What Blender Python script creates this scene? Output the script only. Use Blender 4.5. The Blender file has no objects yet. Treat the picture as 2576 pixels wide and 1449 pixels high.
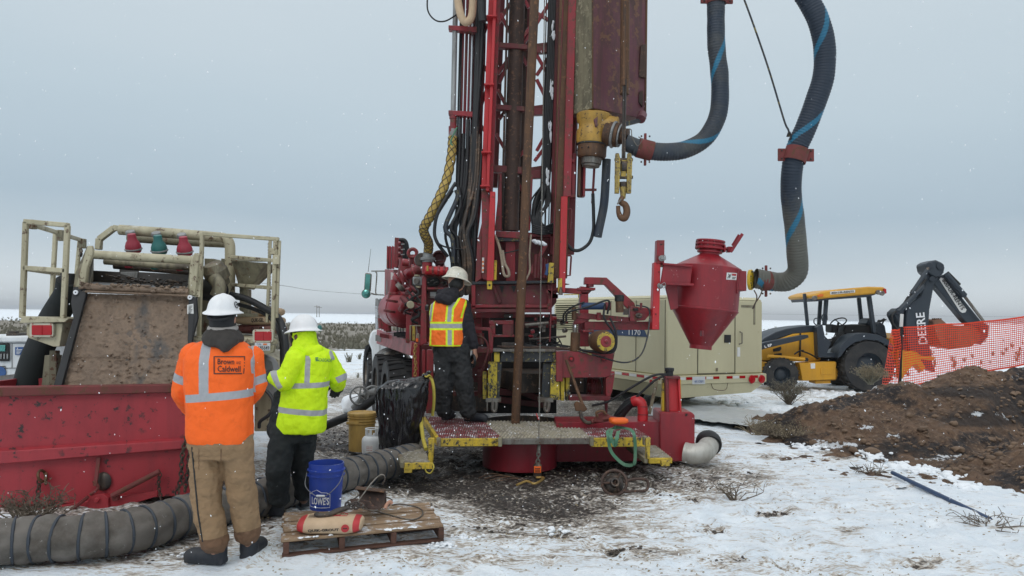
import bpy, bmesh, math, random
from mathutils import Vector, Matrix, noise
from mathutils.bvhtree import BVHTree
R = math.radians
V = Vector
random.seed(7)
S = bpy.context.scene
COL = S.collection
# ---------------------------------------------------------------- camera
FPX = 1860.0; CX = 1288.0; CY = 724.5; CAMZ = 1.72
PITCH = 2.17; ROLL = 0.83
cd = bpy.data.cameras.new('camera'); cam = bpy.data.objects.new('camera', cd); COL.objects.link(cam)
CAMR = Matrix.Rotation(R(90 + PITCH), 3, 'X') @ Matrix.Rotation(R(ROLL), 3, 'Z')
cam.matrix_world = Matrix.Translation((0, 0, CAMZ)) @ CAMR.to_4x4()
cd.sensor_width = 36; cd.lens = FPX / 2576 * 36; cd.clip_end = 30000; cd.clip_start = .05
S.camera = cam
S.render.resolution_x = 1024; S.render.resolution_y = 576
S.view_settings.view_transform = 'Standard'; S.view_settings.look = 'None'; S.view_settings.exposure = 0.2
S.view_settings.gamma = 1
# ---------------------------------------------------------------- sky and sun
w = bpy.data.worlds.new('World'); S.world = w; w.use_nodes = True
nt = w.node_tree; N = nt.nodes; L = nt.links
for n in list(N): N.remove(n)
out = N.new('ShaderNodeOutputWorld'); bg = N.new('ShaderNodeBackground')
sky = N.new('ShaderNodeTexSky'); sky.sky_type = 'NISHITA'; sky.sun_disc = False
sky.sun_elevation = R(38); sky.sun_rotation = R(150); sky.air_density = 1; sky.dust_density = 4
tc = N.new('ShaderNodeTexCoord'); sep = N.new('ShaderNodeSeparateXYZ'); L.new(tc.outputs['Generated'], sep.inputs[0])
mp = N.new('ShaderNodeMapping'); mp.inputs['Scale'].default_value = (1.0, 1.0, 4.0); L.new(tc.outputs['Generated'], mp.inputs[0])
nz = N.new('ShaderNodeTexNoise'); nz.inputs['Scale'].default_value = 1.5; nz.inputs['Detail'].default_value = 3; nz.inputs['Roughness'].default_value = .45
L.new(mp.outputs[0], nz.inputs[0])
ma = N.new('ShaderNodeMath'); ma.operation = 'MULTIPLY_ADD'; ma.inputs[1].default_value = .13; L.new(nz.outputs[0], ma.inputs[0]); L.new(sep.outputs['Z'], ma.inputs[2])
mb_ = N.new('ShaderNodeMath'); mb_.operation = 'ADD'; mb_.inputs[1].default_value = -.065; L.new(ma.outputs[0], mb_.inputs[0])
rp = N.new('ShaderNodeValToRGB'); L.new(mb_.outputs[0], rp.inputs[0])
cr = rp.color_ramp
stops = [(0.0, (6.6, 7.2, 7.5)), (.035, (6.2, 6.9, 7.3)), (.085, (4.75, 5.6, 6.2)), (.14, (3.75, 4.72, 5.5)), (.26, (4.6, 5.55, 6.2)),
         (.42, (5.5, 6.25, 6.75)), (.75, (9.0, 9.4, 9.8)), (1.0, (10.5, 10.8, 11.0))]
while len(cr.elements) < len(stops): cr.elements.new(.5)
for e, (p, c) in zip(cr.elements, stops): e.position = p; e.color = tuple(k / 12 for k in c) + (1,)
vm = N.new('ShaderNodeVectorMath'); vm.operation = 'SCALE'; vm.inputs['Scale'].default_value = 12.0; L.new(rp.outputs[0], vm.inputs[0])
mx = N.new('ShaderNodeMix'); mx.data_type = 'RGBA'; mx.inputs[0].default_value = .96
L.new(sky.outputs[0], mx.inputs[6]); L.new(vm.outputs[0], mx.inputs[7]); L.new(mx.outputs[2], bg.inputs[0])
bg.inputs[1].default_value = .1; L.new(bg.outputs[0], out.inputs[0])
sd = bpy.data.lights.new('sun', 'SUN'); sd.energy = .6; sd.angle = R(25); sd.color = (1, .97, .93)
sun = bpy.data.objects.new('sun', sd); COL.objects.link(sun); sun.rotation_euler = (R(48), 0, R(-25)); sun.location = (0, 0, 30)
# ---------------------------------------------------------------- pixel rays (photo grid 2576 x 1449) to places
def ray(x, y):
    return CAMR @ V(((x - CX) / FPX, -(y - CY) / FPX, -1.0))
def W(x, y, Y):
    d = ray(x, y); return V((0, 0, CAMZ)) + d * (Y / d.y)
def G(x, y, z=0.0):
    d = ray(x, y); t = (z - CAMZ) / d.z; return V((0, 0, CAMZ)) + d * t
CI = CAMR.transposed()
def proj(p):
    c = CI @ (V(p) - V((0, 0, CAMZ)))
    if c.z > -.01: return None
    return (CX + FPX * c.x / -c.z, CY - FPX * c.y / -c.z)
# ---------------------------------------------------------------- materials
def newmat(name):
    m = bpy.data.materials.new(name); m.use_nodes = True
    return m, m.node_tree.nodes, m.node_tree.links, m.node_tree.nodes['Principled BSDF']
def rgb(c): return (c[0], c[1], c[2], 1)
def mixn(N, L, fac, a, b):
    m = N.new('ShaderNodeMix'); m.data_type = 'RGBA'
    for i, s in ((0, fac), (6, a), (7, b)):
        if isinstance(s, (int, float)): m.inputs[i].default_value = s
        elif isinstance(s, tuple): m.inputs[i].default_value = rgb(s)
        else: L.new(s, m.inputs[i])
    return m.outputs[2]
def noisen(N, L, scale, detail=4, rough=.6, stretch=None, coord='Object', off=(0, 0, 0)):
    t = N.new('ShaderNodeTexCoord'); mpn = N.new('ShaderNodeMapping'); L.new(t.outputs[coord], mpn.inputs[0])
    if stretch: mpn.inputs['Scale'].default_value = stretch
    mpn.inputs['Location'].default_value = off
    n = N.new('ShaderNodeTexNoise'); n.inputs['Scale'].default_value = scale; n.inputs['Detail'].default_value = detail
    n.inputs['Roughness'].default_value = rough; L.new(mpn.outputs[0], n.inputs[0]); return n.outputs[0]
def ramp(N, L, src, lo, hi):
    r = N.new('ShaderNodeMapRange'); r.inputs['From Min'].default_value = lo; r.inputs['From Max'].default_value = hi
    L.new(src, r.inputs[0]); return r.outputs[0]
def mathn(N, L, op, a, b=0.0):
    m = N.new('ShaderNodeMath'); m.operation = op
    for i, s in ((0, a), (1, b)):
        if isinstance(s, (int, float)): m.inputs[i].default_value = s
        else: L.new(s, m.inputs[i])
    return m.outputs[0]
def bumpn(N, L, bs, h, strength, dist=.01):
    b = N.new('ShaderNodeBump'); b.inputs['Strength'].default_value = strength; b.inputs['Distance'].default_value = dist
    L.new(h, b.inputs['Height']); L.new(b.outputs[0], bs.inputs['Normal']); return b
def paint(name, base, rough=.45, metal=0.0, dirt=(.09, .07, .055), da=.5, chip=(.10, .04, .02), ca=.12, sc=3.0, bump=.25, stretch=(1, 1, .35), frost=0.0):
    m, N, L, b = newmat(name)
    n1 = noisen(N, L, sc, 8, .68, stretch); n2 = noisen(N, L, sc * 5, 6, .7, off=(3, 1, 2)); n3 = noisen(N, L, sc * .5, 3, .5, off=(7, 7, 1))
    var = mixn(N, L, n3, tuple(k * .78 for k in base), tuple(min(1, k * 1.22 + .004) for k in base))
    f1 = mathn(N, L, 'MULTIPLY', ramp(N, L, n1, .44, .66), da)
    c = mixn(N, L, f1, var, dirt)
    if stretch and stretch[2] < .6: c = mixn(N, L, mathn(N, L, 'MULTIPLY', ramp(N, L, noisen(N, L, sc * 4, 4, .6, (1, 1, .09), off=(2, 8, 3)), .52, .66), da * .55), c, dirt)
    f2 = ramp(N, L, n2, .70 - ca, .74 - ca); f2 = mathn(N, L, 'MULTIPLY', f2, ramp(N, L, n1, .40, .52)); f2 = mathn(N, L, 'MULTIPLY', f2, 1.0 if ca > 0 else 0.0)
    c = mixn(N, L, f2, c, chip)
    if frost:
        n4 = noisen(N, L, 9, 6, .75, off=(1, 5, 9)); g = N.new('ShaderNodeNewGeometry'); sp = N.new('ShaderNodeSeparateXYZ'); L.new(g.outputs['Normal'], sp.inputs[0])
        f3 = mathn(N, L, 'MULTIPLY', ramp(N, L, sp.outputs[2], .4, .9), ramp(N, L, n4, .62 - frost * .35, .72 - frost * .3)); c = mixn(N, L, f3, c, (.7, .74, .78))
    L.new(c, b.inputs['Base Color']); b.inputs['Metallic'].default_value = metal
    L.new(mathn(N, L, 'ADD', mathn(N, L, 'MULTIPLY', n1, .5), rough - .2), b.inputs['Roughness'])
    bumpn(N, L, b, n2, bump, .006)
    return m
def plain(name, base, rough=.6, metal=0.0, var=.2, sc=6, bump=.15, spec=None):
    m, N, L, b = newmat(name)
    n = noisen(N, L, sc, 5, .6)
    L.new(mixn(N, L, n, tuple(k * (1 - var) for k in base), tuple(min(1, k * (1 + var)) for k in base)), b.inputs['Base Color'])
    b.inputs['Roughness'].default_value = rough; b.inputs['Metallic'].default_value = metal
    if spec is not None: b.inputs['Specular IOR Level'].default_value = spec
    if bump: bumpn(N, L, b, noisen(N, L, sc * 6, 4, .6), bump, .004)
    return m
M = {}
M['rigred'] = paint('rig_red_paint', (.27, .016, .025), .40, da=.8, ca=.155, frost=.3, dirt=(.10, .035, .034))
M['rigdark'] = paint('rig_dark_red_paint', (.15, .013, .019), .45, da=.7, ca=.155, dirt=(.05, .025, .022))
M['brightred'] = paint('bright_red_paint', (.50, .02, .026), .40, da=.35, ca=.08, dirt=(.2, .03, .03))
M['sumpred'] = paint('tank_red_paint', (.25, .008, .02), .42, da=.6, ca=.08, sc=2, dirt=(.07, .02, .022))
M['binred'] = paint('bin_red_paint', (.34, .026, .036), .5, da=.5, ca=.12, sc=2.4, dirt=(.17, .022, .03), chip=(.035, .02, .02), stretch=(1, 1, .5))
M['conered'] = paint('cyclone_red_paint', (.29, .015, .024), .34, da=.6, ca=.06, sc=2.0, dirt=(.10, .018, .024), chip=(.3, .12, .11))
M['rimrust'] = paint('rusty_red_rim', (.17, .03, .03), .7, da=.6, ca=.16, dirt=(.08, .035, .025))
M['tan'] = paint('tan_paint', (.46, .42, .29), .5, da=.5, ca=.13, sc=3, dirt=(.21, .18, .11), chip=(.10, .06, .035), frost=.1)
M['tan2'] = paint('compressor_tan_paint', (.56, .52, .34), .45, da=.25, ca=.02, sc=1.0, dirt=(.40, .35, .22), chip=(.25, .17, .09), bump=.05)
M['tandark'] = paint('dirty_tan', (.24, .22, .15), .6, da=.7, ca=.15, dirt=(.10, .08, .05))
M['mudsteel'] = paint('muddy_dark_steel', (.035, .03, .028), .4, .2, da=.6, ca=.15, dirt=(.13, .09, .06), chip=(.18, .12, .08))
M['rust'] = paint('rusty_pipe', (.13, .065, .032), .6, .3, dirt=(.05, .035, .03), da=.8, ca=.13, chip=(.20, .10, .05), sc=4, stretch=(1, 1, .25))
M['rustdark'] = paint('dark_rusty_pipe', (.075, .045, .035), .6, .3, dirt=(.03, .022, .02), da=.8, ca=.13, chip=(.15, .08, .05), sc=4, stretch=(1, 1, .25))
M['purple'] = paint('faded_purple_paint', (.13, .045, .058), .55, .1, dirt=(.065, .038, .03), da=1.0, ca=.175, chip=(.17, .085, .05), sc=2.2, stretch=(1, 1, .5))
M['weather'] = paint('weathered_tan_plate', (.20, .18, .115), .65, .1, dirt=(.07, .06, .045), da=.9, ca=.16, chip=(.30, .27, .18), sc=3.5, stretch=(1.6, 1.6, .3))
M['yelpaint'] = paint('chipped_yellow_paint', (.60, .42, .03), .5, dirt=(.10, .09, .06), da=.6, ca=.17, chip=(.03, .03, .032), sc=5)
M['yelblk'] = paint('yellow_over_black', (.55, .42, .03), .5, dirt=(.05, .05, .05), da=.9, ca=.22, chip=(.02, .025, .035), sc=5, stretch=(1, 1, .8))
M['swivyel'] = paint('swivel_yellow', (.50, .29, .05), .42, dirt=(.20, .12, .04), da=.6, ca=.13, chip=(.06, .035, .02), sc=4)
M['hoeyel'] = paint('backhoe_yellow', (.62, .31, .018), .4, dirt=(.3, .17, .04), da=.35, ca=.02, sc=1.5, bump=.05)
M['blackpt'] = paint('black_blue_paint', (.018, .024, .034), .45, dirt=(.06, .055, .045), da=.6, ca=.13, chip=(.25, .2, .05), sc=4)
M['hoeblk'] = paint('backhoe_charcoal', (.022, .032, .045), .4, dirt=(.04, .05, .06), da=.4, ca=0, sc=2, bump=.05)
M['black'] = plain('black_rubber', (.012, .013, .015), .55, var=.4)
M['tyre'] = paint('tyre_rubber', (.016, .017, .019), .75, dirt=(.07, .065, .06), da=.7, ca=0, sc=4, stretch=None)
M['steel'] = paint('worn_steel', (.22, .21, .19), .45, .7, dirt=(.10, .07, .05), da=.8, ca=.12, sc=6)
M['chrome'] = plain('polished_steel', (.55, .56, .58), .2, 1.0, .15)
M['galv'] = paint('grey_fitting', (.30, .31, .31), .5, .4, dirt=(.12, .11, .10), da=.6, ca=0, sc=7)
M['silver'] = paint('silver_duct', (.50, .49, .45), .45, .35, dirt=(.28, .26, .22), da=.6, ca=0, sc=6)
M['white'] = paint('white_paint', (.72, .75, .77), .45, dirt=(.42, .42, .41), da=.4, ca=0, sc=3, bump=.05)
M['hatw'] = paint('white_hard_hat', (.83, .85, .87), .3, dirt=(.6, .6, .6), da=.3, ca=0, sc=6, bump=0.02)
M['hatc'] = paint('cream_hard_hat', (.68, .66, .56), .35, dirt=(.3, .28, .22), da=.5, ca=.07, chip=(.15, .13, .1), sc=14, bump=.04, stretch=None)
M['concrete'] = plain('grey', (.3, .3, .3), .7)
M['woodp'] = paint('weathered_pallet_wood', (.28, .19, .115), .8, dirt=(.13, .075, .045), da=.7, ca=.10, chip=(.38, .30, .22), sc=5, stretch=(.3, 4, 4), frost=.25)
M['woodd'] = paint('dark_pallet_wood', (.10, .045, .03), .8, dirt=(.05, .03, .022), da=.8, ca=.0, sc=5, stretch=(.3, 4, 4))
M['khaki'] = plain('brown_duck_canvas', (.21, .128, .062), .9, var=.3, sc=9, bump=.4)
M['khakid'] = plain('brown_cuff_canvas', (.14, .075, .04), .9, var=.3, sc=9, bump=.4)
M['blkcloth'] = paint('black_work_cloth', (.012, .013, .015), .8, dirt=(.05, .05, .05), da=.5, ca=0, sc=5, stretch=None, bump=.5)
M['grncloth'] = paint('dark_green_black_cloth', (.008, .011, .012), .8, dirt=(.018, .024, .024), da=.5, ca=0, sc=5, stretch=None, bump=.5)
M['hoodie'] = plain('charcoal_hoodie', (.045, .04, .036), .95, var=.35, sc=20, bump=.5)
M['hoodie2'] = plain('navy_black_hoodie', (.018, .017, .022), .95, var=.35, sc=20, bump=.5)
M['fleece'] = plain('grey_fleece', (.35, .33, .31), .95, var=.3, sc=40, bump=.8)
M['skin'] = plain('skin', (.42, .22, .15), .55, var=.1)
M['skind'] = plain('brown_skin', (.12, .055, .035), .55, var=.1)
M['glove'] = plain('light_glove', (.38, .32, .27), .8, var=.3)
M['boot'] = paint('blue_black_boot', (.012, .016, .024), .55, dirt=(.05, .05, .05), da=.5, ca=0, sc=9)
M['bluebkt'] = paint('blue_pail_plastic', (.018, .055, .36), .35, dirt=(.03, .06, .2), da=.4, ca=.0, sc=5, bump=.03, frost=.1)
M['ochrebkt'] = paint('ochre_pail_plastic', (.50, .32, .085), .5, dirt=(.25, .16, .06), da=.6, ca=.05, sc=5, bump=.05)
M['paper'] = paint('kraft_paper', (.52, .38, .25), .8, dirt=(.38, .27, .17), da=.4, ca=0, sc=6, stretch=None, bump=.3)
M['redprint'] = plain('red_print', (.42, .03, .035), .6)
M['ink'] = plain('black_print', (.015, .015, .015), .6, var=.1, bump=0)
M['whiteink'] = plain('white_print', (.75, .76, .78), .5, var=.08, bump=0)
M['greenink'] = plain('green_print', (.03, .20, .10), .5, var=.1, bump=0)
M['orange'] = plain('orange_plastic', (.80, .13, .012), .5, var=.1)
M['green'] = paint('faded_green_webbing', (.07, .20, .12), .8, dirt=(.16, .24, .17), da=.7, ca=0, sc=8)
M['greenv'] = paint('green_valve', (.02, .14, .13), .45, dirt=(.06, .08, .06), da=.5, ca=.05)
M['pinkv'] = paint('red_valve', (.35, .02, .045), .4, dirt=(.2, .04, .05), da=.4, ca=.03)
M['bluep'] = plain('blue_cylinder_paint', (.02, .05, .12), .5)
M['redglass'] = plain('red_lens', (.40, .006, .012), .15, var=.25, sc=3, bump=0)
M['amber'] = plain('amber_lens', (.7, .16, .02), .2, var=.1, bump=0)
M['lampframe'] = plain('cream_lamp_frame', (.50, .48, .38), .5)
M['glassg'] = plain('mirror_glass', (.10, .30, .27), .08, .6, var=.1, bump=0)
M['plate'] = plain('number_plate', (.62, .64, .66), .4, var=.08, bump=0)
M['label'] = plain('paper_sticker', (.70, .70, .68), .5, var=.06, bump=0)
M['bluelabel'] = plain('blue_sticker', (.03, .09, .25), .5, bump=0)
M['snow'] = plain('snow_clump', (.80, .84, .88), .8, var=.04, sc=9, bump=.6)
M['tarp'] = plain('grey_plastic_sheet', (.46, .49, .51), .28, var=.2, sc=1.5, bump=.3)
M['rope'] = plain('frayed_rope', (.30, .24, .18), .9, var=.4, sc=30)
M['yelstrap'] = plain('yellow_webbing', (.45, .37, .06), .8, var=.4, sc=14)
M['yeldull'] = paint('dull_yellow_paint', (.42, .30, .06), .55, dirt=(.10, .08, .05), da=.8, ca=.18, chip=(.07, .05, .04), sc=8)
M['yelhose'] = plain('dirty_yellow_hose', (.42, .29, .07), .6, var=.35); M['yelflange'] = paint('yellow_flange', (.66, .44, .02), .45, dirt=(.2,.15,.03), da=.3, ca=.03)
M['brass'] = plain('brass_gold', (.45, .30, .10), .4, .7)
# ---------------------------------------------------------------- mesh helpers
def ortho(d):
    d = V(d).normalized(); a = V((0, 0, 1)) if abs(d.z) < .9 else V((1, 0, 0))
    u = d.cross(a).normalized(); v = u.cross(d).normalized(); return d, u, v
def smooth_pts(pts, n=6):
    pts = [V(p) for p in pts]
    if len(pts) < 3 or n < 2: return pts
    P = [pts[0] * 2 - pts[1]] + pts + [pts[-1] * 2 - pts[-2]]; o = []
    for i in range(1, len(P) - 2):
        p0, p1, p2, p3 = P[i - 1:i + 3]
        for k in range(n):
            t = k / n; t2 = t * t; t3 = t2 * t
            o.append(.5 * ((2 * p1) + (p2 - p0) * t + (2 * p0 - 5 * p1 + 4 * p2 - p3) * t2 + (3 * p1 - p0 - 3 * p2 + p3) * t3))
    o.append(pts[-1]); return o
BASES = {}
class MB:
    def __init__(s): s.v = []; s.f = []; s.m = []; s.mi = 0
    def add(s, vs, fs):
        k = len(s.v); s.v += [V(p) for p in vs]
        for f in fs: s.f.append([i + k for i in f]); s.m.append(s.mi)
        return s
    def hexa(s, p):   # p: 4 front (ccw from viewer) + 4 back in same order
        return s.add(p, [(0, 1, 2, 3), (7, 6, 5, 4), (0, 4, 5, 1), (1, 5, 6, 2), (2, 6, 7, 3), (3, 7, 4, 0)])
    def box(s, c, d, rot=None):
        c = V(c); x, y, z = [k / 2 for k in d]
        p = [V(q) for q in ((-x, -y, -z), (x, -y, -z), (x, -y, z), (-x, -y, z), (-x, y, -z), (x, y, -z), (x, y, z), (-x, y, z))]
        if rot is not None: p = [rot @ q for q in p]
        return s.hexa([c + q for q in p])
    def poly(s, pts, dv):  # planar outline of points, extruded by dv
        pts = [V(p) for p in pts]; dv = V(dv); n = len(pts)
        return s.add(pts + [p + dv for p in pts], [tuple(range(n)), tuple(range(2 * n - 1, n - 1, -1))] + [(i, i + n, (i + 1) % n + n, (i + 1) % n) for i in range(n)])
    def px(s, pts, Y, dep, dv=None):   # outline in photo pixels standing at distance Y, dep thick
        q = [W(x, y, Y) for x, y in pts]
        return s.poly(q, dv if dv is not None else (0, dep, 0))
    def pxq(s, pts, dv):               # outline in (x, y, Y)
        return s.poly([W(*p) for p in pts], dv)
    def rect(s, x0, y0, x1, y1, Y, dep, lean=0.0):
        return s.px([(x0 + lean, y1), (x1 + lean, y1), (x1, y0), (x0, y0)] if lean else [(x0, y1), (x1, y1), (x1, y0), (x0, y0)], Y, dep)
    def beam(s, p, q, w, h, up=(0, 0, 1)):
        p = V(p); q = V(q); d = (q - p).normalized(); up = V(up)
        if abs(d.dot(up)) > .95: up = V((0, 1, 0))
        u = d.cross(up).normalized() * w / 2; v = u.cross(d).normalized() * h / 2
        return s.hexa([p - u - v, p + u - v, p + u + v, p - u + v, q - u - v, q + u - v, q + u + v, q - u + v])
    def tube(s, pts, r, seg=12, n=6, cap=True, hollow=None):
        pts = smooth_pts(pts, n); m = len(pts)
        rs = r if callable(r) else (lambda t: r)
        t0 = (pts[1] - pts[0]).normalized(); _, u, v = ortho(t0); k0 = len(s.v); vs = []; fs = []
        for i, p in enumerate(pts):
            t = (pts[min(i + 1, m - 1)] - pts[max(i - 1, 0)])
            t = t.normalized() if t.length > 1e-9 else t0
            ax = t0.cross(t)
            if ax.length > 1e-7:
                q = Matrix.Rotation(t0.angle(t), 3, ax.normalized()); u = q @ u; v = q @ v
            t0 = t; rr = rs(i / (m - 1))
            for j in range(seg):
                a = 2 * math.pi * j / seg; vs.append(p + (u * math.cos(a) + v * math.sin(a)) * rr)
        for i in range(m - 1):
            for j in range(seg):
                a = i * seg + j; b = i * seg + (j + 1) % seg; fs.append((a, b, b + seg, a + seg))
        if cap: fs.append(tuple(range(seg - 1, -1, -1))); fs.append(tuple(range((m - 1) * seg, m * seg)))
        return s.add(vs, fs)
    def cyl(s, p, q, r0, r1=None, seg=16, cap=True):
        r1 = r0 if r1 is None else r1; p = V(p); q = V(q); d, u, v = ortho(q - p); vs = []
        for c, r in ((p, r0), (q, r1)):
            for j in range(seg):
                a = 2 * math.pi * j / seg; vs.append(c + (u * math.cos(a) + v * math.sin(a)) * r)
        fs = [(j, (j + 1) % seg, (j + 1) % seg + seg, j + seg) for j in range(seg)]
        if cap: fs += [tuple(range(seg - 1, -1, -1)), tuple(range(seg, 2 * seg))]
        return s.add(vs, fs)
    def lathe(s, p, axis, prof, seg=32, sx=1, sy=1, closed=False):   # prof: (radius, height along axis)
        p = V(p); d, u, v = ortho(axis); vs = []; n = len(prof)
        for r, h in prof:
            for j in range(seg):
                a = 2 * math.pi * j / seg; vs.append(p + d * h + (u * math.cos(a) * sx + v * math.sin(a) * sy) * max(r, 1e-4))
        fs = [(i * seg + j, i * seg + (j + 1) % seg, (i + 1) * seg + (j + 1) % seg, (i + 1) * seg + j) for i in range(n - 1) for j in range(seg)]
        if closed: fs += [((n - 1) * seg + j, (n - 1) * seg + (j + 1) % seg, (j + 1) % seg, j) for j in range(seg)]
        return s.add(vs, fs)
    def torus(s, c, axis, R_, r, seg=24, sg=8, sy=1, a0=0, a1=360):
        c = V(c); d, u, v = ortho(axis); full = a1 - a0 >= 360
        pts = [c + u * math.cos(R(a0 + (a1 - a0) * i / seg)) * R_ + v * math.sin(R(a0 + (a1 - a0) * i / seg)) * R_ * sy for i in range(seg + 1)]
        return s.tube(pts, r, sg, 1, cap=not full)
    def ball(s, c, r, seg=12, rings=8):
        r = r if isinstance(r, (tuple, list)) else (r, r, r); c = V(c); vs = []; fs = []
        for i in range(rings + 1):
            th = math.pi * i / rings
            for j in range(seg):
                a = 2 * math.pi * j / seg; vs.append(c + V((r[0] * math.sin(th) * math.cos(a), r[1] * math.sin(th) * math.sin(a), r[2] * math.cos(th))))
        for i in range(rings):
            for j in range(seg): fs.append((i * seg + j, (i + 1) * seg + j, (i + 1) * seg + (j + 1) % seg, i * seg + (j + 1) % seg))
        return s.add(vs, fs)
    def chain(s, pts, link=.03, r=.005):
        pts = smooth_pts(pts, 8); ds = [0]
        for a, b in zip(pts, pts[1:]): ds.append(ds[-1] + (b - a).length)
        n = max(2, int(ds[-1] / (link * .72)))
        def at(d):
            for i in range(len(pts) - 1):
                if d <= ds[i + 1]: return pts[i].lerp(pts[i + 1], (d - ds[i]) / max(1e-9, ds[i + 1] - ds[i]))
            return pts[-1]
        for k in range(n):
            a = at(ds[-1] * k / n); b = at(ds[-1] * (k + 1) / n); d, u, v = ortho(b - a); w_ = u if k % 2 else v; c = (a + b) / 2
            s.tube([c + d * math.cos(t) * link * .5 + w_ * math.sin(t) * link * .33 for t in [2 * math.pi * i / 8 for i in range(9)]], r, 5, 1, cap=False)
        return s
    def section(s, pts, sec, n=1, close=True):   # sweep list of (u,v) section... pts centres, frames by ortho of whole
        return s
    def build(s, name, mat, parent=None, base=None, bevel=0.004, smooth=35, subsurf=0, fix=True, weld=False):
        """link ONE mesh object; vertices are given in place"""
        if parent is not None: b = BASES[parent.name]
        else:
            if base is None:
                n = len(s.v); b = V((sum(p.x for p in s.v) / n, sum(p.y for p in s.v) / n, min(p.z for p in s.v)))
            else: b = V(base)
        me = bpy.data.meshes.new(name); me.from_pydata([p - b for p in s.v], [], s.f)
        mats = mat if isinstance(mat, (list, tuple)) else [mat]
        for m_ in mats: me.materials.append(m_)
        if len(mats) > 1: me.polygons.foreach_set('material_index', s.m)
        if fix or weld:
            bm = bmesh.new(); bm.from_mesh(me)
            if weld: bmesh.ops.remove_doubles(bm, verts=bm.verts, dist=.0005)
            bmesh.ops.recalc_face_normals(bm, faces=bm.faces); bm.to_mesh(me); bm.free()
        me.update()
        if smooth: me.shade_smooth(); me.set_sharp_from_angle(angle=R(smooth))
        o = bpy.data.objects.new(name, me); COL.objects.link(o)
        if parent is not None: o.parent = parent
        else: o.location = b
        BASES[o.name] = b
        if bevel:
            bv = o.modifiers.new('bevel', 'BEVEL'); bv.width = bevel; bv.segments = 1; bv.limit_method = 'ANGLE'; bv.angle_limit = R(40)
        if subsurf:
            ss = o.modifiers.new('sub', 'SUBSURF'); ss.levels = subsurf; ss.render_levels = subsurf
        return o
def thing(name, label, cat, loc, group=None):
    o = bpy.data.objects.new(name, None); COL.objects.link(o); o.location = V(loc); o['label'] = label; o['category'] = cat
    if group: o['group'] = group
    BASES[o.name] = V(loc); o.empty_display_size = .1; return o
def tag(o, label=None, cat=None, group=None, kind=None):
    for k, v_ in (('label', label), ('category', cat), ('group', group), ('kind', kind)):
        if v_: o[k] = v_
    return o
def meshfrom(o):
    bpy.context.view_layer.update()
    dg = bpy.context.evaluated_depsgraph_get(); return bpy.data.meshes.new_from_object(o.evaluated_get(dg))
def bvh_of(*objs):
    vs = []; fs = []
    bpy.context.view_layer.update(); dg = bpy.context.evaluated_depsgraph_get()
    for o in objs:
        e = o.evaluated_get(dg); me = e.to_mesh(); k = len(vs); mw = e.matrix_world
        vs += [mw @ v_.co for v_ in me.vertices]; fs += [[i + k for i in p.vertices] for p in me.polygons]; e.to_mesh_clear()
    return BVHTree.FromPolygons(vs, fs)
def text(body, mat, parent, bl, br, h, name='lettering', ext=.002, bold=0.0, bvh=None, off=.004, up=None, shear=0, rays=None, label=None, sub=0):
    """letters from bottom-left bl to bottom-right br (places), height h metres"""
    cu = bpy.data.curves.new('t', 'FONT'); cu.body = body; cu.size = 1; cu.offset = bold; cu.shear = shear; cu.extrude = 0; cu.resolution_u = 2
    o = bpy.data.objects.new('t', cu); COL.objects.link(o); me = meshfrom(o); bpy.data.objects.remove(o)
    bm = bmesh.new(); bm.from_mesh(me)
    if sub: bmesh.ops.triangulate(bm, faces=bm.faces); bmesh.ops.subdivide_edges(bm, edges=bm.edges, cuts=sub, use_grid_fill=True)
    xs = [v_.co.x for v_ in bm.verts]; ys = [v_.co.y for v_ in bm.verts]; x0, x1, y0, y1 = min(xs), max(xs), min(ys), max(ys)
    bl = V(bl); br = V(br); dx = br - bl
    up = V(up) if up is not None else V((0, 0, 1)); nrm = dx.cross(up).normalized(); upv = nrm.cross(dx).normalized() * h
    b = BASES[parent.name]
    for v_ in bm.verts:
        p = bl + dx * ((v_.co.x - x0) / (x1 - x0)) + upv * ((v_.co.y - y0) / (y1 - y0)) + nrm * off
        if bvh:
            d = (p - V((0, 0, CAMZ))).normalized() if rays is None else V(rays).normalized()
            hit = bvh.ray_cast(p - d * .6, d, 1.4)
            if hit[0] is not None: p = hit[0] - d * off
        v_.co = p - b
    bm.to_mesh(me); bm.free(); me.name = name; me.materials.clear(); me.materials.append(mat)
    o = bpy.data.objects.new(name, me); COL.objects.link(o); o.parent = parent; BASES[o.name] = b
    if label: o['label'] = label
    return o
def along(a, b, t): return V(a).lerp(V(b), t)
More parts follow.
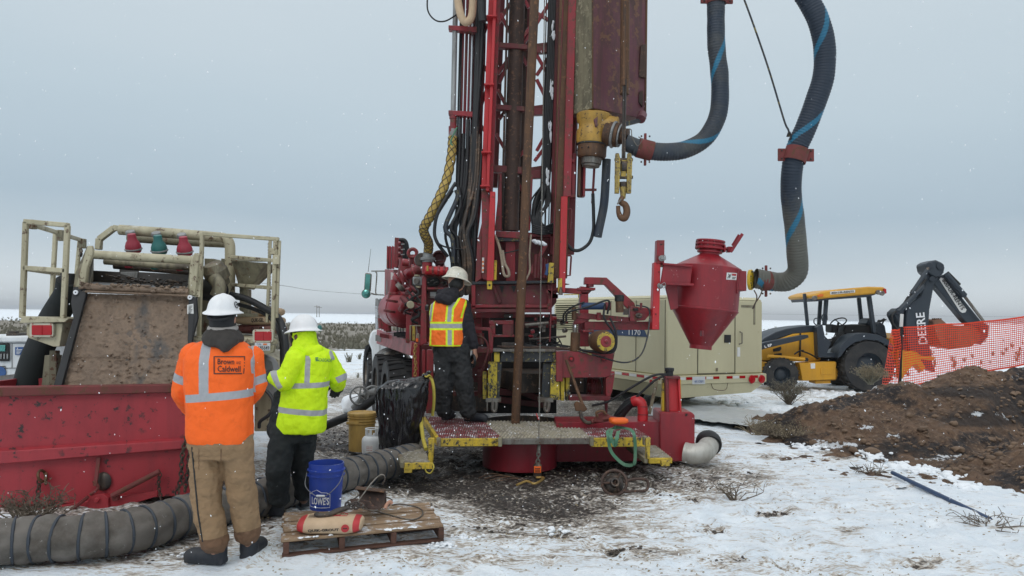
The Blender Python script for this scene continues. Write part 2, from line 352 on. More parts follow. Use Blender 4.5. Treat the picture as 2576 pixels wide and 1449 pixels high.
# ---------------------------------------------------------------- ground: one sheet to the horizon
MUD = [  # (x, y, rx, ry, amount) where mud and slush lie, on the photo grid
 (1300, 1185, 340, 40, .95), (1170, 1225, 200, 44, .65), (1350, 1285, 220, 46, .62), (1370, 1270, 140, 26, .45), (1550, 1185, 190, 32, .35), (1760, 1205, 100, 26, .42),
 (1210, 1320, 110, 36, .4), (1180, 1150, 200, 40, .75), (870, 970, 90, 25, .75), (850, 1080, 60, 60, .4), (830, 1110, 90, 40, .5), (900, 1000, 120, 30, .35), (1030, 1210, 160, 40, .4),
 (420, 1350, 260, 30, .62), (200, 1400, 300, 40, .4), (650, 1300, 90, 40, .6), (1300, 1120, 330, 60, .7), (1500, 1060, 220, 60, .7), (1150, 1040, 220, 60, .6),
 (1500, 1240, 260, 50, .3), (1000, 1180, 120, 30, .5), (700, 1190, 200, 60, .45), (300, 1280, 400, 40, .6), (1680, 1030, 150, 20, .45),
 (1950, 1290, 70, 9, .5), (2140, 1330, 40, 10, .6), (2330, 1413, 55, 12, .5), (1780, 1330, 60, 8, .5), (1650, 1390, 70, 10, .45), (1560, 1375, 90, 8, .45), (1850, 1400, 60, 14, .4),
 (1900, 1420, 300, 22, .20), (1700, 1240, 190, 40, .27), (1400, 1340, 180, 20, .3), (1000, 1390, 320, 40, .22), (500, 1400, 160, 20, .25), (1490, 1400, 200, 20, .2),
 (1900, 1200, 50, 14, .35), (1450, 1020, 260, 40, .5), (2010, 1000, 120, 10, .3), (900, 1120, 100, 40, .4), (1950, 1145, 60, 8, .5), (2180, 1138, 120, 14, 1.1), (2400, 1165, 120, 16, .6), (1640, 1135, 60, 25, .25),
 (1500, 1340, 380, 50, .12), (1900, 1390, 300, 30, .08), (2450, 1135, 170, 20, 1.2), (1700, 1140, 160, 30, .22), (1850, 1180, 150, 22, .2), (1100, 1420, 300, 30, .14), (60, 1270, 130, 30, .3), (1960, 1060, 70, 16, .5)]
def mud_at(x, y):
    pr = proj((x, y, 0))
    if pr is None or y < 1.5 or y > 60: return 0.0
    m = 0.0
    for cx, cy, rx, ry, a in MUD:
        d = ((pr[0] - cx) / rx) ** 2 + ((pr[1] - cy) / ry) ** 2
        if d < 5: m += a * math.exp(-d)
    return min(m, 1.2)
def brush_at(x, y):
    d = math.hypot(x, y)
    if d < 30 or d > 420: return 0.0
    n = noise.noise(V((x * .02, y * .035, 0))) * .5 + noise.noise(V((x * .09, y * .12, 3))) * .35
    b = 0.0
    if x < 8: b = max(0, min(1, (d - 33) / 6)) * max(0, min(1, (150 - d) / 30)) * (.85 + n)
    else: b = max(0, min(1, (d - 40) / 20)) * (.05 + n * 1.1)
    if d > 130: b = max(b, .15 + n) * max(0, 1 - (d - 130) / 290)
    return max(0, min(1, b))
def hgt(x, y):
    h = noise.noise(V((x * .35, y * .35, 0))) * .04 + noise.noise(V((x * 1.7, y * 1.7, 5))) * .016 + noise.noise(V((x * 6, y * 6, 9))) * .010
    h += max(0, noise.noise(V((x * 3.1, y * 3.1, 2))) - .15) * .05
    if y > 16: h *= max(.3, 1)
    if y > 30: h += noise.noise(V((x * .05, y * .05, 4))) * .25 * min(1, (y - 30) / 20)
    return h
def axis_vals(dense0, dense1, step, far, lo):
    a = []; x = dense0
    while x < dense1: a.append(x); x += step
    st = step; x = dense1
    while x < far: a.append(x); st *= 1.13; x += st
    a.append(far); st = step; x = dense0; b = []
    while x > lo: st *= 1.13; x -= st; b.append(max(x, lo))
    return sorted(set(b)) + a
xs = axis_vals(-4.8, 7.6, .032, 9000, -9000); ys = axis_vals(3.6, 12.0, .03, 9000, -60)
vs = []; mud = []; br = []
random.seed(14); PRINTS = []
for _ in range(46):     # lines of boot prints
    x, y, a = random.uniform(-3, 6.5), random.uniform(4.2, 9), random.uniform(0, 6.28)
    for k in range(5):
        PRINTS.append((x + math.cos(a) * k * .62 + (-1) ** k * .1 * math.sin(a), y + math.sin(a) * k * .62 - (-1) ** k * .1 * math.cos(a), a + random.gauss(0, .15)))
PG = {}
for p in PRINTS:
    for i in range(-1, 2):
        for j in range(-1, 2): PG.setdefault((int(p[0] // .5) + i, int(p[1] // .5) + j), []).append(p)
def prints(x, y):
    h = 0
    for px_, py_, a in PG.get((int(x // .5), int(y // .5)), ()):
        u = (x - px_) * math.cos(a) + (y - py_) * math.sin(a); v_ = -(x - px_) * math.sin(a) + (y - py_) * math.cos(a); r = (u / .15) ** 2 + (v_ / .06) ** 2
        if r < 4: h += -.032 * math.exp(-r * r) + .014 * math.exp(-(r - 1.9) ** 2 * 3)
    return h
def ruts(x, y):
    h = 0
    for x0, w_ in ((1.6, 0), (3.2, 0)):
        d = x - (x0 + .16 * (y - 4) + .3 * math.sin(y * .25)); h += -.03 * math.exp(-(d / .16) ** 4) * (1 + .5 * math.sin((y + abs(d)) * 42)) + .022 * math.exp(-((abs(d) - .24) / .06) ** 2)
    return h if y < 8 else 0
for y in ys:
    for x in xs:
        near = -8 < x < 12 and 2 < y < 20
        md = mud_at(x, y); h = hgt(x, y)
        if near: h -= md * .03; h += (.15 + md) * (noise.noise(V((x * 9, y * 9, 1))) * .022 + abs(noise.noise(V((x * 4.3, y * 4.3, 6)))) * -.03) + prints(x, y) + ruts(x, y) * (.4 + noise.noise(V((x, y * 2, 3))))
        vs.append((x, y, h)); mud.append(md); br.append(brush_at(x, y))
nx = len(xs); fs = [(j * nx + i, j * nx + i + 1, (j + 1) * nx + i + 1, (j + 1) * nx + i) for j in range(len(ys) - 1) for i in range(nx - 1)]
me = bpy.data.meshes.new('ground'); me.from_pydata(vs, [], fs)
for nm, arr in (('mud', mud), ('brush', br)):
    at = me.attributes.new(nm, 'FLOAT', 'POINT'); at.data.foreach_set('value', arr)
me.shade_smooth()
gm, N, L, b = newmat('snow_and_mud')
def attr(nm):
    a = N.new('ShaderNodeAttribute'); a.attribute_name = nm; return a.outputs['Fac']
n1 = noisen(N, L, .9, 9, .72); n2 = noisen(N, L, 7, 8, .75, (.55, 1.5, 1)); n3 = noisen(N, L, 40, 4, .6, (.6, 1.4, 1)); n4 = noisen(N, L, 3.2, 6, .7, off=(4, 4, 0))
md = attr('mud')
k = mathn(N, L, 'ADD', md, mathn(N, L, 'MULTIPLY', mathn(N, L, 'SUBTRACT', n2, .5), 2.6))
k = mathn(N, L, 'ADD', k, mathn(N, L, 'MULTIPLY', mathn(N, L, 'MULTIPLY', mathn(N, L, 'SUBTRACT', n3, .5), 2.8), mathn(N, L, 'ADD', md, .42)))
k = mathn(N, L, 'ADD', k, mathn(N, L, 'MULTIPLY', mathn(N, L, 'SUBTRACT', n1, .5), 1.9))
snowc = mixn(N, L, ramp(N, L, n4, .35, .65), (.74, .82, .89), (.88, .93, .97))
c = mixn(N, L, ramp(N, L, k, .16, .42), snowc, (.56, .51, .45))
c = mixn(N, L, ramp(N, L, k, .42, .72), c, (.22, .19, .16))
c = mixn(N, L, ramp(N, L, k, .76, 1.0), c, (.035, .029, .026))
sp_ = ramp(N, L, n3, .63, .70); c = mixn(N, L, mathn(N, L, 'MULTIPLY', sp_, ramp(N, L, n2, .5, .6)), c, (.16, .13, .10))
bn = noisen(N, L, .55, 8, .75, (.5, 1.3, 1)); kb = mathn(N, L, 'ADD', attr('brush'), mathn(N, L, 'MULTIPLY', mathn(N, L, 'SUBTRACT', bn, .5), 1.3))
c = mixn(N, L, ramp(N, L, kb, .42, .55), c, mixn(N, L, ramp(N, L, n1, .3, .7), (.17, .15, .12), (.30, .28, .24)))
L.new(c, b.inputs['Base Color']); b.inputs['Roughness'].default_value = .75
rr = mathn(N, L, 'SUBTRACT', .85, mathn(N, L, 'MULTIPLY', ramp(N, L, k, .6, .9), .45)); L.new(rr, b.inputs['Roughness'])
hh = mathn(N, L, 'ADD', n2, mathn(N, L, 'MULTIPLY', n3, .5)); bumpn(N, L, b, hh, .75, .05)
me.materials.append(gm)
go = bpy.data.objects.new('ground', me); COL.objects.link(go); tag(go, kind='structure')
def ghit(x, y): return G(x, y)
# distant hills
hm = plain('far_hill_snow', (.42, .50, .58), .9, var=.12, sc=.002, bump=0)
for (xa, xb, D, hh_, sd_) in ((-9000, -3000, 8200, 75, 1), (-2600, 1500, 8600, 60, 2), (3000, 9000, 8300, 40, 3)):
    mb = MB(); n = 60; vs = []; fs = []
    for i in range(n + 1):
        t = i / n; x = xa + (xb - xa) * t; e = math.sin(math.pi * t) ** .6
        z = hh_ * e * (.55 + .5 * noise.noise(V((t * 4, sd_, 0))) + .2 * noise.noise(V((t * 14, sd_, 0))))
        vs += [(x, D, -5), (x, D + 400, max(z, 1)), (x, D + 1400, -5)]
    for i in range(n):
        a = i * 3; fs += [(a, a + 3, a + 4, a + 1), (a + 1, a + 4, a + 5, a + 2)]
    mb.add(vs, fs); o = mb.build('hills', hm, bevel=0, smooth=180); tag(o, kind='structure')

# thin air with falling snow in it
hz = bpy.data.materials.new('haze'); hz.use_nodes = True; hz.node_tree.nodes.remove(hz.node_tree.nodes['Principled BSDF'])
pv = hz.node_tree.nodes.new('ShaderNodeVolumePrincipled'); pv.inputs['Color'].default_value = (.93, .96, 1, 1); pv.inputs['Density'].default_value = .0002; pv.inputs['Anisotropy'].default_value = 0
hz.node_tree.links.new(pv.outputs[0], hz.node_tree.nodes['Material Output'].inputs['Volume'])
_m = MB(); _m.box((0, 4600, 39), (22000, 11600, 84)); _o = _m.build('haze', hz, bevel=0, smooth=0); tag(_o, kind='stuff')
# ================================================================ mud bin (red skip)
def q3(pts): return [W(*p) for p in pts]
o_ = thing('waste_bin', 'long red steel waste bin with chains and latch bars below the muddy chute', 'waste bin', W(240, 1285, 6.6))
BL = lambda t: (6.35 + .55 * t)     # distance along the face: left end nearer
mb = MB()
# face panel: three bands between x=-160 and x=480(+hidden behind the man to 560)
def facep(x, y): t = (x + 160) / 720; return W(x, y, 6.35 + .55 * t)
back = V((.0, 1.0, 0))
mb.poly([facep(-160, 1290), facep(505, 1243), facep(505, 966), facep(-160, 974)], back * 0 + V((.0, .05, 0)))
# floor, ends and far wall so that it is a real open box
fl = [facep(-160, 1290), facep(505, 1243)]; tp = [facep(-160, 974), facep(505, 966)]
mb.poly([fl[0] + V((0, .05, .04)), fl[1] + V((0, .05, .04)), fl[1] + back + V((0, 0, .04)), fl[0] + back + V((0, 0, .04))], (0, 0, .03))
for a, b_ in ((fl[0], tp[0]), (fl[1], tp[1])):
    s_ = -1 if a is fl[0] else 1
    mb.poly([a + V((0, .052, 0)), a + back, b_ + back + V((0, 0, -.01)), b_ + V((0, .052, -.01))], (-.04 * s_, 0, 0))
mb.poly([fl[0] + back, fl[1] + back, tp[1] + back + V((0, 0, -.012)), tp[0] + back + V((0, 0, -.012))], (0, .04, 0))
mb.build('bin_body', M['binred'], o_)
mb = MB()   # top rim channel
mb.poly([facep(-160, 1000) + V((0, -.06, 0)), facep(505, 985) + V((0, -.06, 0)), facep(505, 965) + V((0, -.06, 0)), facep(-160, 975) + V((0, -.06, 0))], (0, .12, 0))
mb.build('top_rim', M['rimrust'], o_, bevel=.008)
mb = MB()   # mid rail with a sloping snowy ledge
a, b_, c_, d_ = facep(-160, 1178), facep(475, 1125), facep(475, 1102), facep(-160, 1140)
u = V((0, -.07, 0))
mb.hexa([a + u, b_ + u, c_ + u * .9 - V((0, 0, .01)), d_ + u * .9 - V((0, 0, .01)), a - u * .1, b_ - u * .1, c_ + V((0, 0, .01)), d_ + V((0, 0, .01))])
mb.build('side_rail', M['binred'], o_, bevel=.006)
mb = MB()   # bottom skid
mb.poly([facep(85, 1312) + u * .5, facep(330, 1268) + u * .5, facep(400, 1246) + u * .5, facep(400, 1232) + u * .5, facep(85, 1280) + u * .5], (0, .1, 0))
mb.poly([facep(140, 1330) + u * 1.6, facep(320, 1306) + u * 1.6, facep(320, 1296) + u * 1.6, facep(85, 1312) + u * 1.6, facep(95, 1320) + u * 1.6], (0, .2, 0))
mb.build('skid', M['binred'], o_)
mb = MB()
mb.poly([p + u * 1.0 for p in (facep(231, 1306), facep(283, 1298), facep(283, 1248), facep(270, 1238), facep(243, 1240), facep(231, 1256))], (0, .07, 0))
mb.cyl(facep(257, 1252) + u * 1.4, facep(257, 1252), .022)
mb.build('hinge_bracket', M['binred'], o_)
mb = MB(); mb.beam(facep(252, 1218) + u * 1.1, facep(255, 1148) + u * .6, .035, .015); mb.tube([facep(246, 1205) + u, facep(258, 1222) + u, facep(238, 1240) + u], .014, 8)
mb.build('latch_bar', M['rimrust'], o_)
mb = MB(); mb.ball(facep(262, 1210) + V((0, -.015, 0)), (.075, .03, .085), 9, 7); mb.build('mud_lump', M['mudsteel'], o_, bevel=0, smooth=60)
mb = MB(); mb.tube([facep(294, 1242) + u * 1.3, facep(414, 1180) + u * 1.3], .024, 10, 1); mb.poly([p + u * 1.2 for p in (facep(288, 1240), facep(308, 1240), facep(310, 1252), facep(296, 1256))], (0, .04, 0)); mb.build('lever_bar', M['rimrust'], o_)
mb = MB()
for k in range(26):
    p = along(facep(238, 1243), facep(166, 1300), k / 26) + u * 1.5
    mb.torus(p, facep(166, 1300) - facep(238, 1243), .014, .004, 8, 4)
mb.build('spring', M['rimrust'], o_, bevel=0)
mb = MB(); mb.torus(facep(118, 1193) + u, (1, 0, 0.3), .05, .012, 14, 6); mb.torus(facep(128, 1200) + u, (1, .6, 0), .045, .012, 14, 6); mb.build('shackle', M['rust'], o_, bevel=0)
for k, (pp) in enumerate([[facep(116, 1200), facep(112, 1240), facep(105, 1270), facep(92, 1296), facep(78, 1316)], [facep(416, 1186), facep(411, 1212), facep(418, 1252)], [facep(482, 1090), facep(470, 1140), facep(466, 1200), facep(456, 1238)], [facep(490, 1095), facep(486, 1160), facep(476, 1230)]]):
    mb = MB(); mb.chain([p + u * 1.3 for p in pp], .055 if k != 1 else .04, .008 if k != 1 else .006); mb.build('chain', M['rustdark'] if k < 2 else M['mudsteel'], o_, bevel=0)
# ================================================================ ribbed fabric duct
def ribs(name, mat, ringmat, pts, r, pitch, label, cat, wob=.020, sag=.02, ringr=.012):
    P = smooth_pts(pts, 14); t = thing(name, label, cat, V((P[0].x, P[0].y, 0)))
    ds = [0]
    for a, b_ in zip(P, P[1:]): ds.append(ds[-1] + (b_ - a).length)
    Lt = ds[-1]; vs = []; fs = []; seg = 40; n = int(Lt / .025); t0 = None
    def at(d):
        for i in range(len(P) - 1):
            if d <= ds[i + 1] or i == len(P) - 2: return P[i].lerp(P[i + 1], min(1, (d - ds[i]) / (ds[i + 1] - ds[i])))
    rings = MB()
    for i in range(n + 1):
        d = Lt * i / n; p = at(d); q = (at(min(Lt, d + .03)) - at(max(0, d - .03))).normalized()
        sd = q.cross(V((0, 0, 1))).normalized(); up = sd.cross(q).normalized()
        ph = (d % pitch) / pitch; bul = math.sin(math.pi * ph) ** .7
        for j in range(seg):
            a = 2 * math.pi * j / seg
            rr = r * (1 - .06 * (1 - bul)) + wob * noise.noise(V((d * 7, math.cos(a) * 2.2, math.sin(a) * 2.2))) * bul * 1.6 + .004 * noise.noise(V((d * 30, a * 5, 1)))
            z = math.sin(a) * rr
            if z < -r * .86: z = -r * .86 + (z + r * .86) * .2
            vs.append(p + sd * math.cos(a) * rr + up * z)
    fs = [(i * seg + j, i * seg + (j + 1) % seg, (i + 1) * seg + (j + 1) % seg, (i + 1) * seg + j) for i in range(n) for j in range(seg)]
    MB().add(vs, fs).build('duct_fabric', mat, t, bevel=0, smooth=180)
    k = 0
    d = pitch * 0.001
    while d < Lt:
        p = at(d); q = (at(min(Lt, d + .03)) - at(max(0, d - .03))).normalized(); sd = q.cross(V((0, 0, 1))).normalized(); up = sd.cross(q).normalized()
        tilt = random.uniform(-.06, .06)
        pts_ = [p + sd * math.cos(a) * r * .965 + up * max(math.sin(a) * r * .965, -r * .88) + q * math.cos(a + 1) * tilt * r for a in [2 * math.pi * i / 32 for i in range(33)]]
        MB().tube(pts_, ringr, 6, 1, cap=False).build('hoop', ringmat, t, bevel=0); d += pitch * random.uniform(.93, 1.07); k += 1
    return t
DR = .158
def dpt(x, y): # ground pixel under the duct's near bottom edge
    p = G(x, y); return V((p.x, p.y + DR * .9, DR * .93))
M['ductfab'] = paint('grey_brown_duct_fabric', (.135, .122, .108), .75, dirt=(.06, .05, .04), da=.8, ca=.06, chip=(.32, .31, .30), sc=4, stretch=None, bump=.6)
M['ducthoop'] = plain('blue_grey_hoop_tape', (.035, .045, .06), .6)
ribs('flexible_duct', M['ductfab'], M['ducthoop'], [dpt(-130, 1452), dpt(20, 1432), dpt(150, 1425), dpt(280, 1408), dpt(400, 1375), dpt(500, 1343), dpt(600, 1318), dpt(680, 1292), dpt(780, 1262), dpt(880, 1236), dpt(960, 1214), dpt(1040, 1190)], DR, .135,
     'long grey brown ribbed fabric duct lying on the ground past the waste bin', 'flexible duct', ringr=.0105)
# ================================================================ shale shaker truck (tan)
ST = thing('mud_cleaning_truck', 'tan mud cleaning truck with railings and shaker chute caked in brown mud', 'mud truck', W(380, 1050, 8.6) * 1)
BASES[ST.name].z = 0; ST.location.z = 0
def rail(name, segs, w=.05, mat='tan', par=ST, bevel=.006):
    mb = MB()
    for a, b_ in segs: mb.beam(W(*a), W(*b_), w, w)
    return mb.build(name, M[mat], par, bevel=bevel)
Yr = 7.0
rail('railing', [((65, 558, Yr), (56, 800, Yr)), ((61, 557, Yr), (174, 567, Yr)), ((170, 567, Yr), (159, 806, Yr)), ((61, 674, Yr), (166, 681, Yr))], .045)
rail('railing', [((83, 566, Yr + .1), (204, 604, 9.0)), ((140, 583, 8.0), (128, 795, 8.0)), ((201, 604, 9.0), (190, 720, 9.0)), ((64, 676, Yr + .1), (188, 695, 9.0))], .042)
mb = MB()
for x, y0, y1, Y_ in ((76, 552, 575, 7.08), (148, 578, 605, 7.9), (203, 600, 624, 8.9)): mb.rect(x - 7, y0, x + 7, y1, Y_, .07)
mb.build('railing_socket', M['tandark'], ST)
mb = MB(); mb.chain([W(202, 625, 8.9), W(205, 635, 8.9), W(203, 646, 8.9)], .05, .009); mb.build('chain', M['mudsteel'], ST, bevel=0)
mb = MB()   # left deck
mb.px([(47, 813), (162, 811), (173, 801), (55, 795)], 6.95, .0, dv=(0, 1.9, -.02)); mb.build('deck', M['tan'], ST, bevel=.006)
mb = MB(); mb.px([(66, 815.5), (158, 813.5), (150, 872), (134, 872), (72, 850), (67, 843)], 7.0, .35); mb.build('light_box', M['tan'], ST)
mb = MB(); mb.px([(112, 894), (142, 894), (122, 970), (118, 1010), (98, 1010), (104, 970)], 7.3, .1); mb.px([(124, 882), (142, 882), (140, 1010), (122, 1010)], 7.15, .06); mb.build('support_leg', M['tandark'], ST)
def taillight(x0, y0, x1, y1, Y_):
    mb = MB()
    def rr(a0, b0, a1, b1, c):
        pts = []
        for cx, cy, s0 in ((a1 - c, b0 + c, -90), (a1 - c, b1 - c, 0), (a0 + c, b1 - c, 90), (a0 + c, b0 + c, 180)):
            for k in range(5): an = R(s0 + k * 22.5); pts.append((cx + c * math.cos(an), cy + c * math.sin(an)))
        return pts
    mb.px(rr(x0, y0, x1, y1, 6), Y_ - .02, .03); f = mb.build('light_frame', M['lampframe'], ST, bevel=.003)
    mb = MB(); mb.px(rr(x0 + 5, y0 + 5, x1 - 4, y1 - 5, 3), Y_ - .026, .02); l = mb.build('tail_light', M['redglass'], ST, bevel=.003)
    mb = MB()
    for k in (.5,): xx = x0 + (x1 - x0) * k; mb.rect(xx - 1.2, y0 + 5, xx + 1.2, y1 - 5, Y_ - .031, .006)
    for xx, yy in ((x0 + 7, y0 + 2), (x1 - 7, y0 + 2), (x0 + 7, y1 - 2), (x1 - 7, y1 - 2)): mb.rect(xx - 1.1, yy - 1.1, xx + 1.1, yy + 1.1, Y_ - .03, .01)
    mb.build('lens_divider', M['redglass'], l, bevel=0)
taillight(74, 813, 134, 848, 6.98); taillight(635, 829, 687, 862, 7.28)
M['screenblk'] = paint('dark_screen', (.010, .009, .008), .4, dirt=(.07, .05, .035), da=.5, ca=.08, chip=(.12, .08, .05))
# shaker box: side plates, back, rollers
sA = .9
M['shakewall'] = paint('mud_splashed_tan', (.30, .27, .18), .55, dirt=(.05, .04, .032), da=1.0, ca=.14, chip=(.16, .11, .07), sc=3)
mb = MB(); mb.poly(q3([(184, 722, 7.05), (213, 721, 7.05), (217, 672, 7.05), (231, 632, 7.25), (226, 618, 7.3), (219, 619, 7.3), (190, 686, 7.05)]), (.035, .0, 0)); mb.poly(q3([(213, 721, 7.05), (217, 672, 7.05), (231, 632, 7.25), (236, 640, 9.2), (236, 722, 9.2)]), (-.03, 0, 0)); mb.build('shaker_side_plate', M['shakewall'], ST, bevel=.004)
mb = MB(); mb.poly(q3([(474, 742, 7.2), (494, 748, 7.2), (499, 662, 7.3), (500, 640, 7.35), (489, 636, 7.35), (477, 667, 7.25)]), (.04, .0, 0)); mb.poly(q3([(474, 742, 7.2), (477, 667, 7.25), (486, 640, 7.3), (480, 645, 9.2), (470, 735, 9.2)]), (.03, 0, 0)); mb.build('shaker_side_plate', M['tan'], ST, bevel=.004)
mb = MB(); mb.px([(190, 722), (219, 619), (229, 618), (233, 636), (219, 672), (214, 722)], 7.02, .04); mb.build('shaker_flange', M['tan'], ST, bevel=.006); mb = MB(); mb.px([(475, 742), (477, 668), (489, 636), (500, 640), (498, 668), (491, 744)], 7.18, .04); mb.build('shaker_flange', M['tan'], ST, bevel=.006)
mb = MB(); mb.cyl(W(229, 640, 7.2), W(487, 655, 7.35), .043, seg=20); mb.build('front_pipe', M['tan'], ST)
mb = MB(); mb.cyl(W(262, 657, 7.45), W(483, 673, 7.6), .034, seg=16); mb.build('spray_pipe', M['shakewall'], ST)
mb = MB(); mb.cyl(W(286, 668, 7.8), W(480, 684, 7.95), .036, seg=16); mb.build('spray_pipe', M['mudsteel'], ST)
mb = MB(); mb.poly(q3([(228, 722, 8.7), (480, 734, 8.8), (480, 691, 8.8), (345, 684, 8.8), (345, 672, 8.8), (300, 672, 8.8), (300, 684, 8.8), (228, 680, 8.7)]), (0, .05, 0))
mb.poly(q3([(212, 722, 7.1), (476, 742, 7.25), (478, 720, 8.8), (228, 708, 8.7)]), (0, 0, -.03)); mb.build('screen_deck', M['screenblk'], ST)
mb = MB(); mb.rect(303, 684, 345, 700, 8.78, .02); mb.build('screen_plate', M['galv'], ST)
# muddy chute with caked relief
mudm, N, L, b = newmat('wet_brown_mud')
na = noisen(N, L, 5, 9, .7, (1, 1, .45)); nb = noisen(N, L, 26, 6, .7); nc = noisen(N, L, 2.2, 4, .6, (1, 1, .3), off=(5, 0, 2))
c = mixn(N, L, ramp(N, L, na, .35, .65), (.15, .102, .068), (.25, .175, .12))
c = mixn(N, L, mathn(N, L, 'MULTIPLY', ramp(N, L, nb, .56, .68), .7), c, (.05, .032, .022))
c = mixn(N, L, mathn(N, L, 'MULTIPLY', ramp(N, L, nc, .60, .68), .8), c, (.055, .058, .06))
L.new(c, b.inputs['Base Color']); L.new(ramp(N, L, na, -.2, 1.4), b.inputs['Roughness']); b.inputs['Roughness'].default_value = .5
bumpn(N, L, b, mathn(N, L, 'ADD', nb, na), .8, .02); M['mudwet'] = mudm
TL, TR, BLc, BR = W(214, 738, 7.05), W(474, 746, 7.22), W(151, 972, 6.72), W(478, 968, 6.85)
vs = []; nu, nv = 110, 100
for j in range(nv + 1):
    for i in range(nu + 1):
        a = i / nu; t = j / nv; p = TL.lerp(TR, a).lerp(BLc.lerp(BR, a), t)
        n_ = noise.noise(V((a * 7, t * 5, 0))); h = .010 * noise.noise(V((a * 22, t * 26, 1))) + .016 * max(0, noise.noise(V((a * 30, t * 34, 4)))) * (1 if n_ > -.1 else .2)
        h += .02 * max(0, noise.noise(V((a * 13, t * 8, 8))) - .1)
        if abs(t - .72) < .012: h -= .006
        p = p + V((0, -1, .25)) * h; vs.append(p)
fs = [(j * (nu + 1) + i, j * (nu + 1) + i + 1, (j + 1) * (nu + 1) + i + 1, (j + 1) * (nu + 1) + i) for j in range(nv) for i in range(nu)]
ch = MB().add(vs, fs).build('mud_coat', M['mudwet'], ST, bevel=0, smooth=180, fix=False)
mb = MB(); d_ = V((0, .02, 0)); e_ = V((0, .06, 0))
mb.poly([TL + d_, TR + d_, BR + d_, BLc + d_], e_ * .5); mb.build('chute_plate', M['mudsteel'], ST)
mb = MB()
mb.poly(q3([(184, 722, 6.98), (215, 724, 6.98), (216, 742, 6.98), (154, 976, 6.66), (134, 970, 6.66), (184, 800, 6.85), (178, 760, 6.98)]), (0, .035, 0)); mb.build('chute_side', M['black'], ST, bevel=.004); mb = MB()
mb.poly(q3([(474, 744, 7.15), (493, 748, 7.15), (497, 800, 7.1), (484, 850, 7.0), (478, 968, 6.8), (470, 968, 6.8)]), (0, .035, 0)); mb.build('chute_side', M['black'], ST, bevel=.004)
mb = MB()
for x, y, Y_ in ((191.5, 735.5, 6.97), (478.5, 748, 7.13)): mb.lathe(W(x, y, Y_), (0, -1, 0), [(.008, .0), (.022, .0), (.022, .012), (.008, .012)], 20, closed=True)
mb.build('washer', M['whiteink'], ST, bevel=0)
mb = MB(); mb.px([(471, 767), (486, 764), (487, 789), (471, 790)], 7.08, .003); lb = mb.build('sticker', M['label'], ST, bevel=0)
mb = MB()
for k in range(6): mb.rect(474, 769 + k * 3.2, 484 - (k % 3) * 2, 770.2 + k * 3.2, 7.076, .002)
mb.build('sticker_text', M['ink'], lb, bevel=0)
# mud lip and lumps along the top of the chute
mb = MB(); mb.cyl(W(207, 722, 7.0), W(474, 734, 7.15), .03, seg=14); mb.cyl(W(209, 733, 6.98), W(474, 744, 7.13), .012, seg=10)
for k in range(150):
    t = random.random(); p = W(207, 718, 7.0).lerp(W(474, 730, 7.15), t) + V((0, random.uniform(-.05, .06), random.uniform(-.03, .03))); s_ = random.uniform(.008, .02)
    mb.ball(p, (s_ * random.uniform(.8, 1.8), s_, s_ * random.uniform(.5, .9)), 7, 5)
tag(mb.build('mud_lip', M['mudwet'], ST, bevel=0, smooth=60), kind='stuff'); mb = MB()
for k in range(130):
    t = random.random(); p = W(300, 706, 7.6).lerp(W(470, 716, 7.7), t) + V((0, random.uniform(-.3, .3), random.uniform(-.05, .04))); s_ = random.uniform(.008, .02)
    mb.ball(p, (s_ * random.uniform(.8, 1.8), s_, s_ * random.uniform(.5, .9)), 7, 5)
tag(mb.build('screen_mud', M['mudsteel'], ST, bevel=0, smooth=60), kind='stuff')
mb = MB()
for k in range(190):
    a = random.random(); t = random.random() ** .8
    col_ = noise.noise(V((a * 7, t * 3, 20)))
    if col_ < -.02: continue
    p = TL.lerp(TR, a).lerp(BLc.lerp(BR, a), t); s_ = random.uniform(.006, .016)
    mb.ball(p + V((0, -.012, 0)), (s_ * random.uniform(.6, 1.3), s_ * .8, s_ * random.uniform(.6, 1.3)), 6, 4)
tag(mb.build('mud_crumbs', M['mudwet'], ST, bevel=0, smooth=60), kind='stuff')
# overhead pipes
mb = MB(); mb.tube([W(300, 578, 7.9), W(420, 586, 7.95), W(540, 596, 8.0), W(566, 600, 8.0), W(577, 612, 8.0), W(579, 640, 8.0), W(578, 745, 8.0)], .055, 18, 6); mb.build('overhead_pipe', M['tan'], ST)
mb = MB(); mb.tube([W(322, 597, 8.3), W(440, 606, 8.35), W(566, 612, 8.4)], .052, 16, 1); mb.build('manifold_pipe', M['tandark'], ST)
rail('hoop_rail', [((248, 628, 7.9), (250, 600, 7.9)), ((250, 602, 7.9), (288, 573, 7.9)), ((286, 573, 7.9), (306, 576, 7.9))], .06)
for cx_, col_ in ((337, 'pinkv'), (402, 'greenv'), (466, 'pinkv')):
    x = cx_; yb = 613 + (cx_ - 337) * .055
    vt = MB(); p0 = W(x, yb + 22, 7.75)
    vt.lathe(p0, V((.0, -.35, 1)), [(.0, .0), (.07, .0), (.078, .03), (.078, .07), (.065, .11), (.045, .14), (.04, .2), (0, .2)], 22)
    v_ = vt.build('valve', M[col_], ST, bevel=.004, smooth=50)
    vt = MB(); vt.cyl(W(x - 6, yb + 2, 7.8), W(x - 8, yb - 22, 7.85), .028, seg=12); vt.build('valve_neck', M[col_], v_)
    vt = MB(); vt.lathe(W(x - 8, yb - 22, 7.83), (0, -.5, 1), [(0, 0), (.045, 0), (.05, .02), (.045, .045), (.02, .05), (0, .05)], 14); vt.build('valve_wheel', M['galv'], v_)
    vt = MB(); vt.torus(p0 + V((0, -.012, .035)), V((0, -.35, 1)), .078, .010, 24, 6); vt.build('valve_clamp', M['galv'], v_, bevel=0)
    vt = MB(); vt.lathe(W(x - 16 + 4, yb + 60, 7.7), (0, -.3, 1), [(0, 0), (.04, 0), (.045, .03), (.02, .07), (0, .07)], 6); vt.build('spray_nozzle', M[col_], ST)
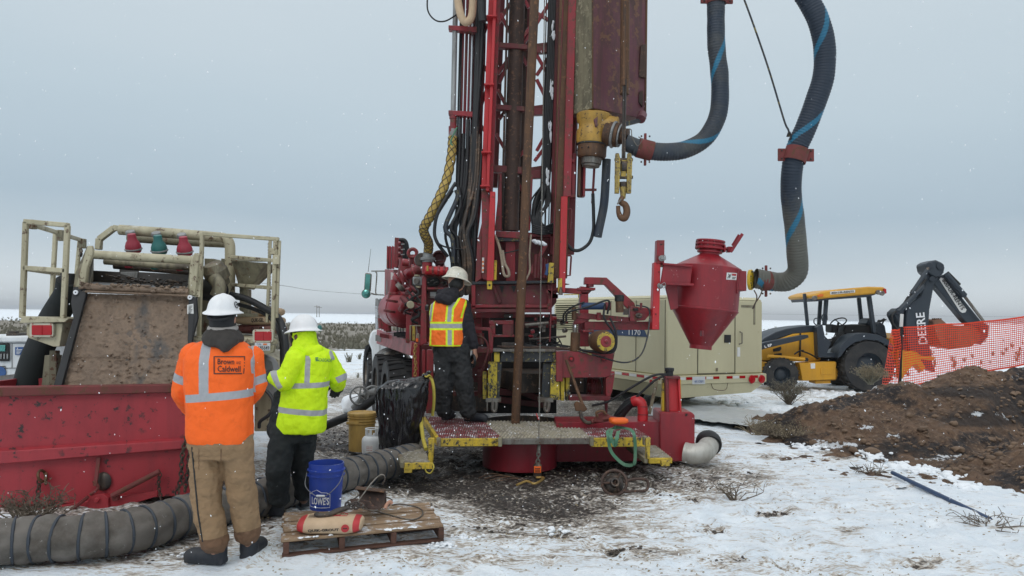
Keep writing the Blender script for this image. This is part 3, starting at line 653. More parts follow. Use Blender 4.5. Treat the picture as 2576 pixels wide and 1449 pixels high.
# right deck with railing, hopper, pump
mb = MB(); mb.poly(q3([(482, 858, 7.2), (695, 866, 7.3), (695, 854, 7.3), (482, 845, 7.2)]), (0, .05, 0)); mb.poly(q3([(484, 846, 7.25), (694, 853, 7.35), (680, 838, 9.2), (500, 832, 9.2)]), (0, 0, -.03)); mb.build('deck', M['tan'], ST, bevel=.006)
mb = MB(); mb.px([(486, 867), (690, 868), (684, 888), (640, 895), (640, 1010), (484, 1010)], 7.3, .08); mb.build('tail_panel', M['tan'], ST)
mb = MB(); mb.rect(600, 866, 628, 880, 7.27, .03); mb.rect(616, 872, 624, 1000, 7.26, .04); mb.build('panel_rib', M['tandark'], ST)
mb = MB(); mb.px([(641, 862), (680, 863), (679, 882), (640, 881)], 7.25, .004); pl = mb.build('number_plate', M['plate'], ST, bevel=0)
text('CAL', M['bluelabel'], pl, W(646, 867.5, 7.24), W(658, 868, 7.24), .016, bold=.02); text('685649', M['ink'], pl, W(649, 879.5, 7.24), W(677.5, 880, 7.24), .038, bold=.01)
text('2', M['bluelabel'], pl, W(642.5, 879, 7.24), W(647, 879.2, 7.24), .03, bold=.02)
mb = MB(); mb.rect(662, 864, 671, 868, 7.243, .002); mb.build('plate_tag', M['amber'], pl, bevel=0)
rail('railing', [((509, 586, 7.4), (500, 850, 7.4)), ((509, 588, 7.4), (702, 602, 7.4)), ((693, 602, 7.4), (686, 850, 7.4)), ((583, 646, 7.9), (694, 656, 7.5)), ((583, 716, 7.9), (682, 724, 7.6))], .038)
rail('railing', [((680, 598, 7.6), (672, 812, 7.6)), ((703, 605, 7.42), (696, 800, 7.42))], .03)
mb = MB(); mb.rect(678, 624, 692, 640, 7.37, .05); mb.rect(686, 641, 702, 665, 7.35, .05); mb.build('gate_latch', M['tan'], ST)
mb = MB()
for k in range(26):
    y = 612 + k * 7.5; mb.beam(W(674, y, 7.7), W(681, y + 4, 7.7), .004, .012); mb.beam(W(681, y, 7.7), W(674, y + 4, 7.7), .004, .012)
mb.build('mesh_guard', M['rustdark'], ST, bevel=0)
hp = MB(); c0 = [(582, 652, 7.75), (668, 660, 7.75), (645, 655, 8.25), (600, 650, 8.25)]
T0 = q3([(582, 656, 7.7), (666, 661, 7.7)]); T1 = [p + V((0, .5, 0)) for p in T0]; B0 = q3([(602, 726, 7.9), (630, 728, 7.9)]); B1 = [p + V((0, .12, 0)) for p in B0]
hp.hexa([B0[0], B0[1], T0[1], T0[0], B1[0], B1[1], T1[1], T1[0]]); B2 = q3([(603, 788, 7.9), (623, 789, 7.9)])
hp.hexa([B2[0], B2[1], B0[1] - V((.03, 0, 0)), B0[0], B2[0] + V((0, .12, 0)), B2[1] + V((0, .12, 0)), B1[1] - V((.03, 0, 0)), B1[0]])
hp.build('hopper', M['shakewall'], ST)
mb = MB(); mb.rect(580, 652, 670, 658, 7.66, .03); mb.build('hopper_rim', M['tandark'], ST); mb = MB(); mb.rect(596, 788, 634, 797, 7.86, .2); mb.build('hopper_foot', M['tandark'], ST)
pm = MB(); pm.lathe(W(545, 690, 7.7), V((-.25, -.5, 1)), [(0, -.14), (.07, -.14), (.10, -.12), (.10, -.06), (.125, -.05), (.125, .05), (.11, .07), (.09, .12), (0, .13)], 26); pm.tube([W(540, 700, 7.6), W(552, 722, 7.55), W(545, 745, 7.55)], .07, 14, 4)
pm.build('pump', M['shakewall'], ST)
mb = MB(); mb.cyl(W(508, 728, 7.7), W(556, 735, 7.6), .11, seg=20); mb.build('pump_motor', M['black'], ST)
mb = MB(); mb.px([(514, 650), (538, 651), (538, 690), (514, 690)], 8.1, .2); mb.px([(556, 650), (580, 652), (580, 730), (556, 728)], 8.2, .1); mb.px([(506, 740), (560, 742), (560, 846), (500, 846)], 7.9, .3); mb.build('frame_post', M['tandark'], ST)
def bag(name, par, c, sx, sy, sz, mat, rot=0, seed=0):
    vs = []; n = 28; m_ = 20
    for i in range(m_ + 1):
        th = math.pi * i / m_
        for j in range(n):
            a = 2 * math.pi * j / n
            def se(v_, e): return math.copysign(abs(v_) ** e, v_)
            x = se(math.cos(th), .35); rr = abs(math.sin(th)) ** .38; y = se(math.cos(a), .6) * rr; z = se(math.sin(a), .75) * rr
            p = V((x * sx, y * sy, z * sz * (1 - .22 * abs(x) ** 3)))
            k = noise.noise(p * 9 + V((seed, 0, 0))) * .012 + noise.noise(p * 25 + V((seed, 0, 0))) * .004
            p += p.normalized() * k; vs.append(p)
    fs = [(i * n + j, i * n + (j + 1) % n, (i + 1) * n + (j + 1) % n, (i + 1) * n + j) for i in range(m_) for j in range(n)]
    rm = Matrix.Rotation(rot, 3, 'Z'); mb = MB(); mb.add([rm @ p + V(c) for p in vs], fs)
    return mb
M['bagred'] = paint('red_printed_bag', (.17, .035, .035), .75, dirt=(.3, .22, .17), da=.5, ca=0, stretch=None)
DECKP = W(654, 842, 8.3)
for k, (x, y, lab) in enumerate(((652, 817, 'lowest tan and red clay bag on the right deck of the tan truck'), (650, 785, 'middle clay bag of the pile behind the tan truck rail'), (652, 755, 'topmost clay bag of the pile behind the tan truck rail'))):
    y = (828, 806, 784)[k]
    mb = bag('b', None, W(655, y, 8.3), .26, .2, .055, None, .1 * k, k); s_ = mb.build('clay_bag', M['bagred'] if k == 0 else M['paper'], bevel=0, smooth=180); tag(s_, lab, 'sack', 'clay bags on the tan truck')
    if k < 2: text('QUIK-GEL', M['ink'], s_, W(632, y + 6, 8.1), W(664, y + 6, 8.1), .05, bvh=bvh_of(s_), bold=.03)
def hose(name, pts, r, mat, label, cat='hose', seg=12, n=8, group=None, par=None):
    mb = MB(); mb.tube(pts, r, seg, n); o = mb.build(name, M[mat] if isinstance(mat, str) else mat, par, bevel=0, smooth=60, base=V(pts[0]) if par is None else None)
    if par is None: tag(o, label, cat, group)
    return o
hose('hose', q3([(580, 742, 7.75), (620, 752, 7.7), (665, 775, 7.6), (700, 800, 7.5), (716, 850, 7.4), (720, 930, 7.35)]), .036, 'black', 'thick black hose arching over the rear rail of the tan truck to the snow')
hose('hose', q3([(600, 766, 7.8), (640, 778, 7.75), (680, 800, 7.6), (706, 850, 7.5), (710, 930, 7.45)]), .022, 'black', 'thin black hose under the thick one by the tan truck rail')
hose('hose', q3([(652, 975, 7.2), (672, 985, 7.15), (687, 1010, 7.1), (680, 1040, 7.1), (655, 1060, 7.15), (652, 1075, 7.2)]), .017, 'black', 'black hose loop between the two standing workers')
# black bulged duct at the truck's left
mb = MB(); mb.tube(q3([(178, 706, 7.7), (172, 738, 7.75), (154, 768, 7.8), (130, 808, 7.75), (107, 860, 7.6), (85, 915, 7.5), (62, 1000, 7.4)]), .135, 22, 8); dk = mb.build('vent_duct', M['grncloth'], bevel=0, smooth=70); tag(dk, 'wide black fabric duct hanging beside the left rail of the tan truck', 'duct')
mb = MB(); mb.cyl(W(176, 688, 7.7), W(173, 735, 7.7), .085, seg=20); mb.build('duct_collar', M['black'], ST)
# lower rear of the truck seen between the workers
mb = MB(); mb.px([(640, 880), (700, 905), (700, 1085), (640, 1085)], 7.9, .6); mb.build('rear_sheet', M['tan'], ST)
mb = MB(); mb.px([(660, 890), (690, 905), (700, 950), (690, 1000), (662, 990)], 7.7, .12); mb.build('canvas_cover', M['concrete'], ST, bevel=.03)
mb = MB(); mb.box(W(300, 960, 9.6), (2.0, 3.6, .25)); mb.build('chassis', M['mudsteel'], ST)
for sx in (-1, 1):
    for k in range(2):
        c = W(380, 1000, 9.0 + k * 1.3); c = V((c.x + sx * .85, c.y, .5))
        mb = MB(); mb.lathe(c, (sx, 0, 0), [(.25, -.15), (.46, -.15), (.5, -.1), (.5, .1), (.46, .15), (.25, .15)], 32, closed=True); wv = mb.build('wheel', M['tyre'], ST)
        mb = MB(); mb.lathe(c, (sx, 0, 0), [(0, .02), (.1, .05), (.24, .0), (.25, .13), (.25, -.13), (0, -.1)], 24); mb.build('rim', M['steel'], wv)
# ================================================================ white generator behind at the far left
GN = thing('generator', 'white towable generator with dark control panel behind the tan truck', 'generator', W(20, 990, 9.5))
mb = MB(); mb.px([(-260, 1010), (98, 1010), (86, 862), (-260, 862)], 9.5, 1.4); mb.build('generator_body', M['white'], GN, bevel=.02)
mb = MB(); mb.px([(-262, 862), (90, 862), (78, 845), (-262, 848)], 9.46, 1.48); mb.build('generator_roof', M['white'], GN, bevel=.02)
mb = MB(); mb.rect(15, 838, 42, 847, 9.6, .3); mb.rect(22, 833, 36, 838, 9.65, .1); mb.build('exhaust_cap', M['mudsteel'], GN)
mb = MB(); mb.rect(-14, 864, 22, 909, 9.47, .02); pn = mb.build('control_panel', M['ink'], GN)
mb = MB(); mb.rect(-8, 868, 13, 884, 9.455, .01); mb.build('display', M['glassg'], pn)
mb = MB()
for k in range(4): mb.rect(-8 + k * 8, 890, -4 + k * 8, 903, 9.455, .01)
mb.build('switch', M['galv'], pn)
mb = MB(); mb.rect(38, 873, 58, 893, 9.48, .01); lb = mb.build('sticker', M['bluelabel'], GN, bevel=0)
mb = MB()
for k in range(4): mb.rect(41, 879 + k * 3.4, 55 - k * 2, 880.3 + k * 3.4, 9.47, .005)
mb.ball(W(44, 876, 9.475), (.008, .003, .008)); mb.build('sticker_text', M['whiteink'], lb, bevel=0)
mb = MB()
for x in (29, 64): mb.rect(x, 864, x + .8, 925, 9.49, .012)
mb.rect(-60, 925, 92, 927, 9.49, .012); mb.build('door_seam', M['galv'], GN, bevel=0)
mb = MB(); mb.lathe(W(1, 937, 9.49), (0, -1, 0), [(0, 0), (.075, 0), (.075, .008), (0, .008)], 24); bd = mb.build('round_sticker', M['bluelabel'], GN, bevel=0)
mb = MB()
for a, b_, c_, d_ in ((-16, 921, 13, 922.4), (-16, 953, 13, 954.4), (12, 921, 13.2, 954)): mb.rect(a, b_, c_, d_, 9.488, .005)
mb.build('sticker_border', M['ink'], GN, bevel=0)
mb = MB(); mb.rect(-40, 958, 26, 971, 9.47, .02); sg = mb.build('rental_sign', M['label'], GN, bevel=0); text('800-UR-', M['ink'], sg, W(-34, 969, 9.45), W(22, 969.5, 9.45), .045, bold=.03, shear=.3)
mb = MB(); mb.rect(112, 912, 120, 955, 9.0, .5); mb.build('side_box', M['label'], GN)
# ================================================================ drill rig
RG = thing('drill_rig', 'tall dark red drilling rig truck with lattice mast and pump deck', 'drill rig', (0.1, 9.8, 0))
def part(name, mat, fn, par=RG, bevel=.004, smooth=35, label=None):
    mb = MB(); fn(mb); o = mb.build(name, M[mat] if isinstance(mat, str) else mat, par, bevel=bevel, smooth=smooth)
    if label: o['label'] = label
    return o
def R_(name, mat, x0, y0, x1, y1, Y, dep, par=RG, **k): return part(name, mat, lambda m: m.rect(x0, y0, x1, y1, Y, dep), par, **k)
def P_(name, mat, pts, Y, dep, par=RG, **k): return part(name, mat, lambda m: m.px(pts, Y, dep), par, **k)
def BM(name, mat, a, b_, w, h=None, par=RG, **k): return part(name, mat, lambda m: m.beam(W(*a), W(*b_), w, h or w, (0, -1, 0)), par, **k)
def CYL(name, mat, a, b_, r, r1=None, par=RG, seg=20, **k): return part(name, mat, lambda m: m.cyl(W(*a), W(*b_), r, r1, seg), par, **k)
PXM = lambda px, Y: px * Y / 1860.0
# ---- mast: rails
def lp(p, q, y): t = (y - p[1]) / (q[1] - p[1]); return p[0] + (q[0] - p[0]) * t
def railx(pts, y):
    for a, b_ in zip(pts, pts[1:]):
        if min(a[1], b_[1]) <= y <= max(a[1], b_[1]): return lp(a, b_, y)
    return pts[-1][0]
TOP = -330
LX = lambda y: 1243 - (y / 511.0) * 20          # centre of the bright left rail
RX = lambda y: 1434 - (y / 735.0) * 20
def strip(name, mat, fx, wl, wr, y0, y1, Y, dep, par=RG, **k):
    return P_(name, mat, [(fx(y1) - wl, y1), (fx(y1) + wr, y1), (fx(y0) + wr, y0), (fx(y0) - wl, y0)], Y, dep, par, **k)
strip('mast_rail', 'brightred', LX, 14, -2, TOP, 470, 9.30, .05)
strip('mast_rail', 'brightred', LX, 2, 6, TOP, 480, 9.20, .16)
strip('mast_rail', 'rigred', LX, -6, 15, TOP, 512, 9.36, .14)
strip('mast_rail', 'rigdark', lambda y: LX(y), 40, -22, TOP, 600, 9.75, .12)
for y in (38, 210, 381, 466):
    P_('rail_flange', 'brightred', [(LX(y) - 17, y + 3), (LX(y) + 8, y + 3), (LX(y) + 8, y - 2), (LX(y) - 17, y - 1)], 9.16, .2)
# lower wide left rail
P_('mast_foot_rail', 'rigred', [(1213, 700), (1226, 706), (1232, 520), (1228, 478), (1211, 478)], 9.32, .1)
P_('mast_foot_rail', 'brightred', [(1224, 706), (1242, 706), (1246, 482), (1233, 482)], 9.18, .16)
R_('rail_lug', 'yelpaint', 1225, 704, 1238, 728, 9.2, .05)
part('lug_hole', 'ink', lambda m: m.cyl(W(1231.5, 717, 9.19), W(1231.5, 717, 9.2), .014))
P_('yellow_guide', 'yelpaint', [(1240, 704), (1249, 704), (1250, 655), (1240, 655)], 9.22, .1)
P_('warning_sticker', 'label', [(1212, 686), (1217, 686), (1218, 648), (1213, 648)], 9.30, .003, bevel=0)
for y in (656, 666, 677): R_('sticker_mark', 'amber', 1213, y, 1217, y + 5, 9.295, .003, bevel=0)
P_('mast_gusset', 'rigred', [(1195, 712), (1212, 700), (1212, 560), (1200, 610)], 9.4, .06)
# right rail
strip('mast_rail', 'rust', RX, 26, 12, TOP, 700, 9.30, .1)
strip('mast_rail', 'rigdark', RX, 34, 28, TOP, 640, 9.6, .1)
P_('mast_rail', 'brightred', [(1406, 735), (1422, 735), (1428, 494), (1412, 494)], 9.22, .14)
strip('mast_rail', 'rigred', lambda y: RX(y) + 6, 10, 10, TOP, 494, 9.24, .14)
R_('yellow_guide', 'yelpaint', 1404, 700, 1414, 736, 9.2, .08); P_('yellow_guide', 'yelpaint', [(1378, 712), (1392, 712), (1394, 661), (1381, 661)], 9.25, .1)
part('grease_cone', 'steel', lambda m: m.cyl(W(1410, 742, 9.2), W(1411, 722, 9.2), .03, .014))
for ya, yb in ((526, 576), (643, 693)):
    part('grab_handle', 'rigdark', lambda m: m.tube([W(1424, ya, 9.3), W(1436, ya, 9.3), W(1437, ya + 3, 9.3), W(1434, yb, 9.3), W(1422, yb, 9.3)], .012, 8, 1), bevel=0)
for y in (587, 715): P_('rail_fin', 'rigdark', [(1420, y + 2), (1434, y), (1420, y - 3)], 9.28, .1)
# outer guide box to the right
for x0, x1, mt in ((1437, 1446, 'rigred'), (1453, 1460, 'rust'), (1466, 1472, 'rigred')): P_('guide_channel', mt, [(x0, 492), (x1, 494), (x1 + 3, 385), (x0 + 3, 385)], 9.35, .12)
P_('guide_box', 'rigdark', [(1455, 494), (1468, 495), (1470, 400), (1458, 400)], 9.45, .1)
CYL('guide_pipe', 'rigred', (1441, 400, 9.5), (1446, 292, 9.5), .03); R_('guide_bracket', 'rigred', 1420, 400, 1446, 408, 9.3, .06); R_('guide_bracket', 'rigred', 1420, 489, 1448, 496, 9.3, .06)
CYL('grease_pipe', 'rigred', (1490, 512, 9.4), (1495, 423, 9.4), .016); R_('pipe_bracket', 'rigdark', 1472, 474, 1501, 480, 9.38, .03)
# inner dark rail strips behind
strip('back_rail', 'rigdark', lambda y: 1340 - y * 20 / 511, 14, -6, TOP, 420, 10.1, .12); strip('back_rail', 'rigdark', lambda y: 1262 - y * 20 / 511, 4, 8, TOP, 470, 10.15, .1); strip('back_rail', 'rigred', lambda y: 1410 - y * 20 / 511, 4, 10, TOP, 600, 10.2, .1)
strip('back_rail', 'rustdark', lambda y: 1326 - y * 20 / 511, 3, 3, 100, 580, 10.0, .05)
# cross members and diagonals
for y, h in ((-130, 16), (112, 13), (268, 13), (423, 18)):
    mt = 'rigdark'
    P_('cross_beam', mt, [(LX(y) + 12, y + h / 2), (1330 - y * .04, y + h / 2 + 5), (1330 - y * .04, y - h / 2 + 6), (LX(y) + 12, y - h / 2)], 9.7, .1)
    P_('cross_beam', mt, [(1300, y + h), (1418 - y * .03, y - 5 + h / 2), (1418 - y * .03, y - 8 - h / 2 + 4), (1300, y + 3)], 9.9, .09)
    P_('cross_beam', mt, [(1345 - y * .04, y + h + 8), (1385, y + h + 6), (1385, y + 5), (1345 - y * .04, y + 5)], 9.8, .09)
for a, b_ in (((1258, 34), (1326, 165)), ((1340, 60), (1252, 187)), ((1256, -120), (1330, 20)), ((1400, -20), (1318, 110)), ((1350, 200), (1395, 290)), ((1248, 337), (1290, 410)), ((1330, 370), (1286, 412)), ((1290, 440), (1315, 480)), ((1286, 440), (1258, 470)), ((1395, 60), (1345, 30)), ((1400, 290), (1350, 380)), ((1405, 140), (1395, 260)), ((1252, 225), (1290, 300)), ((1290, 130), (1256, 210)), ((1252, 60), (1290, 0)), ((1345, 130), (1400, 225)), ((1256, 300), (1300, 240)), ((1345, 405), (1402, 330)), ((1402, 110), (1350, 190))):
    BM('brace', 'rigred', (a[0], a[1], 9.85), (b_[0], b_[1], 9.9), .045)
for y0 in (-40, 90, 250, 400):   # side lattice left
    BM('side_brace', 'rigdark', (1196, y0 + 60, 9.8), (1226, y0 - 30, 9.5), .04); BM('side_brace', 'rigdark', (1226, y0 + 90, 9.5), (1200, y0 + 50, 9.85), .04)
P_('side_post', 'rigdark', [(1172, 600), (1182, 600), (1206, TOP), (1196, TOP)], 9.9, .08)
# drop tubes: thick dark pipe, drill rod
CYL('dump_pipe', 'rustdark', (1284, 582, 9.75), (1311, TOP, 9.9), PXM(20, 9.8), seg=28); BM('dump_pipe_edge', 'rustdark', (1262, 582, 9.7), (1278, -60, 9.8), .03)
BM('stand_pipe', 'rustdark', (1309, 580, 9.95), (1331, TOP, 10), .05, .05); BM('hoist_post', 'rigdark', (1255, 578, 9.6), (1258, 436, 9.6), .05); BM('hoist_post', 'rigred', (1328, 580, 9.6), (1335, 440, 9.6), .06); P_('tall_plate', 'rigred', [(1244, 580), (1262, 580), (1262, 440), (1258, 440)], 9.55, .05)
rod = MB(); a, b_ = W(1296, 1075, 9.05), W(1345, 0, 8.6); dirr = (b_ - a); rod.cyl(a - dirr * .02, a + dirr * 1.3, PXM(11.3, 8.8), seg=28)
j = W(1312, 705, 8.9); rod.cyl(j - dirr.normalized() * .10, j + dirr.normalized() * .0, PXM(12.3, 8.8), seg=28)
rod = rod.build('drill_rod', M['rust'], bevel=0, smooth=50); tag(rod, 'long rusty brown drill rod running down the mast into the tank', 'drill rod')
BM('guide_strip', 'rigdark', (1383, 860, 9.3), (1430, TOP, 9.3), .02)
# wire line with weight
mb = MB(); mb.cyl(W(1355, 1138, 8.0), W(1374, -330, 8.0), .0065, seg=6); WL = thing('wire_line', 'thin steel wire line hanging down the rig with an orange weight at its end', 'wire line', W(1355, 1195, 8.0)); mb.build('wire', M['steel'], WL, bevel=0)
mb = MB(); mb.chain([W(1355, 1138, 8.0), W(1352, 1176, 8.0)], .055, .010); mb.cyl(W(1356, 1120, 8), W(1355, 1140, 8), .02, seg=8); mb.build('swivel_chain', M['steel'], WL, bevel=0)
mb = MB(); mb.lathe(W(1352, 1201, 8.0), (0, 0, 1), [(0, 0), (.04, 0), (.045, .02), (.045, .13), (.03, .15), (0, .15)], 16); mb.build('weight', M['mudsteel'], WL)
mb = MB(); mb.rect(1343.5, 1174, 1361.5, 1190, 7.94, .1); og = mb.build('orange_band', M['orange'], WL); mb = MB()
for y in (1178, 1182, 1186): mb.rect(1346, y, 1359, y + 1.6, 7.935, .002)
mb.build('band_marks', M['ink'], og, bevel=0)
hose('red_marker', q3([(1349, 1040, 8.0), (1352, 1048, 7.99), (1355, 1056, 7.99)]), .006, 'redprint', None, par=WL)
# ---- left hose mast: gray pipe, thin lines
CYL('gray_pipe', 'galv', (1140, 282, 9.5), (1147, -40, 9.5), PXM(6.6, 9.5)); CYL('gray_pipe', 'galv', (1147, -30, 9.52), (1153, TOP, 9.55), PXM(5, 9.5))
for y in (69, 283): P_('pipe_bracket', 'rigred', [(1128, y + 5), (1200, y + 12), (1200, y - 2), (1128, y - 6)], 9.45, .1)
P_('pipe_bracket', 'rigred', [(1170, 432), (1192, 432), (1192, 418), (1170, 418)], 9.45, .1)
for x0, x1, r in ((1152, 1170, .012), (1160, 1178, .014), (1168, 1187, .02), (1178, 1196, .02), (1188, 1206, .016), (1157, 1173, .01)):
    CYL('guide_line', 'rigdark' if r > .012 else 'black', (x0 - 4, 470, 9.55), (x1 - 2, TOP, 9.65), r, seg=8, bevel=0)
CYL('hydraulic_rod', 'chrome', (1180, 430, 9.5), (1189, 60, 9.55), PXM(3.5, 9.5)); CYL('hydraulic_rod', 'rigred', (1190, 60, 9.55), (1194, TOP, 9.6), PXM(4, 9.5))
part('hose_coupling', 'rigred', lambda m: (m.cyl(W(1140, 300, 9.5), W(1140, 280, 9.5), .05), m.cyl(W(1140, 340, 9.5), W(1140, 318, 9.5), .06), m.cyl(W(1140, 325, 9.5), W(1141, 300, 9.5), .045)))
part('hose_coupling', 'galv', lambda m: m.cyl(W(1140, 350, 9.5), W(1141, 325, 9.5), .062))
# ---- hose bundle and cable coils (each a run of black line)
random.seed(3)
for k in range(8):
    x = 1197 + k * 1.8 + random.uniform(-3, 3); xb = 1175 + random.uniform(-14, 26); r = random.choice([.018, .024, .03])
    hose('hydraulic_hose', q3([(x + 14, TOP, 9.5), (x + 4, 100, 9.48), (x - 3 - k, 300, 9.45), (x - 10, 430, 9.42), (xb, 540, 9.4), (xb - 4, 690, 9.45), (xb - 8, 740, 9.6)]), r, 'black', None, par=RG, seg=8, n=5)
for k in range(9):
    x = 1134 + k * 6.5 + random.uniform(-2, 2)
    hose('hydraulic_hose', q3([(x + 26, 300 + (k * 37) % 110, 9.45), (x + 20, 460, 9.4), (x + 6 + random.uniform(-12, 8), 545, 9.35), (x - 5 + random.uniform(-8, 12), 590, 9.35), (x + 4, 660, 9.4), (x + 2, 740, 9.5)]), random.choice([.018, .022, .026]), random.choice(['black', 'black', 'mudsteel']), None, par=RG, seg=8, n=6)
hose('hydraulic_hose', q3([(1148, 478, 9.3), (1150, 500, 9.3), (1120, 572, 9.25), (1138, 600, 9.25), (1141, 660, 9.3)]), .03, 'blackpt', None, par=RG, n=4)
hose('hydraulic_hose', q3([(1154, 470, 9.3), (1158, 520, 9.3), (1134, 572, 9.25), (1150, 600, 9.3), (1152, 660, 9.3)]), .022, 'black', None, par=RG, n=4)
hose('hydraulic_hose', q3([(1146, 460, 9.3), (1104, 530, 9.2), (1093, 580, 9.2), (1100, 610, 9.2), (1126, 645, 9.3)]), .022, 'black', None, par=RG)
hose('hydraulic_hose', q3([(1140, 480, 9.3), (1100, 545, 9.2), (1092, 590, 9.2), (1112, 618, 9.2), (1165, 628, 9.3)]), .011, 'black', None, par=RG)
hose('hydraulic_hose', q3([(1076, -20, 9.3), (1076, 25, 9.3), (1094, 50, 9.3), (1120, 53, 9.35), (1152, 35, 9.45)]), .010, 'black', None, par=RG, n=10)
for k in range(5): hose('hydraulic_hose', q3([(1390 + k * 4, TOP, 9.75), (1383 + k * 4, 60, 9.75), (1374 + k * 4, 260, 9.7), (1366 + k * 3.5, 440, 9.7), (1362 + k * 3, 500, 9.7)]), .03, 'black', None, par=RG, seg=8, n=5)
for k in range(17):
    x = 1341 + k * 3.0; wv_ = random.uniform(-5, 5)
    hose('coiled_cable', q3([(1362 + k * 1.2, 468, 9.62), (x - 4 + wv_, 508, 9.5 + random.uniform(-.05, .1)), (1338 + k * 1.4 + wv_, 550, 9.45), (1350 + k * 2.0, 580 + random.uniform(-4, 8), 9.45), (1385 + k, 582 + random.uniform(-8, 6), 9.5)]), random.uniform(.011, .017), 'black', None, par=RG, seg=7, n=6)
for k in range(5):
    hose('coiled_cable', q3([(1338, 565 + k * 5, 9.44), (1365, 572 + k * 4, 9.4), (1398, 560 + k * 6, 9.5)]), .014, 'black', None, par=RG, seg=7, n=5)
for k, (x, y, a_) in enumerate(((1392, 75, 1), (1388, 225, 1), (1384, 332, 1), (1378, 448, 1))):
    m = MB()
    for _ in range(16): m.ball(W(x + random.uniform(-3.5, 3), y + random.uniform(-20, 20), 9.63), (random.uniform(.008, .018), .015, random.uniform(.015, .06)), 7, 5)
    m.build('snow_patch', M['snow'], RG, bevel=0, smooth=60)
part('snow_patch', 'snow', lambda m: [m.ball(W(1344 + k * 3.2, 606 + (k % 3) * 1.6 + k * .7, 9.3), (.035, .04, .022), 8, 6) for k in range(9)], bevel=0)
for k in range(5): hose('hydraulic_hose', q3([(1213 + k * 3 - 4, TOP, 9.62), (1207 + k * 3, 100, 9.6), (1199 + k * 3, 300, 9.58), (1192 + k * 4, 500, 9.55), (1186 + k * 3, 600, 9.55)]), .017, random.choice(['black', 'black', 'rigdark']), None, par=RG, seg=7, n=4)
for k in range(4): CYL('guide_line', 'mudsteel', (1362 + k * 9, 580, 9.85), (1382 + k * 9, TOP, 9.85), .009 + .004 * (k % 2), seg=6, bevel=0)
# ---- mast base plates
P_('base_plate', 'rigdark', [(1176, 800), (1186, 600), (1256, 588), (1256, 780)], 9.75, .06)
P_('base_plate', 'rigdark', [(1250, 782), (1250, 588), (1400, 588), (1400, 760), (1384, 780)], 9.8, .08)
P_('base_beam', 'rigred', [(1247, 596), (1310, 600), (1310, 583), (1247, 581)], 9.5, .12); R_('base_beam', 'blackpt', 1250, 597, 1318, 607, 9.52, .08); R_('base_beam', 'rigdark', 1318, 585, 1400, 596, 9.6, .1)
P_('base_column', 'rigred', [(1272, 710), (1296, 710), (1296, 606), (1272, 606)], 9.6, .1)
P_('base_strut', 'rigred', [(1330, 682), (1338, 690), (1378, 618), (1370, 612)], 9.5, .08); P_('base_strut', 'rigred', [(1180, 706), (1190, 706), (1206, 640), (1200, 630)], 9.5, .08)
P_('base_ledge', 'blackpt', [(1186, 716), (1398, 712), (1398, 705), (1186, 708)], 9.4, .3)
P_('skirt', 'rigdark', [(1186, 784), (1380, 778), (1386, 716), (1188, 716)], 9.5, .1)
R_('skirt_flange', 'rigred', 1184, 766, 1384, 774, 9.42, .08); R_('skirt_flange', 'rigdark', 1182, 777, 1386, 786, 9.4, .12); R_('skirt_post', 'rigred', 1186, 716, 1196, 780, 9.42, .06); R_('skirt_post', 'rigred', 1378, 716, 1386, 780, 9.42, .06)
for x in (1262, 1292): P_('rib_gusset', 'ink', [(x - 6, 719), (x + 6, 719), (x + 1, 738)], 9.49, .02, bevel=0)
P_('skirt_brace', 'rigdark', [(1236, 716), (1244, 716), (1262, 758), (1254, 764)], 9.45, .05)
P_('bolt_plate', 'rigred', [(1376, 736), (1404, 740), (1404, 751), (1390, 751), (1388, 732), (1404, 726), (1376, 728)], 9.35, .06)
hose('hanging_rope', q3([(1245, 592, 9.3), (1256, 620, 9.25), (1262, 650, 9.25), (1268, 690, 9.22), (1280, 694, 9.22), (1279, 680, 9.22), (1270, 662, 9.24), (1264, 630, 9.25)]), .018, 'rope', None, par=RG)
hose('hanging_rope', q3([(1336, 590, 9.2), (1332, 640, 9.2), (1333, 680, 9.2), (1324, 702, 9.0)]), .012, 'rope', None, par=RG)
hose('hanging_rope', q3([(1262, 638, 9.24), (1300, 630, 9.3), (1320, 622, 9.3)]), .008, 'black', None, par=RG)
P_('blue_rag', 'bluelabel', [(1370, 690), (1378, 694), (1382, 662), (1372, 665), (1374, 676)], 9.3, .04)
for k in range(4): CYL('roller', 'rigdark', (1346 + k * 8, 700, 9.5), (1349 + k * 8, 640 + k * 4, 9.5), .03, seg=12)
# ---- work zone under the skirt: dark frame, clamps, valves
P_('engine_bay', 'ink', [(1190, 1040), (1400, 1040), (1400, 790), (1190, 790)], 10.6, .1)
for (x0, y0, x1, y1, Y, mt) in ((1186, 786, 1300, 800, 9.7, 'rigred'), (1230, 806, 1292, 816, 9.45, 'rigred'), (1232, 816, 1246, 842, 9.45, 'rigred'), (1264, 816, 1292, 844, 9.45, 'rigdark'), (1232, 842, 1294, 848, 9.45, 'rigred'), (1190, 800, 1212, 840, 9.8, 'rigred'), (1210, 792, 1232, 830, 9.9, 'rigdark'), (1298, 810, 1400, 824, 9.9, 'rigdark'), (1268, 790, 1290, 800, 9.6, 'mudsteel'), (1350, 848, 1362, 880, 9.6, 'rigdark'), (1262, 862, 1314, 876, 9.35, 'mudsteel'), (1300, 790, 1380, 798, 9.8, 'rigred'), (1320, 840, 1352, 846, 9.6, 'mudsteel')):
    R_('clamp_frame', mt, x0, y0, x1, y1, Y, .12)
random.seed(11)
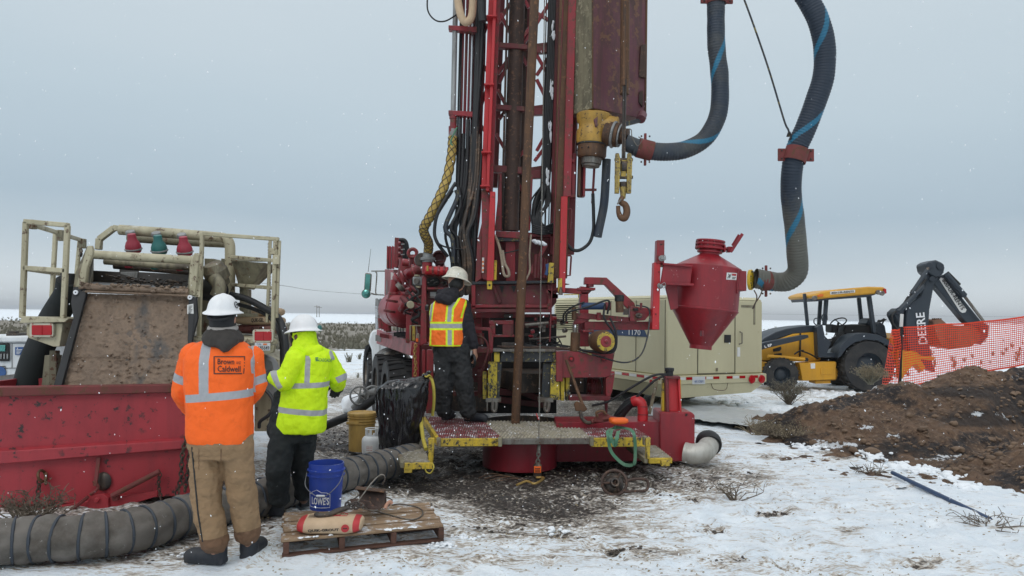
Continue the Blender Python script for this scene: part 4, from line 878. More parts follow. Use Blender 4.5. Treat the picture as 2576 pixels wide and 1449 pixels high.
for k in range(22):
    x = random.uniform(1308, 1440); y = random.uniform(800, 850); s_ = random.uniform(3, 8)
    if k % 2: CYL('valve_body', random.choice(['mudsteel', 'steel', 'rigdark', 'rigred']), (x - s_, y, 9.5 + random.uniform(-.1, .2)), (x + s_, y + random.uniform(-3, 3), 9.5), PXM(random.uniform(3, 6.5), 9.5), seg=10)
    else: R_('valve_body', random.choice(['mudsteel', 'steel', 'rigdark']), x - s_ * .6, y - s_, x + s_ * .6, y + s_, 9.5 + random.uniform(-.1, .15), .1)
CYL('valve_rod', 'steel', (1320, 818, 9.4), (1380, 812, 9.4), .022); CYL('valve_rod', 'mudsteel', (1330, 854, 9.4), (1424, 846, 9.4), .014); CYL('valve_rod', 'rigred', (1296, 818, 9.35), (1312, 818, 9.35), .045)
for k in range(14):
    x = random.uniform(1310, 1420)
    hose('control_hose', q3([(x, random.uniform(840, 860), 9.5), (x + random.uniform(-30, 30), 866, 9.4), (x + random.uniform(-30, 60), 874, 9.35)]), .009, 'black', None, par=RG, seg=6, n=4)
for k in range(9):
    hose('control_hose', q3([(1250 + k * 8, 871 + k % 3, 9.3), (1340 + k * 3, 873 + (k * 5) % 4, 9.3), (1420 + k * 6, 876 + (k * 3) % 5, 9.28)]), .011, random.choice(['black', 'rustdark', 'mudsteel']), None, par=RG, seg=6, n=4)
# ---- rear table: black beam, yellow posts
P_('rear_beam', 'blackpt', [(1258, 911), (1394, 911), (1392, 884), (1262, 884)], 9.25, .2); R_('beam_cap', 'steel', 1240, 878, 1398, 885, 9.2, .3)
for x0, x1 in ((1243, 1257), (1390, 1402)): R_('beam_end', 'yelblk', x0, 886, x1, 911, 9.24, .2)
P_('jack_post', 'yelblk', [(1227, 1007), (1250, 1006), (1251, 912), (1228, 912)], 9.2, .22); P_('jack_post', 'yelblk', [(1384, 1006), (1408, 1007), (1407, 913), (1386, 913)], 9.2, .22)
P_('jack_post_side', 'blackpt', [(1250, 1006), (1256, 1000), (1263, 912), (1251, 912)], 9.22, .15); P_('jack_post_side', 'blackpt', [(1362, 1004), (1384, 1006), (1386, 913), (1366, 913)], 9.3, .15)
R_('jack_post', 'yelblk', 1410, 936, 1420, 1008, 9.25, .15); R_('jack_post', 'yelblk', 1423, 938, 1433, 1008, 9.3, .15); R_('jack_post', 'yelblk', 1214, 936, 1224, 1004, 9.25, .15); R_('jack_post', 'rigdark', 1202, 930, 1213, 1000, 9.4, .15)
for x in (1236, 1368):
    part('jack_foot', 'steel', lambda m: (m.rect(x - 14, 1002, x + 24, 1012, 9.15, .2), m.rect(x - 12, 1010, x - 9, 1034, 9.15, .03), m.tube([W(x + 4, 1010, 9.15), W(x + 3, 1030, 9.15), W(x + 10, 1034, 9.15), W(x + 13, 1012, 9.15)], .022, 8, 3)))
for a, b_ in (((1255, 985), (1300, 990)), ((1310, 985), (1380, 1012)), ((1256, 1005), (1380, 1020))): BM('chassis_beam', 'rigdark', (a[0], a[1], 10.2), (b_[0], b_[1], 10.2), .08)
# ---- right red cabinet, reel, step
P_('rear_cabinet', 'rigred', [(1399, 951), (1524, 949), (1536, 945), (1547, 884), (1400, 884)], 9.2, .35); P_('cabinet_leg', 'rigred', [(1535, 998), (1540, 985), (1547, 940), (1524, 951), (1524, 995)], 9.2, .12)
R_('cabinet_leg', 'rigred', 1399, 884, 1416, 960, 9.18, .3)
R_('step_bar', 'rigdark', 1432, 997, 1536, 1008, 9.15, .25); R_('cabinet_side', 'rigdark', 1518, 950, 1527, 998, 9.4, .1); R_('cabinet_inner', 'ink', 1435, 950, 1520, 1000, 9.9, .05)
for x in (1437, 1519):
    ft = part('light_ring', 'rigdark', lambda m: m.lathe(W(x, 902, 9.2), (0, -1, 0), [(.022, 0), (.036, 0), (.036, .015), (.022, .015)], 20, closed=True))
    part('tail_light', 'redglass', lambda m: m.lathe(W(x, 902, 9.2), (0, -1, 0), [(0, .008), (.022, .006), (.022, 0)], 16))
for k in range(5): part('cable_reel', 'rigdark', lambda m: m.torus(W(1484 + k * 5, 976, 9.6), (1, .1, 0), .15, .014, 24, 6), bevel=0)
CYL('reel_core', 'rigdark', (1478, 976, 9.6), (1512, 976, 9.6), .06)
P_('lower_frame', 'rigdark', [(1524, 1042), (1528, 1042), (1530, 1008), (1520, 1008)], 9.3, .05)
# ---- yellow faced red spool
a = W(1493, 857, 9.2); b_ = W(1523, 859, 8.85); dv = (b_ - a).normalized()
part('spool', 'rust', lambda m: m.lathe(a, dv, [(0, -.03), (.06, -.03), (.066, .04), (.122, .12), (.138, .3), (.118, .38), (0, .38)], 30))
part('spool_face', 'yelpaint', lambda m: m.lathe(a + dv * .38, dv, [(.06, .004), (.10, .006), (.116, .0)], 30))
part('spool_hub', 'rigred', lambda m: m.lathe(a + dv * .38, dv, [(0, .03), (.02, .03), (.022, .012), (.07, .010), (.07, .0)], 24))
# ---- swing arm crane
P_('crane_column', 'rigred', [(1456, 872), (1482, 872), (1480, 735), (1460, 735)], 9.5, .22); R_('column_flange', 'rigred', 1452, 724, 1498, 730, 9.45, .3); P_('column_flange', 'rigred', [(1464, 740), (1480, 740), (1496, 724), (1460, 720)], 9.5, .2); CYL('column_cap', 'rigdark', (1484, 722, 9.5), (1484, 700, 9.5), .05)
BM('crane_brace', 'rigred', (1400, 730, 9.5), (1462, 733, 9.5), .07)
P_('crane_arm', 'rigred', [(1470, 715), (1522, 716), (1578, 776), (1600, 776), (1596, 762), (1526, 698), (1471, 697)], 9.45, .14)
R_('crane_arm', 'rigred', 1470, 809, 1659, 830, 9.4, .18, label=None); P_('crane_arm', 'rigred', [(1441, 800), (1602, 812), (1602, 800), (1560, 796), (1470, 787), (1441, 789)], 9.35, .1); P_('arm_knuckle', 'rigred', [(1584, 808), (1622, 806), (1636, 790), (1636, 776), (1586, 770)], 9.3, .15)
P_('arm_gusset', 'rigred', [(1441, 818), (1470, 812), (1490, 800), (1450, 790)], 9.38, .08)
CYL('hydraulic_cylinder', 'bluep', (1462, 770, 9.25), (1522, 770, 9.25), .045, seg=18); CYL('cylinder_end', 'rigdark', (1522, 770, 9.25), (1536, 771, 9.25), .052)
CYL('arm_motor', 'rust', (1559, 786, 9.2), (1558, 748, 9.2), .05); CYL('arm_motor', 'black', (1558, 758, 9.2), (1558, 742, 9.2), .058); CYL('arm_pin', 'rigdark', (1612, 780, 9.2), (1613, 762, 9.2), .016)
CYL('pivot_pin', 'rust', (1444, 805, 9.3), (1444, 774, 9.3), .03); CYL('screw_jack', 'rust', (1446, 884, 9.25), (1448, 836, 9.25), .06); CYL('screw_thread', 'steel', (1446, 836, 9.25), (1446, 816, 9.25), .03)
R_('arm_block', 'mudsteel', 1570, 776, 1582, 792, 9.2, .1); R_('arm_block', 'ink', 1594, 775, 1606, 782, 9.27, .03); part('arm_eye', 'mudsteel', lambda m: m.torus(W(1607, 794, 9.25), (0, 1, 0), .03, .018, 16, 8, .6), bevel=0)
R_('arm_hinge', 'rigred', 1502, 786, 1512, 806, 9.3, .1); P_('arm_plate', 'rigred', [(1466, 836), (1494, 836), (1494, 830), (1466, 830)], 9.3, .2)
for pts, r in (([(1418, 812, 9.3), (1419, 790, 9.25), (1440, 772, 9.2), (1470, 760, 9.2)], .012), ([(1424, 808, 9.2), (1430, 786, 9.15), (1480, 772, 9.1), (1530, 756, 9.1), (1528, 790, 9.15)], .013), ([(1522, 765, 9.15), (1520, 800, 9.1), (1545, 840, 9.1), (1548, 870, 9.1), (1530, 884, 9.1), (1470, 882, 9.2)], .014), ([(1535, 800, 9.15), (1550, 838, 9.1), (1547, 880, 9.1), (1520, 888, 9.1), (1460, 880, 9.2)], .014), ([(1452, 882, 9.2), (1500, 895, 9.1), (1570, 912, 8.95), (1610, 895, 9.0), (1628, 850, 9.1), (1634, 800, 9.2), (1630, 775, 9.2), (1600, 768, 9.2)], .010)):
    hose('control_hose', q3(pts), r, 'black' if r > .011 else 'blackpt', None, par=RG, seg=8)
# carrier post for the cyclone
P_('carrier_post', 'brightred', [(1640, 829), (1658, 829), (1662, 660), (1646, 660)], 9.2, .16); P_('carrier_post', 'rigred', [(1651, 662), (1671, 662), (1672, 604), (1653, 604)], 9.18, .14)
for y in (615, 684, 730, 790): part('pin_hole', 'ink', lambda m: m.cyl(W(1663 - (y - 615) * .075, y, 9.17), W(1663 - (y - 615) * .075, y, 9.19), .009))
# ================================================================ platform with gratings and steps
gm_ = {}
def grate(name, col1, quad, par):
    mb = MB(); q = q3(quad); a, b_, c, d = q   # back-left, back-right, front-right, front-left
    n = 26; m_ = 22; nrm = V((0, 0, 1))
    mb.mi = 1; mb.poly([d, c, b_, a], (0, 0, -.02)); mb.mi = 0
    for i in range(m_):
        for j in range(n):
            u = (j + .5 + (.25 if i % 2 else -.25)) / n; v_ = (i + .5) / m_
            p = a.lerp(b_, u).lerp(d.lerp(c, u), v_); w_ = (c - d).length / n * .40; h = (a - d).length / m_ * .36
            mb.add([p + V((-w_, -h, 0)), p + V((w_, -h, 0)), p + V((w_, h, 0)), p + V((-w_, h, 0)), p + V((-w_ * .5, 0, .016)), p + V((w_ * .5, 0, .016))], [(0, 1, 5, 4), (2, 3, 4, 5), (1, 2, 5), (3, 0, 4)])
    return mb.build(name, [M[col1], M['mudsteel']], par, bevel=0, smooth=0, fix=False)
M['gratered'] = paint('worn_red_grating', (.19, .02, .03), .5, .2, dirt=(.07, .035, .035), da=.7, ca=.18, chip=(.17, .13, .11), sc=5, stretch=None, frost=.3)
M['grategrey'] = paint('worn_grey_grating', (.30, .27, .20), .5, .4, dirt=(.13, .11, .085), da=.8, ca=.18, chip=(.40, .38, .34), sc=5, stretch=None, frost=.1)
PF = thing('work_platform', 'folding work platform of worn red and grey gratings with yellow chipped edges', 'platform', (0.2, 8.0, 0))
Zp = .41
def gp(x, y, z=Zp): return G(x, y, z)
def pxz(x, y, z): p = G(x, y, z); return (x, y, p.y)
grate('grating', 'gratered', [pxz(1071, 1049, Zp), pxz(1214, 1057, Zp), pxz(1261, 1103, Zp), pxz(1107, 1104, Zp)], PF)
grate('grating', 'grategrey', [pxz(1214, 1059, Zp), pxz(1440, 1063, Zp), pxz(1486, 1102, Zp), pxz(1263, 1104, Zp)], PF)
grate('grating', 'gratered', [pxz(1440, 1063, Zp), pxz(1583, 1070, Zp), pxz(1634, 1101, Zp), pxz(1486, 1102, Zp)], PF)
def edge(name, mat, x0, y0, x1, y1, h, z=Zp, par=PF, th=.04):
    a = G(x0, y0, z); b_ = G(x1, y1, z); mb = MB(); d = (b_ - a).normalized(); n = V((d.y, -d.x, 0)) * th
    mb.hexa([a + n + V((0, 0, -h)), b_ + n + V((0, 0, -h)), b_ + n + V((0, 0, .006)), a + n + V((0, 0, .006)), a + V((0, 0, -h)), b_ + V((0, 0, -h)), b_ + V((0, 0, .006)), a + V((0, 0, .006))]); return mb.build(name, M[mat], par)
edge('edge_beam', 'yelpaint', 1107, 1104, 1258, 1103, .075); edge('edge_beam', 'steel', 1262, 1104, 1484, 1103, .055); edge('edge_beam', 'yelpaint', 1486, 1102, 1634, 1101, .09); edge('edge_beam', 'yelpaint', 1070, 1049, 1107, 1104, .07)
for x, y in ((1103, 1106), (1258, 1106), (1489, 1104), (1624, 1103)): R_('edge_lug', 'tandark', x - 5, y - 4, x + 5, y + 18, 7.82, .08, PF)
grate('step_tread', 'grategrey', [pxz(996, 1103, .25), pxz(1057, 1105, .25), pxz(1081, 1163, .25), pxz(1018, 1164, .25)], PF)
edge('step_edge', 'yelpaint', 1018, 1165, 1088, 1164, .055, .25); edge('step_edge', 'tandark', 996, 1103, 1018, 1165, .05, .25)
R_('step_leg', 'yelpaint', 1016, 1175, 1036, 1190, 7.35, .06, PF); P_('step_hanger', 'yelpaint', [(1076, 1166), (1088, 1166), (1092, 1112), (1092, 1103), (1076, 1103), (1078, 1112)], 7.5, .06, PF); P_('step_hanger', 'tandark', [(1046, 1104), (1056, 1104), (1058, 1062), (1049, 1062)], 8.7, .06, PF)
grate('step_tread', 'grategrey', [pxz(1575, 1112, .22), pxz(1636, 1112, .22), pxz(1688, 1152, .22), pxz(1630, 1153, .22)], PF)
edge('step_edge', 'yelpaint', 1630, 1153, 1688, 1152, .05, .22); edge('step_edge', 'tandark', 1575, 1113, 1630, 1154, .05, .22); R_('step_leg', 'yelpaint', 1664, 1160, 1685, 1173, 7.65, .08, PF); P_('step_hanger', 'yelpaint', [(1626, 1156), (1635, 1154), (1636, 1103), (1625, 1103)], 7.7, .06, PF)
hose('wire_loop', q3([(1068, 1170, 7.35), (1072, 1186, 7.35), (1083, 1190, 7.35), (1091, 1176, 7.35), (1088, 1165, 7.4)]), .007, 'yelstrap', None, par=PF)
# yellow straps hanging beside the trash bag
ys = hose('webbing_strap', q3([(1075, 942, 8.7), (1088, 960, 8.65), (1092, 1000, 8.6), (1088, 1046, 8.6)]), .018, 'yelstrap', 'yellow webbing strap hanging between the black trash bag and the rig', 'strap')
ys = hose('webbing_strap', q3([(1062, 1012, 8.5), (1059, 1050, 8.4), (1064, 1100, 8.2), (1072, 1130, 8.0)]), .022, 'yelstrap', 'yellow webbing strap hanging down behind the small left step', 'strap')
# ================================================================ sump tank under the platform
TK = thing('sump_tank', 'dark red round sump tank with side box standing under the work platform', 'tank', G(1310, 1190))
mb = MB(); c1 = G(1308, 1190); r_ = PXM(93.5, 8.5); ca = V((c1.x, c1.y + r_, 0)); n = 40
mb.lathe(ca, (0, 0, 1), [(r_ - .02, 0.0), (r_, 0.0), (r_, .40), (r_ - .02, .40), (r_ - .02, 0.03)], 56); mb.build('round_tank', M['sumpred'], TK, smooth=50)
mb = MB(); mb.lathe(ca + V((.06, .82, 0)), (0, 0, 1), [(r_ + .08, .0), (r_ + .08, .395), (r_ + .06, .395), (r_ + .06, 0)], 56, closed=True); mb.build('inner_ring', M['mudsteel'], TK, smooth=50)
mb = MB(); mb.px([(1400, 1162), (1662, 1160), (1662, 1062), (1400, 1062)], 8.75, .5); mb.build('side_box', M['sumpred'], TK)
mb = MB(); mb.px([(1660, 1162), (1748, 1160), (1748, 1044), (1740, 1037), (1662, 1037), (1660, 1044)], 8.72, .45); mb.build('pump_box', M['conered'], TK, bevel=.01)
P_('box_hole', 'ink', [(1724, 1047), (1729, 1046), (1730, 1041), (1725, 1040)], 8.71, .01, TK, bevel=0)
P_('pump_post', 'brightred', [(1683, 1040), (1712, 1040), (1708, 952), (1681, 952)], 8.8, .1, TK); P_('post_flange', 'rigdark', [(1676, 1040), (1684, 1040), (1682, 952), (1675, 952)], 8.74, .16, TK); P_('post_flange', 'brightred', [(1710, 1040), (1715, 1040), (1711, 952), (1706, 952)], 8.74, .16, TK)
R_('post_cap', 'rigdark', 1674, 947, 1712, 953, 8.72, .2, TK); P_('yellow_channel', 'yelpaint', [(1665, 1036), (1677, 1036), (1676, 954), (1668, 954)], 8.85, .08, TK); P_('yellow_channel', 'yelpaint', [(1711, 1038), (1715, 1038), (1713, 954), (1711, 954)], 8.86, .06, TK)
part('hydraulic_motor', 'black', lambda m: (m.cyl(W(1684, 947, 8.82), W(1684, 930, 8.82), .045, seg=16), m.lathe(W(1684, 934, 8.82), (0, 0, 1), [(0, 0), (.055, 0), (.058, .04), (0, .045)], 9)), TK)
part('elbow_pipe', 'brightred', lambda m: m.tube(q3([(1616, 1063, 8.9), (1617, 1036, 8.9), (1614, 1016, 8.9), (1603, 1008, 8.92), (1594, 1010, 8.95)]), .062, 20, 6), TK, bevel=0)
part('pipe_bead', 'rigdark', lambda m: [m.torus(W(1617, y, 8.9), (0, 0, 1), .063, .005, 20, 5) for y in (1042, 1022)], TK, bevel=0)
hose('suction_hose', q3([(1598, 1010, 8.95), (1582, 1016, 9.0), (1562, 1040, 9.05), (1548, 1066, 9.1)]), .065, 'black', 'black rubber hose joining the red elbow pipe behind the platform')
hose('hydraulic_hose', q3([(1680, 941, 8.8), (1640, 946, 8.8), (1580, 980, 8.9), (1530, 1010, 9.0), (1490, 1020, 9.1)]), .014, 'black', 'upper thin black hydraulic hose running to the motor on the red post')
hose('hydraulic_hose', q3([(1682, 943, 8.8), (1650, 955, 8.8), (1600, 1000, 8.9), (1555, 1040, 9.0), (1540, 1056, 9.1)]), .014, 'black', 'lower thin black hydraulic hose running to the motor on the red post')
mb = MB(); mb.beam(W(1633, 1042, 9.0), W(1653, 956, 9.0), .035, .035); tag(mb.build('prop_bar', M['tandark']), 'leaning olive prop bar between the red elbow pipe and the red post', 'bar')
# ================================================================ rig truck: left flank, cab, pumps
def pz(x, y, Y): return W(x, y, Y)
FL = V((-1.12, 3.6, 0)).normalized()     # direction from the rig's rear towards its cab
mb = MB(); mb.poly(q3([(948, 829, 13.5), (1036, 861, 9.9), (1033, 895, 9.9), (985, 878, 11.4), (947, 864, 13.5)]), (.06, .02, 0)); o = mb.build('side_rail', M['rigred'], RG)
mb = MB()
for k in range(3): p = W(953 + k * 4, 850 + k * 1.2, 13.2 - k * .15) + V((-.03, -.03, 0)); mb.box(p, (.05, .004, .11 if k != 1 else .1))
mb.build('rail_number', M['galv'], o, bevel=0)
P_('bed_floor', 'rigdark', [(955, 838), (1080, 862), (1080, 872), (955, 848)], 12, .1)
mb = MB(); mb.poly(q3([(950, 832, 13.4), (1036, 862, 9.95), (1100, 862, 9.95), (1060, 832, 13.4)]), (0, 0, -.05)); mb.build('bed_floor', M['rigdark'], RG)
def wheel(par, c, ax, r, w_, rimr=.6, mat='tyre', name='wheel', rimmat='steel', lugs=True):
    ax = V(ax).normalized(); m = MB()
    m.lathe(c, ax, [(r * rimr, -w_ / 2), (r * .93, -w_ / 2), (r * .985, -w_ * .38), (r, -w_ * .2), (r, w_ * .2), (r * .985, w_ * .38), (r * .93, w_ / 2), (r * rimr, w_ / 2)], 40, closed=True)
    if lugs:
        d, u, v = ortho(ax)
        for k in range(26):
            for s_ in (-1, 1):
                a = 2 * math.pi * (k + (.5 if s_ > 0 else 0)) / 26; n_ = u * math.cos(a) + v * math.sin(a); t_ = d.cross(n_)
                m.beam(c + n_ * r * 1.0 + d * s_ * w_ * .48, c + n_ * r * 1.0 + t_ * r * .07 + d * s_ * w_ * .04, r * .07, r * .05, n_)
    w0 = m.build(name, M[mat], par, bevel=0, smooth=30)
    m = MB(); m.lathe(c, ax, [(0, w_ * .2), (r * .18, w_ * .22), (r * .2, w_ * .1), (r * .42, w_ * .0), (r * rimr * .93, w_ * .2), (r * rimr, w_ * .42), (r * rimr, -w_ * .42), (r * rimr * .9, -w_ * .2), (r * .4, -w_ * .1), (r * .2, -w_ * .25), (0, -w_ * .25)], 32); m.build('rim', M[rimmat], w0)
    return w0
lf = V((-FL.y, FL.x, 0))   # sideways (left of the truck)
wheel(RG, V((W(925, 930, 15.6).x + .1, 15.6, .52)), lf, .52, .30)
for dd in (0, 1.25): c = W(1010, 930, 11.3) + FL * dd; wheel(RG, V((c.x, c.y, .52)), lf, .52, .5)
mb = MB(); mb.tube(q3([(940, 990, 15.3), (930, 925, 15.4), (934, 880, 15.5), (948, 862, 15.6), (966, 880, 15.5), (972, 930, 15.4)]), .09, 12, 5)
cw = W(925, 930, 15.6); cw = V((cw.x + .3, cw.y, .52)); mb = MB(); ns = 16
pr_ = []
for k in range(ns + 1): a = R(-10 + 200 * k / ns); pr_.append((cw + (-FL) * math.cos(a) * .66 + V((0, 0, 1)) * math.sin(a) * .66))
vs = []; [vs.extend([p - (-lf) * .25 * -1, p - lf * .38]) for p in pr_]
fs = [(2 * k, 2 * k + 1, 2 * k + 3, 2 * k + 2) for k in range(ns)]
mb.add(vs, fs); o = mb.build('fender', M['white'], RG, bevel=0, smooth=60, fix=False); sm = o.modifiers.new('th', 'SOLIDIFY'); sm.thickness = .03
P_('cab_body', 'white', [(936, 918), (958, 918), (958, 842), (944, 827), (932, 835), (926, 860), (934, 880)], 14.9, 1.2, bevel=.04)
P_('mud_guard', 'black', [(917, 884), (922, 868), (928, 866), (930, 872), (922, 888), (921, 908), (916, 905)], 15.2, .4)
R_('cab_step', 'galv', 931, 935, 958, 939, 14.2, .4); R_('cab_step', 'galv', 928, 955, 958, 960, 14.0, .4)
CYL('air_cleaner', 'chrome', (952, 827, 14), (952, 768, 14), PXM(8, 14), seg=20); CYL('air_cleaner_cap', 'galv', (952, 770, 14), (953, 751, 14), PXM(8.5, 14), seg=20)
for y in (775, 800): part('band', 'steel', lambda m: m.torus(W(952, y, 14), (0, 0, 1), PXM(8.3, 14), .006, 20, 5), bevel=0)
c = W(965, 920, 12.9); part('fuel_tank', 'steel', lambda m: m.lathe(V((c.x + .15, c.y, c.z)), FL, [(0, -.45), (.27, -.45), (.3, -.42), (.3, .42), (.27, .45), (0, .45)], 32)); part('tank_band', 'galv', lambda m: [m.torus(V((c.x + .15, c.y, c.z)) + FL * t, FL, .302, .012, 28, 5) for t in (-.3, -.1, .25)], bevel=0)
# mirror
MR = 15.0
part('mirror_arm', 'steel', lambda m: (m.tube(q3([(935, 682, MR), (970, 682, 13.8)]), .013, 8, 1), m.tube(q3([(934, 738, MR), (944, 741, MR), (964, 742, 13.8)]), .013, 8, 1), m.tube(q3([(944, 684, MR), (948, 690, MR), (945, 734, MR), (949, 741, 14.6)]), .013, 8, 3)), bevel=0)
mr = P_('mirror', 'steel', [(915, 732), (931, 734), (934, 688), (918, 686)], MR, .1, bevel=.02); P_('mirror_face', 'glassg', [(917, 729), (929, 731), (932, 691), (920, 689)], MR - .006, .008, mr)
part('round_mirror', 'steel', lambda m: m.lathe(W(921, 739, MR - .03), (0, -1, 0), [(0, -.06), (.07, -.05), (.094, 0), (.094, .012), (.08, .012)], 28)); part('convex_glass', 'glassg', lambda m: m.lathe(W(921, 739, MR - .05), (0, -1, 0), [(.083, 0), (.06, .012), (0, .02)], 24))
CYL('antenna', 'black', (926, 684, MR), (933, 626, MR), .006, .003, seg=6, bevel=0)
# tall red boxes behind the cab
mb = MB(); mb.hexa(q3([(966, 801, 12.6), (991, 806, 11.8), (992, 678, 11.8), (968, 677, 12.6)]) + [p + V((.8, .6, 0)) for p in q3([(966, 801, 12.6), (991, 806, 11.8), (992, 678, 11.8), (968, 677, 12.6)])]); mb.build('tool_cabinet', M['rigred'], RG)
mb = MB(); mb.poly(q3([(988, 806, 11.7), (1060, 812, 11.3), (1060, 682, 11.3), (990, 678, 11.7)]), (0, .3, 0)); mb.build('rear_bulkhead', M['rigdark'], RG)
P_('cabinet_stripe', 'galv', [(970, 760), (972, 760), (974, 705), (972, 705)], 12.3, .01, bevel=0)
for x in (974, 980, 987): P_('angle_post', 'rigred', [(x - 2, 676), (x + 3, 676), (x + 4, 620), (x - 1, 618)], 12.3, .1)
P_('riser_box', 'rigred', [(990, 672), (1000, 672), (1003, 598), (993, 597)], 11.8, .3); P_('riser_box', 'rigdark', [(998, 674), (1020, 674), (1018, 608), (1012, 600), (1002, 598)], 11.9, .1)
hose('control_hose', q3([(1004, 604, 11.7), (1018, 606, 11.7), (1024, 625, 11.7), (1022, 665, 11.7)]), .035, 'black', None, par=RG, seg=8); hose('control_hose', q3([(1008, 612, 11.65), (1015, 618, 11.65), (1016, 640, 11.65), (1014, 665, 11.65)]), .02, 'black', None, par=RG, seg=8)
for y in (612, 625, 638, 652): CYL('manifold_valve', 'rigred', (1002, y, 11.65), (1008, y, 11.65), .03, seg=10); CYL('valve_stub', 'galv', (1009, y + 3, 11.6), (1018, y + 2, 11.6), .01, seg=8)
P_('sticker', 'label', [(983, 704), (991, 705), (991, 686), (983, 685)], 11.77, .004, bevel=0); P_('sticker', 'label', [(1006, 690), (1012, 690), (1012, 678), (1006, 678)], 11.2, .004, bevel=0)
# pressure vessel, pipes and valves
c = W(1017, 778, 10.9); vr = PXM(46, 10.9)
part('pressure_vessel', 'conered', lambda m: m.lathe(c, -FL * 1.0 + V((0, 0, 0)), [(0, .32), (vr * .4, .3), (vr * .75, .22), (vr * .97, .08), (vr, 0), (vr, -.9), (0, -.9)], 40), smooth=60)
part('vessel_seam', 'rigred', lambda m: m.torus(c, -FL, vr, .01, 40, 6), bevel=0)
for k, (pts, r, mt) in enumerate((([(999, 700, 10.9), (1020, 692, 10.6), (1042, 684, 10.3), (1062, 672, 10.2)], .075, 'rigred'), ([(996, 705, 10.9), (992, 730, 10.9), (984, 760, 11), (978, 792, 11.2)], .07, 'rigred'), ([(1018, 720, 10.6), (1018, 690, 10.6), (1022, 652, 10.6)], .10, 'rigred'), ([(1044, 740, 10.1), (1030, 755, 10.1), (1018, 765, 10.1), (1010, 780, 10.2)], .05, 'rigred'), ([(1012, 748, 10.1), (1034, 768, 10.0), (1054, 780, 10.0)], .045, 'rigdark'), ([(1060, 780, 10.1), (1052, 800, 10.1), (1060, 840, 10.1)], .04, 'rigdark'))):
    hose('pump_pipe', q3(pts), r, mt, None, par=RG, seg=16, n=4)
for (x, y, x2, y2, r, mt) in ((1000, 702, 1003, 700, .10, 'rigred'), (1014, 697, 1018, 695, .10, 'rigred'), (1040, 685, 1046, 683, .11, 'rigred'), (992, 735, 992, 742, .085, 'rigred'), (986, 754, 985, 760, .085, 'rigdark'), (980, 780, 979, 786, .085, 'rigdark'), (1012, 660, 1030, 662, .05, 'rigred'), (1010, 727, 1022, 716, .06, 'rigdark'), (1032, 748, 1042, 756, .06, 'rigdark'), (1026, 772, 1036, 782, .055, 'rigred'), (1040, 796, 1050, 792, .05, 'rigdark')):
    CYL('pipe_flange', mt, (x, y, 10.3), (x2, y2, 10.3), r, seg=18)
CYL('gauge_head', 'steel', (1003, 726, 10.1), (1011, 718, 10.1), .07, seg=14); R_('valve_actuator', 'galv', 1038, 696, 1058, 718, 10.0, .12, bevel=.01); part('actuator_boss', 'steel', lambda m: m.cyl(W(1048, 707, 10.0), W(1048, 707, 9.97), .04, seg=14)); R_('valve_actuator', 'tan', 1042, 719, 1056, 724, 10.0, .1); R_('valve_actuator', 'tan', 1042, 691, 1054, 695, 10.0, .1)
CYL('gauge', 'tan', (1032, 766, 9.9), (1033, 767, 9.85), .05, seg=16)
part('lifting_eye', 'rigred', lambda m: (m.torus(W(1038, 637, 10.6), (0, 1, 0), .06, .028, 18, 8), m.rect(1029, 640, 1047, 668, 10.6, .08)))
# hose heads above the pumps
CYL('hose_coupling', 'galv', (1076, 660, 9.6), (1076, 634, 9.6), PXM(15, 9.6), PXM(12, 9.6)); CYL('hose_coupling', 'galv', (1076, 655, 9.6), (1076, 648, 9.6), PXM(19, 9.6)); CYL('hose_coupling', 'rigred', (1074, 690, 9.6), (1075, 660, 9.6), PXM(13, 9.6))
CYL('pipe_stub', 'rigred', (1108, 680, 9.8), (1106, 655, 9.8), PXM(12, 9.8)); part('pipe_stub', 'rigdark', lambda m: m.lathe(W(1105, 647, 9.7), V((.1, -1, .1)), [(.0, -.12), (.09, -.12), (.095, .0), (.07, .0), (.065, -.08), (0, -.08)], 24)); CYL('pipe_stub', 'mudsteel', (1057, 655, 9.9), (1060, 652, 9.6), PXM(16, 9.7))
CYL('header_pipe', 'brightred', (1070, 680, 9.5), (1128, 682, 9.5), .055); R_('brass_tag', 'yelpaint', 1073, 668, 1078, 682, 9.4, .02)
for x in (1090, 1104, 1118): part('pipe_union', 'rigred', lambda m: m.cyl(W(x - 3, 681, 9.5), W(x + 3, 681, 9.5), .068, seg=8))
random.seed(5)
for k in range(16):
    x = random.uniform(1008, 1062); y = random.uniform(715, 790); s_ = random.uniform(3, 8)
    if k % 3: CYL('pump_fitting', random.choice(['rigred', 'rigdark', 'mudsteel', 'rigred']), (x - s_, y - s_ * random.uniform(-1, 1), 10.2), (x + s_, y + s_ * random.uniform(-.6, .6), 10.1), PXM(random.uniform(3, 7), 10), seg=12)
    else: hose('pump_hose', q3([(x, y, 10.0), (x + 14, y + 22, 9.95), (x - 6, y + 36, 9.95), (x + 10, y + 44, 10)]), .012, 'black', None, par=RG, seg=7, n=5)
R_('pump_block', 'rigdark', 1018, 660, 1070, 690, 10.8, .3); R_('pump_block', 'mudsteel', 1030, 700, 1068, 800, 10.7, .3)
for k in range(4): CYL('stub_pipe', 'rigred', (960 + k * 6, 826 + k * 3, 12.6), (958 + k * 6, 800 + k * 2, 12.6), .05, seg=12)
for x in (1000, 1008, 1014): CYL('small_post', 'galv', (x, 842, 11.5), (x, 808, 11.5), .014, seg=8)
R_('pump_base', 'black', 990, 836, 1022, 846, 11, .4)
